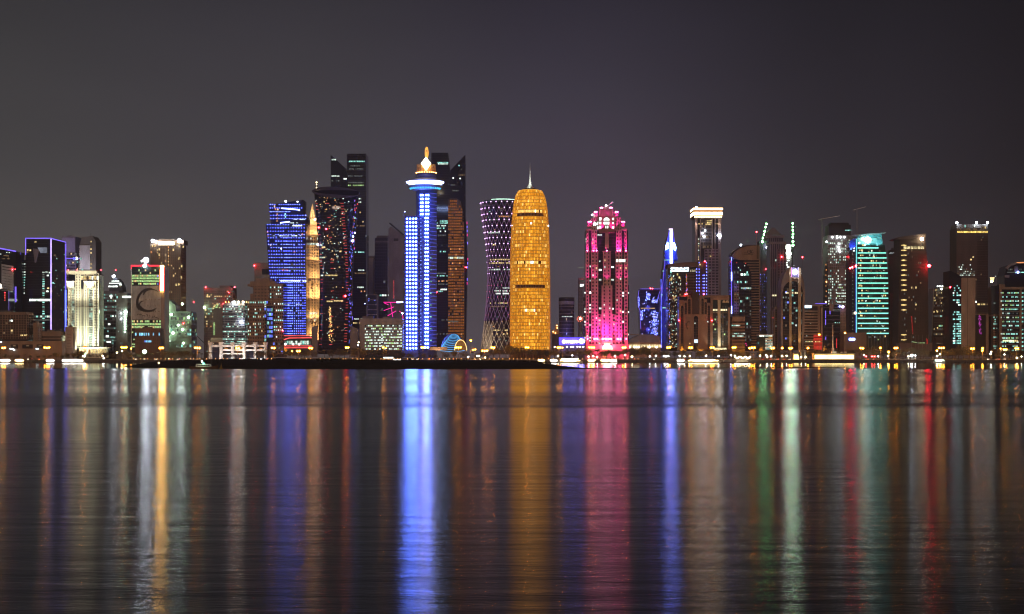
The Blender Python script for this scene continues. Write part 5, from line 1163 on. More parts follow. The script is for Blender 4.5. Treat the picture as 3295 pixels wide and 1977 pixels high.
for i in range(230):  # streaky reflections on the glass body, painted as small glowing panes
    c_ = g_.choice([2161,2165,2176,2183,2190,2170]); b.bulk(b.X(c_+g_.gauss(0,1.8)), YSg-.3, b.Z(g_.uniform(885,1120)), g_.uniform(1.2,3.6)*b.s, g_.uniform(1.5,5)*b.s, g_.choice([w_dim,w_t,w_w,w_dy,w_o,w_dim,w_y]))
for i in range(60): b.bulk(b.X(g_.gauss(2153.5,1)), YSg-.3, b.Z(g_.uniform(885,1110)), 1.6*b.s, g_.uniform(1.5,5)*b.s, g_.choice([w_b,w_b,w_o]))
for i in range(30): b.bulk(b.X(g_.gauss(2209,1.2)), YSg-.5, b.Z(g_.uniform(884,945)), 1.5*b.s, g_.uniform(3,6)*b.s, g_.choice([w_o,w_b,w_r]))
for u,v in ((2160,900),(2186,893),(2180,884)): b.panel('window', u, v, 5, 7, YSg-.4, w_y)
b.lamp('warning_light', 2207, 948, YSg-12, 2.2, n_warn); b.done()
# 32 gold topped tower
YK = 2180
b = B('gold_cornice_tower', 'grey columned tower with a broad glowing gold cornice', 'tower', 2277, YK)
b.box('tower_body', 2236, 2320, 703, 1120, YK, YK+32, glassD)
for a,c in ((2236,2244),(2252,2255),(2290,2293),(2299,2302),(2310,2320)): b.box('column', a, c, 703, 1000, YK-2, YK-.02, M('mauve stone', (.30,.24,.26), .85))
for v0_,v1_,e,m in ((671,677,4,n_gold),(684,694,2.5,E('gold cornice band', (1,.66,.33), 13, .05, .1, True)),(694.2,696,3.4,brownL),(677.2,683.8,3.2,sandst)): b.box('cornice_band', 2232-e*.6, 2322+e*.4, v0_, v1_, YK-3-e, YK+33, m)
b.box('cornice_frieze', 2233, 2321, 696.2, 703.2, YK-2.6, YK+32.6, brown)
for i in range(17): b.lamp('cornice_bulb', 2235+i*5.3, 699, YK-3.6, 2.1, E('gold bulb', (1,.68,.32), 12, 0, 1, True))
for u in (2240,2315): b.spot(u, 703, YK-7, u, 760, YK, (1,.68,.42), 15000, 60, 1)
grid(b, 2256, 2290, 706, 800, YK-.3, 7, 9, .8, .6, M('mauve bars', (.12,.10,.11), .7), .3, lit=[(w_dy,.2)], rowset={0:0,1:1,2:2})
for i in range(5):
    for v in (711,717,722): b.panel('window', 2272+i*4.6, v, 4, 4, YK-.8, w_y if rnd.random()<.8 else w_dy)
for u in (2249,2259,2303,2310): b.panel('window', u, 721, 4.4, 4, YK-1, w_y)
for j in range(30): b.panel('window', 2248, 770+j*7.2, 3.6, 4, YK-.6, rnd.choice([w_y,w_dy,w_dim,w_w]))
b.box('lower_grid_block', 2264, 2312, 803, 960, YK-6, YK-2.05, glassP); grid(b, 2265, 2311, 804, 958, YK-6, 4, 17, .72, .62, M('pale lilac concrete', (.36,.31,.38), .8), .6, lit=[(w_dim,.05)])
b.panel('window', 2287, 825, 6, 6, YK-6.3, w_y); b.panel('window', 2280, 826, 5, 5, YK-6.3, w_dy)
b.box('pale_screen', 2247, 2254, 824, 843, YK-8, YK-7, lilac)
for u,v,r in ((2265,762,4),(2315,759,6),(2309,758,3),(2260,752,2.6),(2268,743,2.6),(2240,668,3)): b.lamp('floodlight', u, v, YK-3, r*.75, n_white)
b.done()
# 33 plum tower with blue dots
b = B('plum_tower', 'slim plum coloured tower with pairs of tiny blue lights in front of the gold corniced one', 'tower', 2257, 2080)
pl = M('plum cladding', (.09,.055,.07), .7); b.box('tower_body', 2240, 2276, 843, 1000, 2080, 2100, pl); b.box('flat_top', 2249, 2262, 848, 866, 2079.4, 2079.98, M('olive panel', (.2,.18,.07), .8))
for c_ in (2241.6,2249.7,2262.5,2266.5,2273.5):
    for j in range(11): 
        if c_ in (2262.5,2266.5) and j < 4: continue
        b.panel('blue_light', c_, 846+j*10.1, 2, 3, 2079.6, n_led)
for a in (2245,2254,2270): b.box('fin', a, a+1.4, 866, 1000, 2079, 2079.97, brownD)
b.panel('window', 2252, 852, 5, 5, 2079.2, w_y); b.panel('window', 2258, 854, 5, 4, 2079.2, w_dy); b.lamp('warning_light', 2267, 842, 2076, 2.3, n_warn); b.lamp('warning_light', 2262, 948, 2070, 2.2, n_warn); b.done()
# 34 brown arched complex
YA = 1870
b = B('arched_offices', 'wide brown office complex of tall arched bays with a faded banner', 'building', 2265, YA)
bs = M('rosy brown stone', (.30,.195,.155), .85)
def bay(u0, u1, v0, v1, ua, ub_, va, y, cols=2, m=None, glass=glassD):      # a wall with one tall arched recess
    mm = m or bs
    b.box('bay_glass', ua-.5, ub_+.5, va-3, v1, y+.25, y+.6, glass)
    r_ = (ub_-ua)/2; cu = (ua+ub_)/2
    arch_ = [(cu+r_*math.cos(R(a)), va+r_-r_*1.1*math.sin(R(a))) for a in range(0,181,20)]
    b.outline('arched_bay', [(u0,v1),(u0,v0),(u1,v0),(u1,v1),(ub_,v1)] + arch_ + [(ua,v1)], y-.7, y+.2, mm)
    n_ = int((v1-va)/8); mb = MB()
    for j in range(n_): mb.box(b.X(ua)+.05, b.X(ub_)-.05, y-.05, y+.24, b.Z(va+r_+4+j*8+1.6), b.Z(va+r_+4+j*8))
    for i in range(1, cols): mb.box(b.X(ua+(ub_-ua)*i/cols)-.15, b.X(ua+(ub_-ua)*i/cols)+.15, y-.06, y+.23, b.Z(v1), b.Z(va+r_))
    b.add('bay_transom', mb, brownD)
b.box('rear_block', 2186, 2345, 955, 1130, YA+1, YA+26, glassD)
b.box('roof_slab', 2185, 2222, 951, 955.3, YA-1, YA+24, bs); b.box('roof_slab', 2250, 2346, 951, 958, YA-1, YA+24, bs)
bay(2185,2200,966,1125,2191,2200-.8,985,YA); bay(2200,2212,968,1012,2203,2209.5,975,YA-.6); bay(2212,2226,958,1012,2214,2222,962,YA-.4)
bay(2250,2266,958,1012,2257,2264,962,YA-.4); bay(2264,2275,964,1125,2267,2274,973,YA-.2); bay(2274,2286,975,1125,2277,2284,984,YA)
b.box('banner_wall', 2200, 2228, 1012.2, 1125, YA-1.2, YA+.2, bs); b.box('banner', 2205, 2223, 1020, 1112, YA-1.5, YA-1.22, M('faded banner', (.24,.17,.15), .8))
mb = MB()
def stroke2(pts, w0, w1, y):
    for i in range(len(pts)-1):
        w = w0+(w1-w0)*i/(len(pts)-1); (a,c),(d,e) = pts[i], pts[i+1]; dx, dz = d-a, e-c; q = math.hypot(dx,dz) or 1; nx, nz = -dz/q*w/2, dx/q*w/2
        mb.slab([(b.X(a+nx),b.Z(c+nz)),(b.X(d+nx),b.Z(e+nz)),(b.X(d-nx),b.Z(e-nz)),(b.X(a-nx),b.Z(c-nz))], y-.08-i*.002, y-i*.002)
stroke2(arc(2216,1048,7,14,120,300,10), 3.5, 1.5, YA-1.52); stroke2(arc(2214,1046,6,9,200,330,6), 2, 1, YA-1.56)
b.add('banner_stroke', mb, M('dark banner ink', (.05,.035,.035), .8))
bay(2228,2250,1012,1125,2232,2246,1018,YA-1.4,3); b.box('dark_stack', 2226, 2250, 940, 1011.8, YA-2, YA+10, M('dark plum stone', (.075,.05,.05), .8)); b.box('stack_top', 2224.6, 2240, 938, 944, YA-2.4, YA+10.4, pl)
b.box('lit_sign', 2233.5, 2245, 1093, 1104, YA-1.9, YA-1.3, E('pale blue sign', (.65,.85,1), 1.6, .3, .8))
b.box('banner_wall', 2250, 2274, 1012.2, 1125, YA-1.1, YA+.2, bs)
for a,c,lit_ in ((2293,2309,.5),(2318,2334,.4),(2334,2342,.3)):
    b.box('glass_bay', a, c, 965, 1122, YA-.5, YA+.9, glassG); grid(b, a, c, 985, 1120, YA-.5, 3, 17, .85, .7, frameD, .25, lit=[(w_dim,lit_*.5),(w_g,.04)], rowset={1:0,2:0})
    u = a+2
    while u < c-1: b.panel('window', u+1, 998, 4.6, 6, YA-1, E('cream office light', (1,.88,.5), 1.3, .4)); b.panel('window', u+1, 1005.5, 4.6, 3, YA-1, w_dy); u += 5
cs = M('cream grey stone', (.50,.45,.34), .85)
b.box('wall_frame', 2286, 2293, 962, 1125, YA-1.2, YA+.99, bs); b.box('wall_frame', 2309, 2318, 966, 1125, YA-1.6, YA+.99, cs); b.box('wall_frame', 2342, 2349, 990, 1125, YA-1.2, YA+.99, bs); b.box('thin_mullion', 2325.3, 2326.6, 985, 1120, YA-1.3, YA-.8, cs)
b.box('wall_frame', 2286, 2345, 958.2, 966, YA-1.4, YA+1, bs)
for cu in (2329,2340): b.outline('arch_cap', [(cu+5*math.cos(R(a)), 975-9*math.sin(R(a))) for a in range(0,181,20)], YA-1.9, YA-1.42, cs)
for u, W_, y in ((2313,22000,0),(2289,9000,0),(2330,7000,0)): b.spot(u, 1130, YA-9, u, 1070, YA, (1,.92,.68), W_*.8, 70, .8)
for u,v in ((2204,948),(2290,1032),(2184,1032)): b.lamp('warning_light', u, v, YA-3, 2.1, n_warn)
for u,v,m in ((2219,1106,w_y),(2277,1036,w_w),(2205,1043,w_dim),(2236,1041,w_w),(2232,1036,w_dim)): b.panel('window', u, v, 4, 4, YA-2, m)
for i in range(14): b.panel('lobby_window', 2297+i*3, 1123, 2.4, 6, YA-2, E('cream office light', (1,.88,.5), 1.3, .4))
b.done()
# 35 quarter round roofed building
YQ = 1960
b = B('curved_crown_tower', 'brown striped tower with a quarter round crown and blue neon left edge', 'tower', 2398, YQ)
b.box('tower_body', 2354, 2443, 836, 1130, YQ, YQ+32, glassD)
crown = [(2357,831)]+[(2427-70*math.cos(R(a)), 833-42*math.sin(R(a))) for a in range(8,91,8)]+[(2443,791),(2443,838),(2378,838)]
b.outline('rounded_crown', crown, YQ-2, YQ+30, M('tan crown cladding', (.33,.225,.16), .8)); b.outline('crown_back', [(u-2,v-5) for u,v in crown[1:-2]]+[(2443,800),(2400,820)], YQ+14, YQ+34, M('dark crown metal', (.04,.035,.05), .6))
b.box('crown_post', 2434, 2440, 790, 834, YQ-2.4, YQ-2.02, M('olive brown strip', (.12,.09,.04), .8))
mb = MB(); q = MB()
n_ = 18
for i in range(n_):
    t0, t1 = 2*math.pi*i/n_, 2*math.pi*(i+1)/n_
    if 3 < i < 5: continue
    mb.tube((b.X(2410)+2.3*math.cos(t0),YQ-2.2,b.Z(811)+2.3*math.sin(t0)),(b.X(2410)+2.3*math.cos(t1),YQ-2.2,b.Z(811)+2.3*math.sin(t1)),.36,n=5)
for p_,q_ in (((2412,806),(2419,815)),((2419,807),(2413,815)),((2416,809),(2422,805)),((2410,812),(2414,809))): mb.tube((b.X(p_[0]),YQ-2.2,b.Z(p_[1])),(b.X(q_[0]),YQ-2.2,b.Z(q_[1])),.3,n=5)
b.add('emblem', mb, M('black emblem metal', (.012,.01,.01), .6), label='black ring and crossed strokes emblem')
mb = MB()
for i in range(7): mb.box(b.X(2392+i*1.5), b.X(2393.2+i*1.5), YQ-2.3, YQ-2.01, b.Z(816), b.Z(814.2-(i%2)*.6))
for i in range(6): mb.box(b.X(2416+i*1.4), b.X(2417.1+i*1.4), YQ-2.3, YQ-2.01, b.Z(816), b.Z(814.3-(i%3)*.4))
for i in range(20): mb.box(b.X(2392+i*1.55), b.X(2393.2+i*1.55), YQ-2.3, YQ-2.01, b.Z(820.4), b.Z(819+(i%2)*.3))
b.add('small_lettering', mb, MATS['black emblem metal'])
ban = M('tan band cladding', (.30,.205,.145), .8)
for j in range(34):
    v = 843+j*8.4; a = interp(v, [(843,2392),(852,2404),(862,2412),(880,2418),(1130,2418)]); b.box('stripe', a, 2443, v, v+3.7, YQ-1, YQ-.02, ban)
b.box('edge_pier', 2443, 2445, 836, 1130, YQ-1.2, YQ+32, ban)
grid(b, 2356, 2417, 872, 1120, YQ, 12, 24, .9, .7, frameD, .3, lit=[(w_dim,.1),(w_t,.03)], rowset={1:0,9:2.5,10:2,13:2,20:2.5,21:2}, cap=120)
for i in range(7): b.panel('window', 2385+i*3.8, 884, 3.4, 7, YQ-.5, w_W if i in(0,1,3) else w_t)
for i in range(8): b.panel('window', 2386+i*4.2, 928, 3.6, 5, YQ-.5, w_w if i%3 else w_t)
b.box('brown_bay', 2361, 2377, 914, 1015, YQ-2.2, YQ-.35, glassK); grid(b, 2361, 2377, 914, 1012, YQ-2.2, 2, 10, .7, .5, brown, .5, lit=[(w_dim,.2),(w_dy,.1)])
for v0_,v1_,m in ((829,840,n_led),(840,875,n_blue),(876,905,n_bluew),(905,960,n_blue),(960,985,n_blue),(986,1010,n_bluew)): b.box('neon_strip', 2352.3, 2354.6 if m is n_bluew else 2354.2, v0_, v1_-.4, YQ-2.4, YQ-1.2, m)
for W_,v in ((3200,860),(3200,920),(3200,990)): b.spot(2356, v, YQ-9, 2358, v, YQ, (.08,.1,1), W_, 130, 1)
for u,v,m in ((2382,870,w_t),(2399,848,w_r),(2396,856,w_w),(2370,846,w_r),(2376,862,w_w),(2398,930,w_b),(2400,1106,n_pink),(2402,1112,n_pink)): b.panel('window', u, v, 3, 3.4, YQ-.6, m)
b.add('roof_mast', MB().box(b.X(2434.6), b.X(2436.2), YQ+2, YQ+2.6, b.Z(790.5), b.Z(749)), brownL); b.lamp('warning_light', 2435.4, 746.5, YQ+2, 2.4, n_warn)
b.lamp('floodlight', 2391.5, 785.5, YQ+20, 2.8, n_white); b.done()
b = tower('office_block', 'low brown office with lit teal floors in front of the curved crown tower', 2348, 2397, 1021, 1875, 22, glassK, MATS['rosy brown stone'], (10,9,.95,.5), 1032, vb=1128, lit=[(w_t,.03)], rowset={}, side=True); b.rest = {}
for v,a,c in ((1048,2354,2380),(1074,2354,2397),(1082,2356,2390)):
    for u in range(a,c,4): b.panel('window', u+2, v, 3.5, 4, 1874.6, rnd.choice([w_t,w_w,w_dim,w_w]))
b.done()
# 37 violet dotted background tower
b = B('violet_tower', 'hazy dark violet tower with faint blue dots between the striped and the pyramid topped towers', 'tower', 2462, 2230)
b.box('tower_body', 2443, 2484, 776, 1110, 2230, 2255, M('hazy violet cladding', (.06,.055,.085), .7)); g_ = random.Random(8)
for j in range(18):
    v = 880+j*10.4; b.box('floor_line', 2446, 2462, v, v+2.2, 2229.4, 2229.97, lilac)
    for i in range(5):
        if g_.random()<.5: b.panel('blue_light', 2446+i*7+g_.uniform(-1,1), v+5, 2.6, 2.6, 2229.3, w_b)
for u,v,r in ((2467,797,3.4),(2473,779,4),(2444,867,0)): 
    if r: b.lamp('floodlight', u, v, 2227, r*.8, n_white)
b.lamp('warning_light', 2463, 867, 2226, 1.8, n_warn); b.done()
b = B('small_office', 'small glass office with a lit canopy roof left of the oval topped tower', 'building', 2464, 1880)
b.box('block_body', 2443, 2486, 1080, 1140, 1880, 1900, glassG); b.box('canopy', 2441, 2488, 1077, 1080, 1877, 1901, white)
for i in range(8): b.panel('canopy_light', 2446+i*5.2, 1081.5, 4.4, 4, 1879.6, w_W if i<3 else w_w)
for j in range(4):
    b.box('floor_line', 2462, 2486, 1089+j*9, 1094+j*9, 1879.3, 1879.97, white)
    for i in range(5): b.panel('window', 2465+i*4.6, 1096.5+j*9, 4, 3.4, 1879.7, rnd.choice([w_t,w_w,w_dim]))
b.spot(2474, 1140, 1868, 2474, 1100, 1880, (.85,1,.8), 5000, 110, 1); b.done()
# 38 pyramid topped tower
YPy = 2150
b = B('pyramid_tower', 'tall mauve ribbed tower with a stepped pyramid roof', 'tower', 2500, YPy)
mv = M('mauve concrete', (.235,.20,.225), .85)
b.box('tower_body', 2478, 2527, 778, 1110, YPy, YPy+30, glassP); b.box('upper_collar', 2467, 2524, 757, 766, YPy-1.5, YPy+31, mv); b.box('drum_tier', 2471, 2521, 766.2, 778.2, YPy, YPy+29, glassP); b.box('lower_collar', 2476, 2529, 778.4, 786, YPy-1.6, YPy+31, mv)
for i in range(8): b.box('drum_pier', 2471+i*6.8, 2473+i*6.8, 766.2, 778, YPy-.8, YPy-.02, mv)
mb = MB(); zt = b.Z(757); xm = b.X(2492)
for i,(w_,v_) in enumerate(((23,757),(18,751),(13,745),(8,739),(4,734))): mb.box(xm-w_*b.s, xm+w_*b.s, YPy+15-w_*b.s, YPy+15+w_*b.s, b.Z(v_)-.01, b.Z(v_-6.2 if i<4 else 731))
b.add('stepped_roof', mb, concreteD)
for a in (2478,2484,2490,2497,2503,2509,2515,2521): b.box('rib', a, a+2.4, 786.2, 1100, YPy-1.4, YPy-.02, mv)
b.box('front_shaft', 2500, 2528, 803, 1100, YPy-4, YPy-1.5, glassP); grid(b, 2500, 2528, 803, 1098, YPy-4, 3, 34, .55, .8, mv, .6)
for v in (862,951): b.box('string_course', 2478, 2500, v, v+3, YPy-2, YPy-1.42, mv)
for i in range(2): b.panel('window', 2487+i*7.5, 951.5, 5.6, 5, YPy-2.2, E('cream office light', (1,.88,.5), 1.3, .4))
b.panel('window', 2496, 838, 2.4, 7, YPy-1.6, w_w); b.lamp('warning_light', 2513, 828, YPy-6, 2.5, n_warn)
for i in range(5): b.panel('window', 2486+i*6, 757.5, 4, 2, YPy-1.8, w_dim)
b.done()
# green lit crane jibs
for pts, lab in ((((2466,721),(2463,732),(2460,745),(2458,756),(2455,767),(2452.5,779)),'crane mast strung with green lights left of the pyramid roof'),(((2550,720),(2550.5,731),(2550.5,742),(2551,754),(2550.5,764),(2551,778),(2551,790)),'crane mast strung with green lights right of the pyramid roof')):
    b = B('lit_crane', lab, 'crane', pts[-1][0], 2200, 'cranes with green lights')
    p, q = pts[0], pts[-1]; b.add('jib', MB().tube((b.X(p[0]),2200,b.Z(p[1]-3)),(b.X(q[0]),2200,b.Z(q[1]+4)),.5,n=5), frameM); b.add('mast', MB().box(b.X(q[0])-.7,b.X(q[0])+.7,2201,2202.4,G,b.Z(q[1]+4)), frameD)
    for i,(u,v) in enumerate(pts): b.lamp('green_lamp', u, v, 2198.5, 2.5+.35*(i/2), n_green)
b = B('construction_core', 'narrow unfinished core with glaring white work lights right of the pyramid topped tower', 'building', 2536, 2190)
b.box('core_body', 2528, 2546, 788, 1100, 2190, 2205, concreteD); g_ = random.Random(2)
for u,v,r in ((2536,792,5.5),(2533,799,4.5),(2538,806,4),(2531,814,4.5),(2541,817,5),(2535,827,3)): b.lamp('work_lamp', u, v, 2187, r*.8, E('mint white lamp', (.85,1,.9), 60, 0, 1, True))
for j in range(12): b.panel('work_light', 2534+g_.uniform(-3,3), 832+j*7, 7, 4.4, 2189.6, w_W if j<9 else w_t)
b.done()
b = B('antenna_mast', 'thin mast with a red light above the right shoulder of the oval topped tower', 'antenna', 2582, 2050)
b.add('mast', MB().box(b.X(2581.6),b.X(2582.4),2050,2050.4,G,b.Z(829)), frameM); b.lamp('warning_light', 2582, 828, 2050, 2.4, n_warn)
# 39 oval topped tower
YO = 1890
b = B('oval_top_tower', 'dark oval topped tower with two cream vertical ribs and a glowing lamp at the crown', 'tower', 2550, YO)
zs = []
def ov(cu, hw, vt, vb_, cut, n=16): return [(cu+hw*math.cos(R(180-a)), vt+cut-cut*math.sin(R(a))**.9) for a in range(0,181,int(180/n))] + [(cu+hw-1,vb_),(cu-hw+3,vb_)]
b.outline('tower_body', ov(2550.5,36.5,866,1128,78), YO, YO+26, glassD)
rib = M('cream rib stone', (.46,.34,.22), .8)
outer = [(2550.5+38.5*math.cos(R(180-a)), 860+82-82*math.sin(R(a))**.9) for a in range(0,181,10)]
innr = [(2550.5+33*math.cos(R(180-a)), 905+42-42*math.sin(R(a))**.9) for a in range(0,181,10)]
mb = MB()
for i in range(18): mb.slab([(b.X(p[0]),b.Z(p[1])) for p in (outer[i],outer[i+1],innr[i+1],innr[i])], YO-1.6, YO+25)
b.add('arch_hood', mb, M('grey mauve stone', (.24,.19,.18), .85))
b.outline('side_rib', [(2512,942),(2518,945),(2519,1128),(2514,1128),(2512,1060)], YO-1.6, YO+25, MATS['grey mauve stone']); b.outline('side_rib', [(2589,942),(2583,945),(2580,1128),(2585,1128),(2588,1060)], YO-1.6, YO+25, MATS['grey mauve stone'])
for (a,c) in ((2538.5,2546),(2567,2576)): b.box('vertical_rib', a, c, 862, 1128, YO-3, YO-1.62, rib)
b.box('crown_panel', 2546, 2567, 862, 896, YO-2.4, YO-1.62, M('indigo crown panel', (.06,.05,.12), .6)); b.box('crown_bar', 2546, 2567, 894, 897, YO-2.8, YO-2.42, rib)
b.lamp('crown_lamp', 2556.5, 875.5, YO-3.6, 8, E('lilac white lamp', (.86,.93,1), 50, 0, 1, True), 14); b.box('neon_strip', 2545, 2546.8, 861, 893, YO-3.4, YO-3.02, E('pink violet neon', (.9,.35,1), 2)); b.box('neon_strip', 2566.4, 2568.2, 861, 893, YO-3.4, YO-3.02, E('pale violet neon', (.5,.45,1), 3))
grid(b, 2520, 2538, 912, 1110, YO, 3, 24, .9, .8, frameD, .3, lit=[(w_dim,.1),(w_b,.04),(w_dy,.05)]); grid(b, 2547, 2566, 898, 1110, YO, 3, 26, .9, .8, frameD, .3, lit=[(w_dim,.08),(w_t,.04)]); grid(b, 2577, 2581, 930, 1110, YO, 1, 22, .9, .8, frameD, .3, lit=[(w_dim,.1)])
for u in range(2530,2588,5):
    if not 2539<u<2546 and not 2567<u<2576: b.panel('window', u, 943, 4, 5.6, YO-.6, E('cream office light', (1,.88,.5), 1.3, .4) if rnd.random()<.75 else w_dy)
for u,v in ((2562,1048),(2561,1047),(2539,960),(2520,958)): b.panel('window', u, v, 4, 5, YO-.6, w_w)
b.spot(2571.5, 1126, YO-10, 2571.5, 1060, YO-2, (1,.62,.25), 14000, 45, .5); b.spot(2542, 1126, YO-10, 2542, 1060, YO-2, (1,.7,.38), 5000, 45, .5); b.done()
b = tower('office_tower', 'slim brown tower with a dark glass strip left of the oval topped tower', 2483, 2511, 990, 1915, 22, glassD, brown, (2,18,.62,.9), 996, vb=1125, lit=[(w_dim,.06)], side=True); b.box('corner_bead', 2484, 2486, 1000, 1120, 1914, 1914.45, lilac); b.panel('window', 2487, 1023, 3, 4, 1914, w_r); b.panel('window', 2517-6, 1027, 2, 7, 1914, w_o); b.done()
# 40 striped block with red lit corner
b = B('striped_block', 'striped brown office with a pale blue roof sign and red lit lower corner', 'building', 2616, 1900)
b.box('block_body', 2588, 2645, 984, 1140, 1900, 1925, glassK); b.box('roof_band', 2586, 2646, 981, 986, 1898.5, 1926, brownL)
for j in range(14): b.box('stripe', 2588, 2632, 1000+j*9.2, 1004+j*9.2, 1899, 1899.98, brownL)
b.box('corner_pier', 2631, 2638, 986, 1130, 1898.4, 1899.98, brown); b.box('corner_pier', 2641, 2646, 990, 1130, 1898.6, 1899.98, brownL)
b.outline('roof_sign', [(2586.5,983),(2610,983.5),(2610,992),(2586.5,992)], 1897.4, 1898.4, E('pale cyan sign', (.55,.80,1), 2.6, .15, .5, True))
b.box('red_lit_panel', 2617, 2644, 1078, 1126, 1897.6, 1898.3, E('red backlit panel', (1,.06,.035), .55, .3, .3)); 
for i in range(3): b.box('panel_joint', 2617, 2644, 1086+i*12, 1088+i*12, 1897.3, 1897.58, M('dark red joint', (.08,.015,.01), .8))
for i in range(5): b.panel('window', 2595+i*4.6, 1100, 4, 4, 1899.4, w_g if i%2 else w_y); b.panel('window', 2623+i*4.2, 1100, 3.6, 4, 1897, w_y if i in (0,3) else w_o)
for u,v in ((2596,1082),(2592,1100),(2608,1040)): b.panel('window', u, v, 3.4, 4, 1899.4, w_w)
b.done()
# 41 dark block with blue lines
b = B('dark_block', 'dark glass block with thin blue lines and a violet rooftop lamp left of the tall gridded tower', 'building', 2680, 1925)
b.box('block_body', 2648, 2704, 982, 1140, 1925, 1950, glassD); b.box('side_wing', 2704.2, 2722, 990, 1140, 1926, 1950, brownD); grid(b, 2704.2, 2722, 992, 1120, 1926, 3, 14, .45, .5, brown, .5, lit=[(w_dy,.03)], off=None)
b.box('blank_panel', 2668, 2681, 977, 1001, 1923.6, 1924.9, brownL); b.box('roof_line', 2623, 2704, 980, 982, 1924, 1950, frameM)
for v in range(990,1120,13): b.box('floor_line', 2650, 2702, v, v+1.4, 1924.5, 1924.98, frameM)
for u,v0_,v1_ in ((2655.5,1000,1025),(2655.5,1028,1046),(2669.5,1000,1012),(2656,1084,1094),(2679,1090,1093)): b.box('neon_strip', u, u+1.6, v0_, v1_, 1923.8, 1924.45, n_blue)
b.box('neon_strip', 2691, 2692.6, 1090, 1120, 1923.8, 1924.45, E('red neon tube', (1,.05,.06), 1.1)); b.box('neon_strip', 2623, 2660, 976.8, 978.6, 1924, 1924.7, n_blue)
b.lamp('violet_lamp', 2710, 988, 1921, 4.6, E('lilac flood', (.7,.5,1), 9, 0, 1, True)); b.lamp('violet_lamp', 2700, 987, 1921, 2.6, n_bluew)
for i in range(6): b.panel('window', 2683+i*3.4, 998, 3, 5, 1924.5, w_dim); b.panel('window', 2684+i*3.4, 1039, 3, 3, 1924.5, w_t if i%2 else w_dim)
b.done()
# 42 tall unfinished gridded tower
YU = 2110
b = B('unfinished_tower', 'tall unfinished tower with a grid of white lit openings and a dark crown', 'tower', 2697, YU)
b.box('tower_body', 2664, 2742, 757, 1120, YU, YU+34, concreteD); b.box('dark_crown', 2669, 2739, 724, 757.2, YU+3, YU+30, M('black scaffold net', (.03,.027,.035), .95)); b.box('crown_step', 2676, 2734, 716, 724.2, YU+6, YU+26, MATS['black scaffold net'])
gc = M('grid concrete', (.30,.27,.27), .85)
grid(b, 2664, 2736, 770, 1000, YU, 12, 26, .62, .6, gc, .8, lit=[(w_w,.34),(w_dim,.3),(w_t,.1)], row=(.4,.8,1,1.4), rowset={9:0,10:0,0:.3}, cap=240)
WK = E('site lamp white', (.85,.95,1), 14)
for u in (2677.5,2693,2704,2716): b.lamp('work_lamp', u, 764 if u != 2693 else 765, YU-2, 3.0, WK)
for u,v in ((2699,786),(2697,797),(2699,805),(2701,810),(2659,779),(2693,760)): b.lamp('work_lamp', u, v, YU-2, 3.0 if u != 2693 else 1.5, WK)
for i in range(5): b.panel('work_light', 2723+i*4, 741, 3.4, 3.4, YU+2.6, w_t)
b.box('side_hoist', 2654, 2664, 850, 1100, YU+1, YU+8, frameD)
for j in range(9): b.panel('hoist_light', 2658+(j%2), 852+j*17, 3, 5, YU+.6, w_o)
b.box('hoist_cage', 2658, 2668, 902, 919, YU-1.6, YU-.85, lilac); b.lamp('work_lamp', 2656.5, 972, YU-2, 2.4, E('amber work lamp', (1,.7,.3), 9)); b.lamp('work_lamp', 2658, 908, YU-2, 2, sodiumS)
b.box('blank_bay', 2699, 2716, 862, 890, YU-1.6, YU-.85, M('grey net', (.33,.31,.33), .9)); b.box('blank_bay', 2701, 2704, 890, 905, YU-1.6, YU-.85, MATS['grey net']); b.box('blank_bay', 2712, 2715, 890, 905, YU-1.6, YU-.85, MATS['grey net']); b.box('white_panel', 2679, 2687, 938, 985, YU-1.6, YU-.85, gc)
b.box('right_part', 2736.5, 2757, 780, 1120, YU+.5, YU+30, frameD)
grid(b, 2693, 2735, 912, 1070, YU-1, 9, 17, .8, .5, gc, .5, lit=[(w_w,.5),(w_g,.12),(w_dim,.2)], cap=420)
for i in range(20): b.panel('window', 2726+rnd.uniform(-3,4), 915+rnd.uniform(0,100), 3, 5, YU-1.8, rnd.choice([w_o,w_w]), cap=440)
b.done()
def crane(label, um, vtop, ujl, ujr, vjl, vjr, Y):
    b = B('tower_crane', label, 'crane', um, Y)
    mb = MB()
    for dx in (-.7,.7): mb.box(b.X(um)+dx-.2, b.X(um)+dx+.2, Y-.1, Y+.1, G, b.Z(vtop))
    for j in range(60):
        z = G+(b.Z(vtop)-G)*j/60; z2 = G+(b.Z(vtop)-G)*(j+1)/60; s_ = 1 if j%2 else -1; mb.tube((b.X(um)-.7*s_,Y,z),(b.X(um)+.7*s_,Y,z2),.1,n=4)
    b.add('mast', mb, steel); mb = MB(); b.add('jib', MB().tube((b.X(ujl),Y,b.Z(vjl)),(b.X(ujr),Y,b.Z(vjr)),.55,n=4), white); b.add('cab', MB().box(b.X(um)-1.2,b.X(um)+1.2,Y-1,Y+1,b.Z(vtop+4),b.Z(vtop)), frameM)
    b.add('counterweight', MB().box(b.X(ujl),b.X(ujl)+2.6,Y-.8,Y+.8,b.Z(vjl+4),b.Z(vjl)), frameM); b.add('stay', MB().tube((b.X(um),Y,b.Z(vtop-6)),(b.X((um+ujr)/2),Y,b.Z((vtop+vjr)/2-1)),.12,n=4), frameM)
crane('dim tower crane over the left side of the unfinished gridded tower', 2646, 706, 2633, 2703, 707, 695, 2090)
crane('dim tower crane rising behind the cyan lined tower', 2757, 674, 2744, 2786, 677, 666, 2180)
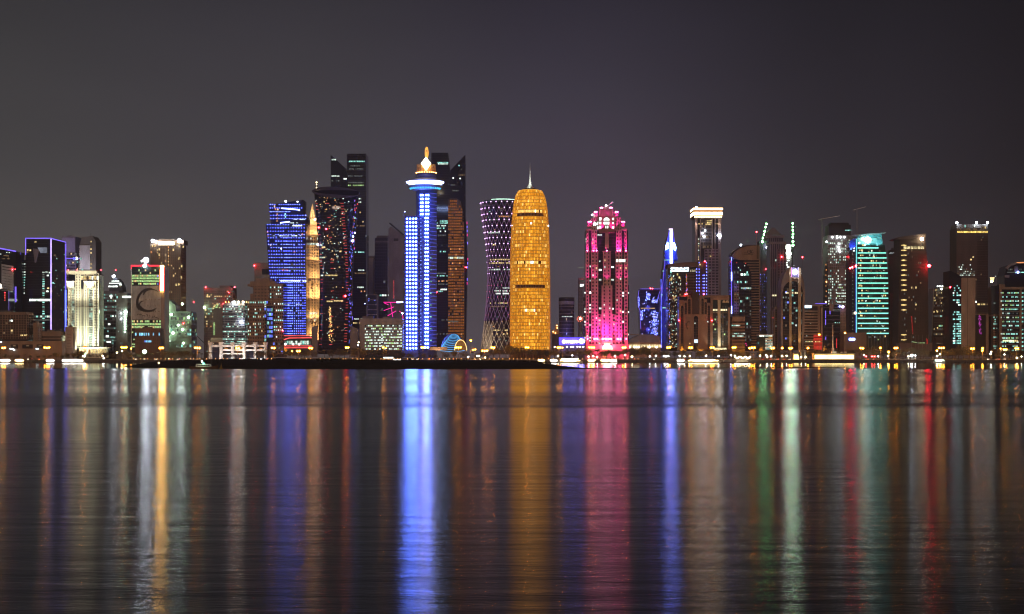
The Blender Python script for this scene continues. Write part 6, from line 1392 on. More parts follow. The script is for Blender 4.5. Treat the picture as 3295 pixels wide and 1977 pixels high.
# 43 cyan lined tower
YCy = 1930
b = B('cyan_lined_tower', 'tower with eighteen glowing cyan floor lines under a slanted glass canopy', 'tower', 2805, YCy)
b.outline('tower_body', [(2756,788),(2847,788),(2857,880),(2859,1140),(2756,1140)], YCy, YCy+30, glassG)
for j in range(18):
    v = 798.6+j*16.15; ur = (2826 if j == 0 else interp(v, [(800,2849),(870,2855),(900,2857),(1100,2858.5)])); b.box('floor_light', 2759.5, ur, v-1.3, v+1.3, YCy-1.5, YCy-.65, n_cyan)
    mb = MB().box(b.X(2759), b.X(ur+.5), YCy-.6, YCy-.02, b.Z(v+4), b.Z(v-2.2)); b.add('floor_slab', mb, frameM)
    b.spot(2808, v+6, YCy-9, 2808, v+5, YCy, (.1,1,.75), 260, 160, 2) if j%3==0 else None
g_ = random.Random(12)
for i in range(150):
    j = g_.randint(0,17); v = 806+j*16.15+g_.choice([0,2,5]); u = g_.uniform(2763,2850); 
    if 2775 < u < 2800 and g_.random()<.5: continue
    b.panel('window', u, v, g_.uniform(2.4,4.5), g_.choice([3,5.5]), YCy-.35, g_.choice([w_y,w_dy,w_dy,w_dim,w_y,w_w]), cap=200)
for i in range(30): b.panel('window', g_.uniform(2763,2776), 806+g_.randint(0,17)*16.15, 3.6, 5, YCy-.35, w_y, cap=240)
b.box('edge_neon', 2754, 2756.6, 770, 1072, YCy-1.6, YCy-.5, E('cyan edge neon', (.22,.95,1), 1.1)); b.box('edge_neon', 2751.6, 2753.6, 850, 1072, YCy-1.4, YCy-.5, E('deep blue edge', (.12,.16,1), .45))
b.outline('blue_wing', [(2733,776),(2754,766),(2754,796),(2733,799)], YCy-.8, YCy+14, M('blue glass wing', (.04,.09,.5), .4)); b.outline('left_wing', [(2733,796),(2755,796),(2755,1130),(2733,1130)], YCy+1, YCy+20, glassD)
b.outline('glass_crown', [(2757,787.8),(2757,764),(2836,751),(2841,787.8)], YCy+.2, YCy+24, M('teal crown glass', (.10,.30,.33), .35)); b.outline('slanted_canopy', [(2745,757),(2800,752.5),(2848,749.5),(2845,752.4),(2800,756.5),(2757,761)], YCy-5, YCy+28, M('canopy steel', (.45,.55,.55), .4, .2))
b.add('round_sign', MB().slab([(b.X(2792)+9.6*b.s*math.cos(R(a)), b.Z(773)+9.6*b.s*math.sin(R(a))) for a in range(0,360,20)], YCy-1.4, YCy-.3), E('round white sign', (.85,1,.95), 18, 0, 1, True), label='round glowing white sign on the crown')
for u,v,r,m in ((2775,770,3.6,n_warmw),(2763,783,3.4,w_W),(2775,790,3,w_y),(2831,768,2,w_y),(2746,808,3,w_W),(2750,1008,4,E('cream globe', (1,.88,.62), 6)),(2747,800,2,n_bluew)): b.lamp('crown_lamp', u, v, YCy-3, r, m)
b.box('crown_panel', 2800, 2822, 766, 784, YCy-.4, YCy+.15, M('pale teal panel', (.25,.45,.45), .5))
b.spot(2790, 786, YCy-12, 2795, 766, YCy, (.3,.95,1), 15000, 120, 1); b.spot(2830, 786, YCy-12, 2835, 756, YCy, (.3,.95,1), 9000, 120, 1); b.spot(2744, 800, YCy-8, 2744, 785, YCy, (.1,.25,1), 5500, 110, 1)
for u,v in ((2733,864),(2740,861.5),(2752,857.5)): b.lamp('warning_light', u, v, YCy-4, 3.0, REDS)
for u in range(2766,2856,6):
    if rnd.random()<.55: b.panel('window', u, 1093 if rnd.random()<.7 else 1085, 4, 4, YCy-.35, rnd.choice([w_g,w_w,w_dim]))
for j in range(24): b.bulk(b.X(2744), YCy+.8, b.Z(820+j*12), 4*b.s, 3*b.s, w_dim)
for i in range(10): b.box('base_fin', 2764+i*9.6, 2765.4+i*9.6, 1080, 1135, YCy-1, YCy-.02, frameM)
b.done()
b = B('side_sign_block', 'plain low brown block with a small oval blue sign below the cyan lined tower', 'building', 2745, 1880)
b.box('block_body', 2716, 2788, 1073, 1145, 1880, 1905, M('dusky brown render', (.22,.165,.14), .85)); b.box('roof_band', 2715, 2789, 1071, 1074, 1879, 1906, brown)
sb_ = b.outline('sign_board', [(2740+11.5*math.copysign(abs(math.cos(R(a)))**.6,math.cos(R(a))), 1092+6.6*math.copysign(abs(math.sin(R(a)))**.7,math.sin(R(a)))) for a in range(0,360,20)], 1878.6, 1879.7, E('royal blue sign', (.02,.08,1), .9))
mb = MB()
for a_,c_,v0_,v1_ in ((2730.5,2732.5,1090,1095.5),(2732.5,2750,1094,1096),(2733.5,2739,1088,1090),(2737,2738.5,1088,1094),(2740.5,2742,1089,1094),(2742,2745.5,1088,1089.6),(2744.5,2746,1089,1094),(2747.5,2750,1088.5,1090),(2749,2750.8,1090,1095)): mb.box(b.X(a_), b.X(c_), 1878.2, 1878.58, b.Z(v1_), b.Z(v0_))
b.add('lettering', mb, E('ice white letter', (.72,.92,1), 4.5, 0, 1, True), parent=sb_); b.done()
# 44 dark slab and 45 dark tower with yellow bars
b = tower('office_tower', 'plain unlit tower just right of the cyan lined one with a tiny white roof sign', 2858, 2892, 802, 2080, 30, M('black brown cladding', (.04,.034,.034), .8), None, (5,30,.9,.6), 806, vb=1110, lit=[(w_dim,.01)], side=False)
for i in range(9): b.panel('sign_letter', 2861+i*2.6, 816-(i%3), 1.7, 2.2+(i%2)*1.2, 2078, E('faint white letter', (.7,.8,.8), .8))
b.lamp('warning_light', 2881, 858.5, 2072, 4.4, REDS); b.lamp('warning_light', 2891, 855.5, 2072, 3.2, REDS); b.box('pale_front', 2863, 2873, 945, 1130, 2077, 2079, concreteD); b.done()
YY = 1990
b = B('dark_brown_tower', 'broad dark brown tower with a column of short yellow light bars and slanted roof', 'tower', 2935, YY)
db = M('dark umber cladding', (.062,.048,.042), .8)
b.outline('tower_body', [(2896,766),(2977,766),(2982,820),(2986,880),(2988,1140),(2890,1140),(2893,900)], YY, YY+32, db); b.outline('slanted_roof', [(2880,768),(2890,764),(2975,752),(2979,756),(2975,767),(2893,771)], YY-3, YY+34, M('umber roof edge', (.11,.085,.08), .8))
grid(b, 2897, 2976, 782, 1120, YY, 14, 34, .7, .62, M('umber grid', (.085,.065,.055), .8), .35, lit=[(w_dy,.015),(w_dim,.02)])
yb = E('yellow bar light', (1,.72,.25), 1.5, .5, .6)
for j in range(20):
    v = 790+j*16; 
    if j in (10,14,15,16,17): continue
    b.panel('bar_light', 2908, v, 17, 2.3, YY-.7, yb); b.panel('bar_light', 2908, v, 8, 4, YY-.9, yb)
for i in range(6): b.panel('window', 2912+i*11.2, 798, 9, 8, YY-.6, E('pale yellow window', (1,.82,.42), .95, .6))
for u,v in ((2935,827),(2975,857),(2933,926),(2947,926),(2939,929),(2947,981),(2925,958),(2962,911),(2955,875)): b.panel('window', u, v, 4, 6, YY-.6, w_dy if u not in (2933,2947) else w_y)
b.lamp('floodlight', 2963, 771, YY-5, 5.6, n_warmw); b.lamp('warning_light', 2986, 856.5, YY-5, 5, REDS)
b.outline('red_line', [(2931,1018),(2934,1018),(2938,1075),(2935,1075)], YY-1.4, YY-.6, E('dim red reflection strip', (1,.06,.05), .22, .5, .2)); b.done()
b = B('flag_plaza', 'low terrace with a row of pale flagpoles and green lights in front of the dark brown tower', 'terrace', 2945, 1885)
b.box('terrace_wall', 2895, 3000, 1104, 1150, 1885, 1905, M('mauve terrace stone', (.15,.115,.11), .85))
for i,u in enumerate((2932,2944,2955,2967,2979,2985)): b.add('flagpole', MB().tube((b.X(u),1883,G),(b.X(u),1883,b.Z(1078)),.22,.12,n=5), steel)
for i in range(24): b.panel('green_light', 2934+i*1.7, 1100+ (i*.35 if i<12 else 4), 3, 2.6, 1884, rnd.choice([w_g,w_dim,w_g]))
b.panel('red_light', 2983, 1100, 4, 16, 1884, E('dull red light', (1,.05,.04), .35)); b.panel('red_light', 2981, 1093, 2.5, 10, 1884, MATS['dull red light']); b.done()
# 46 mid tower
b = B('tapered_tower', 'dim tapering tower with a lit crown row and scattered yellow windows right of the flagpoles', 'tower', 3025, 2060)
b.outline('tower_body', [(3004,928),(3048,928),(3052,1130),(2996,1130)], 2060, 2085, glassK)
grid(b, 3004, 3047, 930, 1080, 2060, 11, 18, .8, .6, M('olive grey frame', (.10,.09,.07), .8), .3, lit=[(w_dim,.18),(w_y,.08),(w_dy,.2)], rowset={0:4}, cap=120)
for p_,q_ in (((3004,928),(2998,1080)),((3050,928),(3053,1080))): b.add('edge_trim', MB().tube((b.X(p_[0]),2059,b.Z(p_[1])),(b.X(q_[0]),2059,b.Z(q_[1])),.5,n=5), M('pale green trim', (.3,.36,.28), .6))
for u,v,m in ((3005,1004,w_y),(3016,1004,w_y),(3014,951,w_y),(3027,1018,w_t),(3052,948,w_y),(3052,1012,w_y),(3016,1056,w_y)): b.panel('window', u, v, 3.6, 5, 2059, m)
for i in range(7): b.panel('window', 3022+i*4.2, 1049, 3.8, 5, 2059, w_t if i%2 else w_g)
for u in (3016,3023,3031): b.lamp('roof_lamp', u, 922, 2058, 2.6, E('pale roof lamp', (.85,1,.9), 6))
b.lamp('roof_lamp', 3027, 931, 2056, 3.4, MATS['pale roof lamp']); b.box('low_annex', 2998, 3050, 1086, 1140, 2040, 2055, brownD)
for i in range(12): b.panel('window', 3002+i*4, 1106, 2.4, 3, 2039.8, w_dy if i%2 else w_dim)
b.done()
# 48 tall tower with lit yellow crown
YT8 = 2160
b = B('crown_lit_tower', 'tall dark mauve tower with a yellow lit band and white corner lamps at the top', 'tower', 3128, YT8)
b.box('tower_body', 3078, 3144, 735, 1120, YT8, YT8+34, M('mauve brown cladding', (.10,.08,.085), .8)); b.box('right_part', 3144, 3180, 738, 1120, YT8+1, YT8+33, M('plum brown cladding', (.055,.038,.042), .8)); b.box('crown_tier', 3080, 3179, 722, 735.2, YT8+2, YT8+32, concreteD)
for i in range(23):
    u = 3082+i*4.3
    for v,p in ((738,.7),(747,1)): 
        if rnd.random()<p: b.panel('window', u, v, 3.6, 6 if v>740 else 4, YT8-.3, E('golden crown window', (1,.70,.16), 1.5, .5) if v>740 else w_dy)
for u,v,m in ((3137,727,w_W),(3107,728,w_t),(3167,732,w_dy),(3172,732,w_y),(3162,731,w_dy)): b.panel('window', u, v, 4, 7, YT8+1.7, m)
for u in (3078.5,3142,3177): b.lamp('roof_lamp', u, 717.5, YT8-1, 3.6, n_white)
mb = MB()
for j in range(44): mb.box(b.X(3078.5), b.X(3179.5), YT8-.3, YT8-.02, b.Z(758+j*8+1.6), b.Z(758+j*8))
b.add('floor_band', mb, M('dull mauve band', (.12,.10,.10), .8))
for r_,v in enumerate((853,860,867,874,880,886)):
    for u in range(3082,3136,4):
        if rnd.random() < .25+.12*r_: b.panel('window', u, v, 3.4, 3.4, YT8-.5, rnd.choice([w_w,w_dim,w_dy,w_w]))
for u,v,m in ((3124,836,w_y),(3131,828,w_y),(3158,772,w_dy),(3162,764,w_dim),(3157,884,w_dy),(3140,900,w_dy)): b.panel('window', u, v, 4, 5, YT8-.5, m)
for i in range(9): b.panel('window', 3147+i*4, 980, 3.6, 5, YT8-.5, w_y if rnd.random()<.6 else w_dy)
b.done()
# 47 cyan windowed dark slab with the brown wing
YC7 = 1900
b = B('slab_tower', 'dark sloped slab with columns of bright cyan windows beside a plain brown wing', 'tower', 3095, YC7)
b.outline('tower_body', [(3054,873),(3058,872),(3080,882),(3096,893),(3100,1130),(3052,1130)], YC7, YC7+26, glassD); b.box('brown_wing', 3093, 3137, 895, 1130, YC7-1.5, YC7+22, brownL); b.box('wing_joint', 3111, 3112.4, 895, 1130, YC7-1.7, YC7-1.52, brownD); b.box('wing_end', 3131, 3137.2, 895, 1000, YC7-2.2, YC7-1.52, brownL)
for j in range(25):
    v = 920+j*7.7
    for i,u in enumerate((3068,3071.5,3080,3085,3090)):
        p = (.25 if v < 955 else .62 if v < 1000 else .8); 
        if j in (5,9,10,15): p = .12
        if i < 2: p *= 1.0
        if rnd.random() < p: b.panel('window', u, v, 4, 4.6, YC7-.3, w_W if rnd.random()<.12 else E('bright cyan window', (.42,1,.92), 1.1, .5))
b.lamp('warning_light', 3055.5, 925, YC7-3, 2.5, n_warn); b.panel('window', 3139, 972, 4.4, 6, YC7-2, w_W); b.panel('window', 3148, 972, 4.4, 6, YC7+40, w_w)
b.box('low_wing', 3137.4, 3180, 1012, 1140, YC7, YC7+20, glassK); b.box('low_wing_frame', 3137.4, 3180, 1010, 1014, YC7-1, YC7+20, brown); b.box('low_wing_frame', 3172, 3180.2, 1014, 1140, YC7-1, YC7-.02, brown)
g_ = random.Random(77)
for i in range(60): b.bulk(b.X(g_.gauss(3153,2.2)), YC7-.3, b.Z(g_.uniform(1015,1075)), g_.uniform(1.2,2.6)*b.s, g_.uniform(2,5)*b.s, E('dim magenta light', (.75,.08,.6), .45, .5))
b.done()
b = tower('apartment_tower', 'grey grid fronted tower topped by a glowing fan of lamps right of the tall mauve tower', 3178, 3216, 925, 2080, 24, brownD, M('taupe grid', (.17,.14,.13), .85), (6,16,.6,.5), 930, vb=1020, lit=[(w_dim,.05)], side=False)
for i in range(6): b.add('fan_lamp', MB().tube((b.X(3186+i*1.4),2076,b.Z(906)),(b.X(3183+i*2.6),2076,b.Z(893)),.55,.4,n=5), E('warm fan light', (1,.75,.35), 1.8))
b.lamp('fan_base_lamp', 3188, 907, 2075, 3.6, n_warmw); b.lamp('roof_lamp', 3202, 890, 2078, 1.5, w_W); b.lamp('warning_light', 3192, 927, 2072, 3, n_warn); b.done()
b = tower('office_block', 'narrow dark office strip with three columns of cyan windows between brown frames', 3180, 3222, 1014, 1885, 20, glassD, brown, (7,15,.8,.6), 1018, vb=1125, lit=[(w_t,.28),(w_dim,.1)], side=False, cap=60); b.done()
# 51 right edge framed office
b = B('framed_office', 'brown framed office with a screen of teal and green lit floors at the right edge', 'building', 3262, 1870)
b.box('block_body', 3215, 3300, 918, 1140, 1870, 1900, glassD); b.box('frame_post', 3215, 3223, 915, 1140, 1868, 1869.98, brown); b.box('frame_post', 3223.2, 3232, 915, 932, 1868, 1869.98, brown); b.box('frame_beam', 3223.2, 3305, 924, 932.2, 1867.8, 1869.96, brown); b.box('frame_post', 3280, 3286, 932.4, 1140, 1868, 1869.98, brown)
mb = MB()
for j in range(15):
    v = 943+j*13.2; mb.box(b.X(3225), b.X(3305), 1869.7, 1869.98, b.Z(v+9), b.Z(v+6)); d_ = (.75 if j not in (1,5,9) else .45)
    for i in range(13):
        u = 3227+i*4.1
        if rnd.random() < d_: b.panel('window', u, v, 3.6, 4.6, 1869.6, rnd.choice([w_t,w_t,w_w,w_g,w_dim,w_t]), cap=400)
    if rnd.random()<.8: b.panel('window', 3290, v, 5, 5, 1869.6, w_t); b.panel('window', 3220, v, 3, 4, 1867.8, w_w) if j%2==0 else None
b.add('floor_band', mb, frameM)
for i in range(8): b.panel('window', 3229+i*6.2, 1097, 5.4, 5.4, 1869.4, E('bright green cream window', (.85,1,.55), 2, .3) if i<6 else w_y, cap=400)
b.done()
b = B('glass_tower', 'dark stepped glass tower with a curved orange lit edge behind the right edge office', 'tower', 3272, 2000)
b.outline('tower_body', [(3232,887),(3240,858),(3262,850),(3310,846),(3310,1100),(3232,1100)], 2000, 2030, glassD); b.outline('curved_top', [(3236,862),(3250,850),(3270,844),(3310,844),(3310,848),(3272,850),(3252,856),(3240,868)], 1998.6, 2002, M('pale canopy edge', (.3,.27,.26), .7)); b.outline('orange_edge', [(3268,845),(3310,843),(3310,846),(3275,847.5)], 1997.6, 1998.5, E('orange edge light', (1,.36,.12), 1.3))
b.box('grey_core', 3263, 3275, 858, 876, 1998.4, 1999.9, concreteD); b.box('lower_terrace', 3232, 3246, 886, 894, 1997, 1999.9, lilac); b.lamp('floodlight', 3272.5, 877, 1996, 4, n_bluew)
for i in range(14): b.panel('window', 3242+i*4.2, 877, 3.6, 3, 1999, w_dim if i<6 else w_t)
for i in range(12): b.panel('window', 3241+i*5, 868, 3.6, 5, 1999.7, w_dim) if rnd.random()<.5 else None
b.done()

# ------------------------------------------------------------------ waterfront
marks = [(45,'in front of the low brown office'),(150,'below the violet outlined tower'),(215,'at the left end of the cream hotel forecourt'),(285,'in front of the cream floodlit hotel'),(370,'below the starry construction tower'),(474,'in front of the mural building'),(580,'below the green lit construction building'),(700,'left of the white pavilion'),(765,'in front of the white pavilion'),(860,'below the brown stepped hotel'),(955,'in front of the red neon podium'),(1030,'at the left foot of the flared dark tower'),(1110,'at the right foot of the flared dark tower'),(1228,'in front of the green lit office block'),(1330,'at the foot of the blue disc light tower'),(1400,'between the blue tower and the striped dome'),(1460,'beside the striped blue dome'),(1530,'left of the lattice tower'),(1600,'at the foot of the lattice tower'),(1700,'in front of the golden tower'),(1790,'right of the golden tower'),(1845,'below the glowing blue sign'),(1905,'at the left foot of the pink tower'),(1952,'in front of the pink tower entrance'),(2005,'at the right foot of the pink tower'),(2075,'in front of the cream arcade hall'),(2150,'below the blue blade tower'),(2200,'at the left end of the arched offices'),(2265,'in front of the arched offices'),(2320,'below the cream lit bays of the arched offices'),(2375,'in front of the low brown office with teal floors'),(2430,'below the striped curved crown tower'),(2470,'in front of the small office with lit canopy'),(2550,'below the oval topped tower'),(2616,'in front of the red lit striped block'),(2690,'behind the long glowing pier building'),(2770,'right of the long glowing pier building'),(2810,'below the cyan lined tower'),(2870,'right of the cyan lined tower'),(2940,'in front of the flagpole terrace'),(3025,'below the dim tapering tower'),(3095,'in front of the cyan windowed slab'),(3160,'right of the plain brown wing'),(3250,'in front of the right edge office')]
def where(u): return min(marks, key=lambda m: abs(m[0]-u))[1]

# --- trees: five leafy and two palm builds, copied with their parts
leafm = M('dark foliage', (.10,.10,.052), .85, 0, .55, .8); palml = M('palm frond green', (.10,.115,.055), .8, 0, .5, .8)
bark = M('tree bark', (.11,.08,.055), .9, 0, .3, 1.)
def leafy(seed, h, w):
    g_ = random.Random(seed); tr = MB(); cr = MB()
    tr.tube((0,0,-.3),(g_.uniform(-.2,.2),0,h*.42),.32,.2,7)
    lobes = []
    for i in range(9):
        a = g_.uniform(0,6.28); r_ = g_.uniform(.1,.36)*w; z = h*g_.uniform(.45,.84); lobes.append((r_*math.cos(a), r_*math.sin(a)*.8, z, g_.uniform(.14,.26)*w)); tr.tube((0,0,h*.36),(lobes[-1][0]*.8,lobes[-1][1]*.8,z-.3),.13,.05,4)
    for lx,ly,lz,lr in lobes:
        for k in range(95):
            d = Vector((g_.gauss(0,1),g_.gauss(0,1),g_.gauss(0,1))).normalized()*lr*g_.uniform(.55,1.08); d.z *= .72
            p = Vector((lx,ly,lz))+d; s_ = g_.uniform(.16,.40); t = Vector((g_.gauss(0,1),g_.gauss(0,1),g_.gauss(0,.6))).normalized(); q = t.orthogonal().normalized(); kk = len(cr.v)
            cr.v += [tuple(p-t*s_), tuple(p+q*s_*.7), tuple(p+t*s_), tuple(p-q*s_*.7+Vector((0,0,.06)))]; cr.f.append((kk,kk+1,kk+2,kk+3))
    return tr, cr
def palm(seed, h):
    g_ = random.Random(seed); tr = MB(); cr = MB(); x = g_.uniform(-.4,.4)
    tr.tube((0,0,-.3),(x*.4,0,h*.5),.26,.2,6); tr.tube((x*.4,0,h*.5),(x,0,h),.2,.17,6)
    for i in range(18):
        a = i*2.4+g_.uniform(-.2,.2); up_ = g_.uniform(.15,1.1); Lf = g_.uniform(2.5,3.5); P_ = Vector((x,0,h)); d = Vector((math.cos(a),math.sin(a),up_)).normalized()
        side = Vector((-math.sin(a),math.cos(a),0))
        for j in range(6):
            Q = P_+d*Lf/6; w0 = .5*math.sin(math.pi*(j+.4)/6.6); w1 = .5*math.sin(math.pi*min(1,(j+1.4)/6.6))
            for s_ in (-1,1):
                kk = len(cr.v); cr.v += [tuple(P_), tuple(Q), tuple(Q+side*s_*w1-Vector((0,0,w1*.5))), tuple(P_+side*s_*w0-Vector((0,0,w0*.5)))]; cr.f.append((kk,kk+1,kk+2,kk+3))
            P_ = Q; d = (d+Vector((0,0,-.30))).normalized()
    return tr, cr
kinds = []
for s_,h,w in ((1,10,11),(2,11.5,12),(3,8.5,10),(4,9.5,13),(5,7,8)): tr,cr = leafy(s_,h,w); kinds.append(('leafy_tree', h, tr.mesh('trunk',bark), cr.mesh('crown',leafm)))
for s_,h in ((6,9.5),(7,8)): tr,cr = palm(s_,h); kinds.append(('palm_tree', h+1.5, tr.mesh('trunk',bark), cr.mesh('crown',palml)))
g_ = random.Random(42); first = {}
def tree(u, Y, k, s_, word):
    name, h, tm, cm = kinds[k]
    lab = ('%s %s %s' % (word, 'palm tree with drooping fronds' if name=='palm_tree' else 'dark leafy tree', where(u)))
    loc = (X(u,Y), Y, G); rz = g_.uniform(0,6.28)
    if k not in first:
        r_ = put(name, None, loc, label=lab, category='tree', group='waterfront trees' if name!='palm_tree' else 'waterfront palms'); put('trunk', tm, parent=r_); put('crown', cm, parent=r_); first[k] = r_
    else:
        r_ = first[k].copy(); COL.objects.link(r_); r_.location = loc; r_['label'] = lab
        for ch in first[k].children: c = ch.copy(); COL.objects.link(c); c.parent = r_
    r_.scale = (s_*g_.uniform(.9,1.15), s_*g_.uniform(.9,1.1), s_); r_.rotation_euler.z = rz
# (u, top v): profile of tree tops read from the photograph
prof_t = [(0,1135),(60,1138),(120,1136),(200,1134),(262,1128),(300,1138),(400,1128),(430,1130),(560,1128),(650,1130),(700,1128),(760,1140),(850,1122),(950,1124),(1090,1122),(1160,1113),(1260,1120),(1300,1136),(1400,1134),(1480,1128),(1560,1135),(1620,1112),(1660,1112),(1760,1122),(1800,1122),(1860,1116),(1930,1124),(2000,1122),(2072,1108),(2100,1122),(2200,1124),(2330,1124),(2400,1132),(2480,1118),(2560,1128),(2640,1116),(2700,1126),(2760,1120),(2800,1114),(2860,1130),(2900,1120),(2960,1116),(3000,1124),(3080,1110),(3120,1116),(3180,1138),(3250,1118),(3295,1120)]
u = -20
while u < 3320:
    Y = g_.uniform(1748,1800); vt_ = interp(max(0,min(3295,u)), prof_t)+g_.uniform(-1,7)
    isp = g_.random() < (.45 if 480 < u < 1130 or 330 < u < 420 or 1330 < u < 1520 else .10)
    k = g_.choice([5,6]) if isp else g_.choice([0,1,2,3,4]); hh = Z(vt_,Y)-G; s_ = max(.35, min(1.6, hh/kinds[k][1]))
    tree(u, Y, k, s_, 'tall' if s_ > 1.15 else 'small' if s_ < .75 else 'broad' if k in (1,3) else 'plain')
    u += g_.uniform(14,25)*(.75 if isp else 1)
for u,vt_,k in ((2072,1106,1),(2066,1116,2),(3075,1110,1),(3100,1112,3),(3050,1120,0),(3085,1118,1),(3118,1120,3),(1850,1116,0),(1875,1117,3),(2800,1115,1),(2815,1118,0),(2785,1120,3),(2890,1124,3),(2915,1122,1),(2972,1120,0),(3255,1122,1),(3275,1128,0),(1640,1110,2),(1655,1112,0),(1670,1122,1),(262,1130,1),(1172,1116,0),(1150,1120,3)):
    Y = g_.uniform(1745,1756); s_ = (Z(vt_,Y)-G)/kinds[k][1]; tree(u, Y, k, s_, 'bushy')
mb = MB(); g2 = random.Random(6)                 # low shrubs in one band
for i in range(5200):
    u = g2.uniform(-60,3350); Y = g2.uniform(1742,1747); z = G+abs(g2.gauss(0,.8))*(1+.8*noise.noise(Vector((u*.03,0,0)))); s_ = g2.uniform(.2,.5); x = X(u,Y); k = len(mb.v); t = g2.uniform(0,3.14)
    mb.v += [(x-s_*math.cos(t),Y-s_*math.sin(t),z),(x,Y,z-s_),(x+s_*math.cos(t),Y+s_*math.sin(t),z),(x,Y,z+s_)]; mb.f.append((k,k+1,k+2,k+3))
put('shrubbery', mb.mesh('shrubbery', leafm), label='low dark shrubs in a continuous band behind the waterfront road', category='shrubs', kind='stuff')

# --- street lamps
pole = M('galvanised pole', (.30,.26,.20), .55, .5)
def lamp_post(u, v, heads, lab, Y=1719., r_=.62, mat=sodium, hsp=2.4, name='street_lamp', group='street lamps along the waterfront road'):
    h = Z(v,Y)-G; b = B(name, lab, 'street lamp', u, Y, group); x0 = b.X(u)
    b.add('pole', MB().tube((x0,Y,G-.1),(x0,Y,G+h-.3),.22,.12,6), pole)
    n = heads; w = (n-1)*hsp/2
    if n > 1: b.add('crossarm', MB().tube((x0-w,Y,G+h-.25),(x0+w,Y,G+h-.25),.1,.1,5), pole)
    key = (r_, mat.name)
    if key not in LM: LM[key] = (MB().ball(0,0,0,r_,10,.8).mesh('lamp_head', mat, smooth=True), MB().lathe(0,0,[(r_*1.9,r_*.82),(r_*1.95,r_*1.0),(r_*1.3,r_*1.5),(r_*.6,r_*1.75),(.05,r_*1.8)],14).mesh('halo_shade', HALO.get(mat.name, pole), smooth=True))
    for i in range(n):
        x = x0-w+i*hsp; zz = h+g_.uniform(-.25,.25)
        lh = put('lamp_head', LM[key][0], (x-b.o[0], 0, zz), b.root); put('halo_shade', LM[key][1], (0,0,0), lh)
LM = {}; HALO = {'sodium lamp': E('amber lamp halo', (1,.33,.03), 1.4, .2, .8)}  # glowing amber cap added over each sodium lamp to imitate its halo
LP = [(12,1120,2),(151,1120,3),(273,1120,2),(399,1119,3),(422,1122,1),(518,1120,2),(525,1121,1),(635,1120,3),(765,1121,2),(879,1121,2),(940,1131,1),(960,1131,2),(1000,1121,2),(1117,1119,2),(1233,1119,1),(1242,1121,1),(1361,1119,2),(1475,1119,3),(1515,1096,1),(1526,1126,2),(1560,1130,3),(1586,1119,2),(1696,1119,2),(1799,1119,2),(1810,1119,1),(1904,1119,3),(2008,1119,2),(2152,1119,2),(2222,1119,2),(2292,1119,2),(2362,1119,2),(2415,1121,2),(2424,1120,2),(2486,1121,2),(2517,1121,1),(2544,1121,2),(2600,1121,1),(2773,1121,2),(2833,1121,1),(2859,1133,1),(2883,1121,2),(3015,1130,1),(3029,1121,3),(3129,1122,2),(3162,1122,1),(3161,1129,1),(3234,1126,2),(3220,1122,1),(3272,1122,2)]
for i,(u,v,n) in enumerate(LP):
    w_ = {1:'single headed',2:'twin headed',3:'triple headed'}[n]
    lamp_post(u, v, n, 'glowing orange %s street lamp %s' % (w_, where(u)), r_=.95 if u not in (422,525,940,1526,1242,3220,1810) else .62, Y=1719. + (i%3)*.8)
lamp_post(2636,1078,1,'tall single orange lamp in front of the red lit striped block', r_=.95); lamp_post(2719,1072,1,'tall single orange lamp between the pier building and the blue oval sign', r_=.85); lamp_post(2861,1134,1,'low orange globe lamp right of the cyan lined tower', r_=.8)
am_ = E('orange pool of lamp', (1,.5,.15), 14, 0, 1, True)
# white and cyan lower lamps on the promenade
cw = E('cool promenade lamp', (.85,.95,1), 60, 0, 1, True); gw = E('cream promenade lamp', (1,.86,.5), 60, 0, 1, True); rdl = E('red promenade lamp', (1,.03,.03), 60, 0, 1, True)
for u,v,m in ((1507,1149,cw),(1536,1146,gw),(1541,1146,cw),(1561,1151,gw),(1796,1145,gw),(1841,1144,cw),(1894,1148,cw),(1909,1147,gw),(1922,1149,cw),(2012,1143,gw),(2034,1148,gw),(1979,1147,cw),(2091,1148,cw),(2110,1146,cw),(2137,1147,cw),(2143,1147,cw),(2150,1146,cw),(2187,1146,cw),(2203,1147,gw),(2219,1146,gw),(2272,1145,cw),(2312,1146,cw),(2352,1143,cw),(2365,1145,cw),(2446,1145,gw),(2466,1144,gw),(2469,1148,cw),(2482,1147,cw),(2517,1146,gw),(2531,1145,gw),(2780,1143,gw),(2826,1147,cw),(2858,1146,gw),(2923,1147,gw),(2945,1145,cw),(2787,1147,rdl),(2806,1147,rdl),(2814,1147,rdl),(3016,1147,cw),(3025,1140,gw),(3187,1140,cw),(3190,1132,gw),(3232,1141,cw),(3287,1147,gw),(3272,1152,gw),(1152,1111,cw),(1154,1102,gw),(268,1146,gw),(330,1146,gw),(334,1154,cw),(376,1135,gw),(393,1131,gw)):
    lamp_post(u, v, 1, '%s low promenade lamp %s' % ('red' if m is rdl else 'white' if m is cw else 'cream', where(u)), Y=1709., r_=.62 if m is not rdl else .8, mat=m, name='promenade_lamp', group='low promenade lamps')
lamp_post(2934,1145,1,'glaring white starry floodlight at the water edge in front of the flagpole terrace', Y=1704., r_=1.35, mat=E('glaring white lamp', (.75,.88,1), 900, 0, 1, True), name='floodlight_post', group=None)
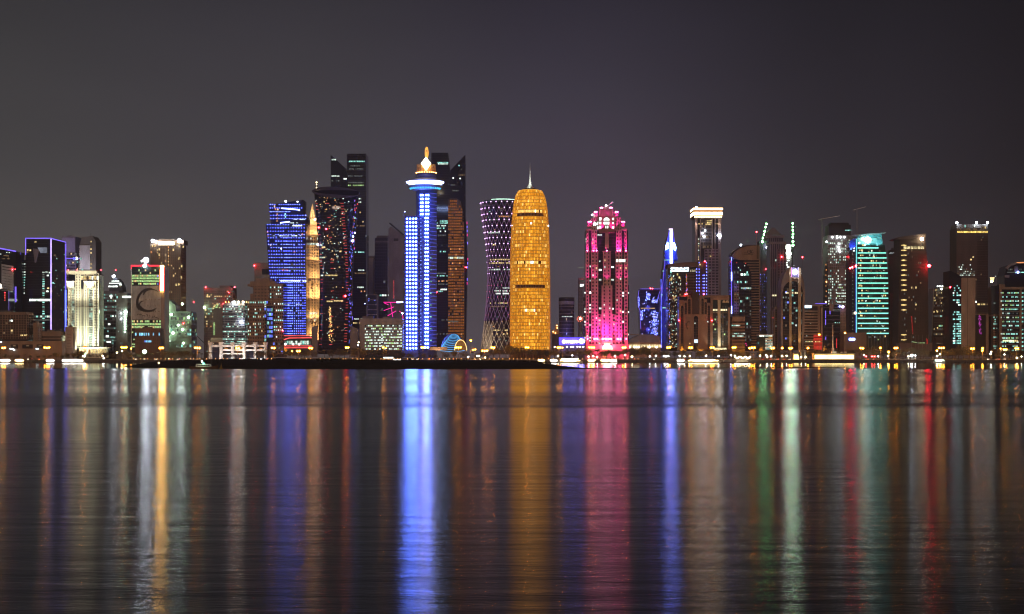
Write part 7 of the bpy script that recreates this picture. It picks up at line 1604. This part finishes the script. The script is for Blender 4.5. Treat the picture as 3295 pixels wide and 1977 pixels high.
# --- knee high amber path lights
pm = MB().ball(0,0,.9,.26,6).mesh('light', sodiumS); pst = MB().tube((0,0,-.1),(0,0,.75),.12,.1,5).mesh('post', pole); fb = None
u = 430
while u < 2060:
    lab = 'knee high amber path light %s' % where(u)
    if fb is None:
        fb = put('path_light', None, (X(u,1703),1703,G+.12), label=lab, category='path light', group='knee high path lights'); put('light', pm, parent=fb); put('post', pst, parent=fb)
    else:
        c = fb.copy(); COL.objects.link(c); c.location = (X(u,1703),1703,G+.12); c['label'] = lab
        for ch in fb.children: d = ch.copy(); COL.objects.link(d); d.parent = c
    u += g_.choice([9,12,14,22])

# --- cars on the waterfront road
tyre = M('tyre rubber', (.02,.02,.02), .9); cwin = glassD
hl = E('headlight', (1,.93,.75), 14, 0, 1, True); tl = E('tail light', (1,.03,.02), 9, 0, 1, True)
paints = {c: M(c+' car paint', v, .35) for c, v in (('white',(.7,.7,.7)),('silver',(.4,.4,.42)),('black',(.03,.03,.035)),('maroon',(.12,.02,.02)),('sand',(.4,.33,.22)),('blue',(.05,.08,.2)))}
def car_meshes(suv):
    L_ = 4.8; h1, h2 = (.95,1.75) if suv else (.82,1.42)
    body = MB().slab([(-2.4,.35),(-2.4,h1-.1),(-1.5,h1),(2.15,h1+.02),(2.4,h1-.15),(2.4,.35),(1.9,.3),(-1.9,.3)], -.9, .9)
    cab = MB(); t = .62; z0, z1 = h1, h2; pts = [(-1.15,z0),(-.5,z1),(1.0 if not suv else 1.9,z1),(1.8 if not suv else 2.2,z0)]
    k = 0; cab.v = [(x,-.86,z) for x,z in (pts[0],pts[3])]+[(x,.86,z) for x,z in (pts[3],pts[0])]+[(x,-.68,z) for x,z in (pts[1],pts[2])]+[(x,.68,z) for x,z in (pts[2],pts[1])]
    cab.f = [(0,1,5,4),(1,2,6,5),(2,3,7,6),(3,0,4,7),(4,5,6,7),(3,2,1,0)]
    roof = MB().box(pts[1][0]+.05, pts[2][0]-.05, -.66, .66, z1, z1+.05)
    wheel = MB(); n = 12; wheel.v = [(.33*math.cos(2*math.pi*i/n), y, .33*math.sin(2*math.pi*i/n)) for y in (-.11,.11) for i in range(n)]
    wheel.f = [(i,(i+1)%n,n+(i+1)%n,n+i) for i in range(n)]+[tuple(range(n-1,-1,-1)),tuple(range(n,2*n))]
    return body, cab, roof, wheel
cars = {}
q_ = MB(); q_.v = [(.2*math.cos(math.pi*i/5), y, .2*math.sin(math.pi*i/5)) for y in (-.13,.13) for i in range(10)]; q_.f = [(i,(i+1)%10,10+(i+1)%10,10+i) for i in range(10)]+[tuple(range(9,-1,-1)),tuple(range(10,20))]; rimm = q_.mesh('rim', steel)
wm = car_meshes(False)[3].mesh('wheel', tyre); hm = MB().box(-.09,.09,-.2,.2,-.12,.12).mesh('headlight', hl); tm_ = MB().box(-.09,.09,-.22,.22,-.1,.1).mesh('tail_light', tl)
for suv in (0,1):
    for c in paints:
        bd, cb, rf, _ = car_meshes(suv); cars[(suv,c)] = (bd.mesh('body', paints[c]), cb.mesh('window', cwin), rf.mesh('roof', paints[c]))
def car(u, Y, suv, c, dirn, rz=0):
    r_ = put('parked_car', None, (X(u,Y),Y,G+.01), label='%s %s %s %s' % (c, 'suv' if suv else 'saloon', 'facing the water' if dirn else 'showing tail lights', where(u)), category='car', group='cars on the waterfront road'); r_.rotation_euler.z = rz
    bd, cb, rf = cars[(suv,c)]; put('body', bd, parent=r_); put('window', cb, parent=r_); put('roof', rf, parent=r_)
    for sx in (-1.5,1.45):
        for sy in (-.82,.82): wh_ = put('wheel', wm, (sx,sy,.33), r_); put('rim', rimm, (0,0,0), wh_)
    for sy in (-.62,.62): put('headlight', hm, (-2.42,sy,.66), r_); put('tail_light', tm_, (2.42,sy,.72), r_)
g_ = random.Random(17); spots = [(96,1),(125,0),(440,1),(470,1),(505,1),(545,0),(575,1),(800,1),(860,0),(905,1),(1000,1),(1032,1),(1060,1),(1330,1),(1345,1),(1378,0),(1412,0),(1432,1),(1460,0),(1530,1),(1545,1),(1900,1),(1915,1),(1965,0),(2040,0),(2105,1),(2200,0),(2330,0),(2345,0),(2452,0),(2475,0),(2500,0),(2520,0),(2540,1),(2790,0),(2808,0),(3180,1),(3210,0),(3232,1)]
for u,hd in spots: car(u, g_.choice([1725.,1728.6,1735.,1738.5]), g_.random()<.45, g_.choice(list(paints)), hd, R((70 if hd else -70)+g_.uniform(-12,12)))
# bus
b = B('city_bus', 'long white bus with lit windows on the road left of the blue disc light tower', 'bus', 1250, 1731)
x0 = b.X(1250); b.add('body', MB().slab([(x0-6,G+.35),(x0-6,G+3.0),(x0-5.6,G+3.15),(x0+5.8,G+3.15),(x0+6,G+2.9),(x0+6,G+.35)], 1729.8, 1732.3), M('white bus paint', (.75,.75,.75), .4))
for i in range(7): b.add('window', MB().box(x0-5.4+i*1.55, x0-4.1+i*1.55, 1729.72, 1729.79, G+1.5, G+2.5), E('bus window glow', (.6,.9,1), 2.2, .2))
b.add('roof_light', MB().box(x0-5.6, x0+5.6, 1729.7, 1729.79, G+2.75, G+2.95), E('cyan roof strip', (.45,.85,1), 3, 0, 1, True))
for sx in (-4,3.6,4.6): 
    for y in (1729.9,1732.2): put('wheel', wm, (sx, y-1731, .45), b.root)
b.add('headlight', MB().box(x0+6, x0+6.1, 1730.1, 1730.6, G+.8, G+1.1), hl); b.add('headlight', MB().box(x0+6, x0+6.1, 1731.6, 1732.1, G+.8, G+1.1), hl)

# --- boats moored along the quay
hullw = M('white hull paint', (.72,.70,.66), .45); hullb = M('brown wooden hull', (.16,.085,.04), .6)
deckl = {'white': E('white deck lights', (1,.94,.82), 14, .3, .6, True), 'warm': E('warm deck lights', (1,.74,.32), 13, .3, .6, True), 'mint': E('mint deck lights', (.75,1,.75), 4, .4, .6, True)}
def boat(u, L_, lab, lit='white', hull=hullb, Y=1690., canopy=True, dim=False, name='tour_boat', heavy=1.):
    b = B(name, lab, 'boat', u, Y, z=0); x0 = b.X(u); h = L_/2; mb = MB(); n = 10
    ring = []
    for i in range(n+1):
        t = -1+2*i/n; w = 1.9*(1-abs(t)**3.2)**.6*(L_/12)**.4+.05; sheer = .9+.9*t*t*(1.15 if t > 0 else .7)
        ring.append((x0+t*h, w, sheer))
    for x,w,s_ in ring: mb.v += [(x,Y-w,s_),(x,Y-w*.75,-.25),(x,Y+w*.75,-.25),(x,Y+w,s_)]
    for i in range(n):
        k = i*4; mb.f += [(k,k+1,k+5,k+4),(k+1,k+2,k+6,k+5),(k+2,k+3,k+7,k+6),(k+3,k,k+4,k+7)]
    mb.f += [(0,3,2,1),(n*4,n*4+1,n*4+2,n*4+3)]
    b.add('hull', mb, hull)
    b.add('cabin', MB().slab([(x0-h*.55,.95),(x0-h*.5,2.5),(x0+h*.45,2.5),(x0+h*.55,.95)], Y-1.2, Y+1.2), hullw)
    nw = max(3,int(L_/2.4))
    for i in range(nw): b.add('cabin_window', MB().box(x0-h*.46+i*h*.92/nw, x0-h*.46+(i+.75)*h*.92/nw, Y-1.28, Y-1.21, 1.35, 2.2), glassD if dim else deckl[lit])
    if canopy:
        b.add('canopy', MB().slab([(x0-h*.72,3.75),(x0-h*.7,3.95),(x0+h*.62,4.1),(x0+h*.64,3.9)], Y-1.7, Y+1.7), hullw)
        for sx in (-.66,-.3,.08,.44,.6):
            for sy in (-1.5,1.5): b.add('canopy_post', MB().box(x0+h*sx-.05, x0+h*sx+.05, Y+sy-.05, Y+sy+.05, .9, 3.85), steel)
        if not dim: b.add('light_string', MB().box(x0-h*.7, x0+h*.62, Y-1.85, Y-1.72, 3.25, 3.7), deckl[lit])
    if not dim: b.add('rail_light', MB().box(x0-h*.8, x0+h*.8, Y-2.0, Y-1.92, 1.9, 2.15+.35*heavy), deckl[lit])
    b.add('mast', MB().tube((x0+h*.5,Y,2.4),(x0+h*.5,Y,6.2),.08,.05,5), steel)
    return b
boat(18,14,'brightly lit white tour boat moored at the left edge',lit='white'); boat(64,12,'lit boat with raised bow second from the left edge',lit='warm'); boat(163,11,'glaring lit boat below the violet outlined tower'); boat(216,12,'lit boat with cream lights left of the cream hotel reflection',lit='white'); boat(238,10,'lit boat moored close to the cream hotel steps',lit='white',hull=hullw); boat(258,9,'small white lit boat in front of the cream hotel',hull=hullw)
boat(652,44,'long low lit cruise boat with a violet roof glow left of the white pavilion',lit='white',hull=hullw,Y=1694,canopy=False,heavy=1.2)
b = boat(1278,12,'small lit boat beside the bus left of the blue tower',lit='white',hull=hullw,Y=1690)
boat(1742,9,'small warm lit boat below the golden tower',lit='warm'); boat(1782,10,'white lit boat right of the golden tower reflection',lit='white'); b = boat(1834,27,'large lit tour boat with mint upper deck below the blue sign',lit='warm',hull=hullw); b.add('upper_deck_light', MB().box(b.X(1806), b.X(1862), 1688, 1688.2, 4.3, 4.7), E('mint deck lights', (.75,1,.75), 4))
boat(1903,10,'lit boat at the left foot of the pink tower',lit='warm'); boat(1948,13,'glaring warm lit boat in front of the pink tower entrance',lit='warm'); boat(1972,10,'white lit boat just right of the pink tower entrance',lit='white',hull=hullw)
boat(2190,10,'glaring white lit boat left of the arched offices',lit='white'); boat(2262,40,'long yellow white lit dinner boat in front of the arched offices',lit='warm',hull=hullw,heavy=2); boat(3022,13,'lit boat with mint lamps in front of the dim tapering tower',lit='mint',hull=hullw); boat(2340,16,'dark unlit boat between the dinner boat and the string lit boat',dim=True)
b = boat(2388,22,'boat dressed in strings of cream bulbs left of the striped tower reflection',lit='warm',dim=True)
for i in range(16): b.lamp('bulb', 2366+i*3.1, 1151+2*math.sin(i*1.1), 1687.5, 1.4, gw)
b = boat(642+14,15,'small dark boat with a green light in front of the sand spit',dim=True,Y=818,canopy=False,name='work_boat'); b.lamp('green_light', 658, 1170, 815.5, 2.6, E('green nav lamp', (.1,1,.55), 12, 0, 1, True)); b.lamp('mast_light', 653.5, 1163.5, 815, 2, gw)
b = B('channel_buoy', 'small dark yellow channel buoy in front of the sand spit', 'buoy', 712, 815, z=0)
b.add('float', MB().lathe(b.X(712),815,[(.3,-.3),(1.05,0),(1.05,.45),(.5,.6)],14), M('yellow buoy paint', (.30,.17,.02), .6), smooth=True); b.add('tower', MB().lathe(b.X(712),815,[(.5,.6),(.32,1.7),(.14,2.3)],8), M('yellow buoy paint', (.30,.17,.02), .6)); b.add('top_mark', MB().ball(b.X(712),815,2.6,.22,8), M('yellow buoy paint', (.30,.17,.02), .6))
b = B('navigation_light', 'small orange glowing lamp low on the left end of the sand spit', 'lamp', 511, 900, z=0)
b.add('post', MB().tube((b.X(511),900,0),(b.X(511),900,H-18.5*900/F+.1),.12), steel); b.lamp('lamp_head', 511, 1168.5, 900, 3, E('orange glow lamp', (1,.6,.25), 5))
# white pier building, cubes and obelisk
b = B('pier_building', 'long low cream walled building glowing brightly at the water edge', 'building', 2685, 1704)
pw2 = M('cream pier wall', (.72,.62,.42), .75)
b.outline('wall', [(2620,1140),(2622,1138.5),(2748,1138.5),(2751,1141),(2750,1158.5),(2621,1158.5)], 1704, 1716, pw2)
b.box('glowing_wall_panel', 2621.5, 2747, 1142.5, 1155.5, 1703.6, 1703.97, E('cream wall glow', (1,.76,.30), 4.5, .18, .12, True), label='long cream wall panel with its light put in as glow')  # light on the wall is put in as a glowing panel
b.box('roof_edge', 2619, 2751.5, 1136.6, 1138.3, 1703, 1717, pw2); b.box('end_pier', 2747.2, 2751.5, 1138.6, 1158.4, 1703.2, 1703.9, pw2); b.box('roof_house', 2679, 2693, 1131.5, 1136.5, 1706, 1712, white); b.box('roof_house', 2708, 2713, 1132.5, 1136.5, 1706, 1710, white); b.box('roof_house', 2718, 2726, 1132, 1136.5, 1706, 1710, white)
b.spot(2686, 1128, 1698, 2686, 1134, 1707, (1,.9,.6), 900, 120, .5)
b = B('obelisk', 'tall slim pale obelisk rising behind the glowing pier building', 'monument', 2680, 1722)
b.add('shaft', MB().prism([(b.X(2676.5),1721),(b.X(2683.5),1721),(b.X(2683.5),1723.4),(b.X(2676.5),1723.4)], G, b.Z(1120)), white); b.add('needle', MB().tube((b.X(2680),1722.2,b.Z(1120)),(b.X(2680),1722.2,b.Z(1040)),.95,.12,4), white); b.spot(2676, 1140, 1712, 2680, 1110, 1722, (.9,1,.9), 5000, 60, .4)
b = B('gate_cube', 'glowing cream cube kiosk left of the long pier building', 'kiosk', 2563, 1706)
b.outline('wall', [(2554,1137),(2569,1137),(2572,1158),(2553,1158)], 1706, 1711, pw2); b.outline('wall_glow_panel', [(2555,1142),(2568,1142),(2571,1157),(2554,1157)], 1705.6, 1705.95, E('cream wall glow', (1,.76,.30), 4.5, .18, .12, True))  # kiosk front carries the same painted wall glow
b = B('gate_arch', 'pale stone gate with two legs between the cream kiosk and the trees', 'gate', 2584, 1710)
b.box('leg', 2576, 2581, 1132, 1158, 1710, 1713, concrete); b.box('leg', 2588, 2593, 1132, 1158, 1710, 1713, concrete); b.box('lintel', 2574, 2595, 1127, 1132, 1709.8, 1713.2, concrete); b.lamp('lamp', 2577, 1150, 1708, 1.6, gw); b.lamp('lamp', 2591, 1150, 1708, 1.6, gw)
# warm glow on building feet is thrown by the lamps themselves
# background haze
b = None
if HAZE:
    m, n, l, o = newmat('night haze'); v_ = n.new('ShaderNodeVolumePrincipled'); v_.inputs['Color'].default_value = (.9,.88,.9,1); v_.inputs['Density'].default_value = HAZE; v_.inputs['Anisotropy'].default_value = .35; l.new(v_.outputs[0], o.inputs['Volume'])
    hz = put('haze', MB().box(-4000,4000,-310,7000,-2.2,290).mesh('haze', m), kind='stuff', label='thin night haze over the bay and skyline', category='haze')

# labels: where several neighbours read alike, say which one of the row it is
ORD = ['first','second','third','fourth','fifth','sixth','seventh','eighth','ninth','tenth','eleventh','twelfth']
tops = [o for o in SC.objects if o.parent is None and 'label' in o and 'category' in o]
by = {}
for o in tops: by.setdefault(o['label'], []).append(o)
for lab, os_ in by.items():
    if len(os_) > 1:
        os_.sort(key=lambda o: o.location.x)
        for i, o in enumerate(os_):
            if i < 12: o['label'] = lab + ', ' + ORD[i] + ' from the left'
for o in tops:
    w_ = o['label'].replace(',', ' ,').split()
    while len([x for x in w_ if x != ',']) > 16 and any(x in ('the', 'a', 'an') for x in w_):
        w_.remove(next(x for x in w_ if x in ('the', 'a', 'an')))
    o['label'] = ' '.join(w_).replace(' ,', ',')
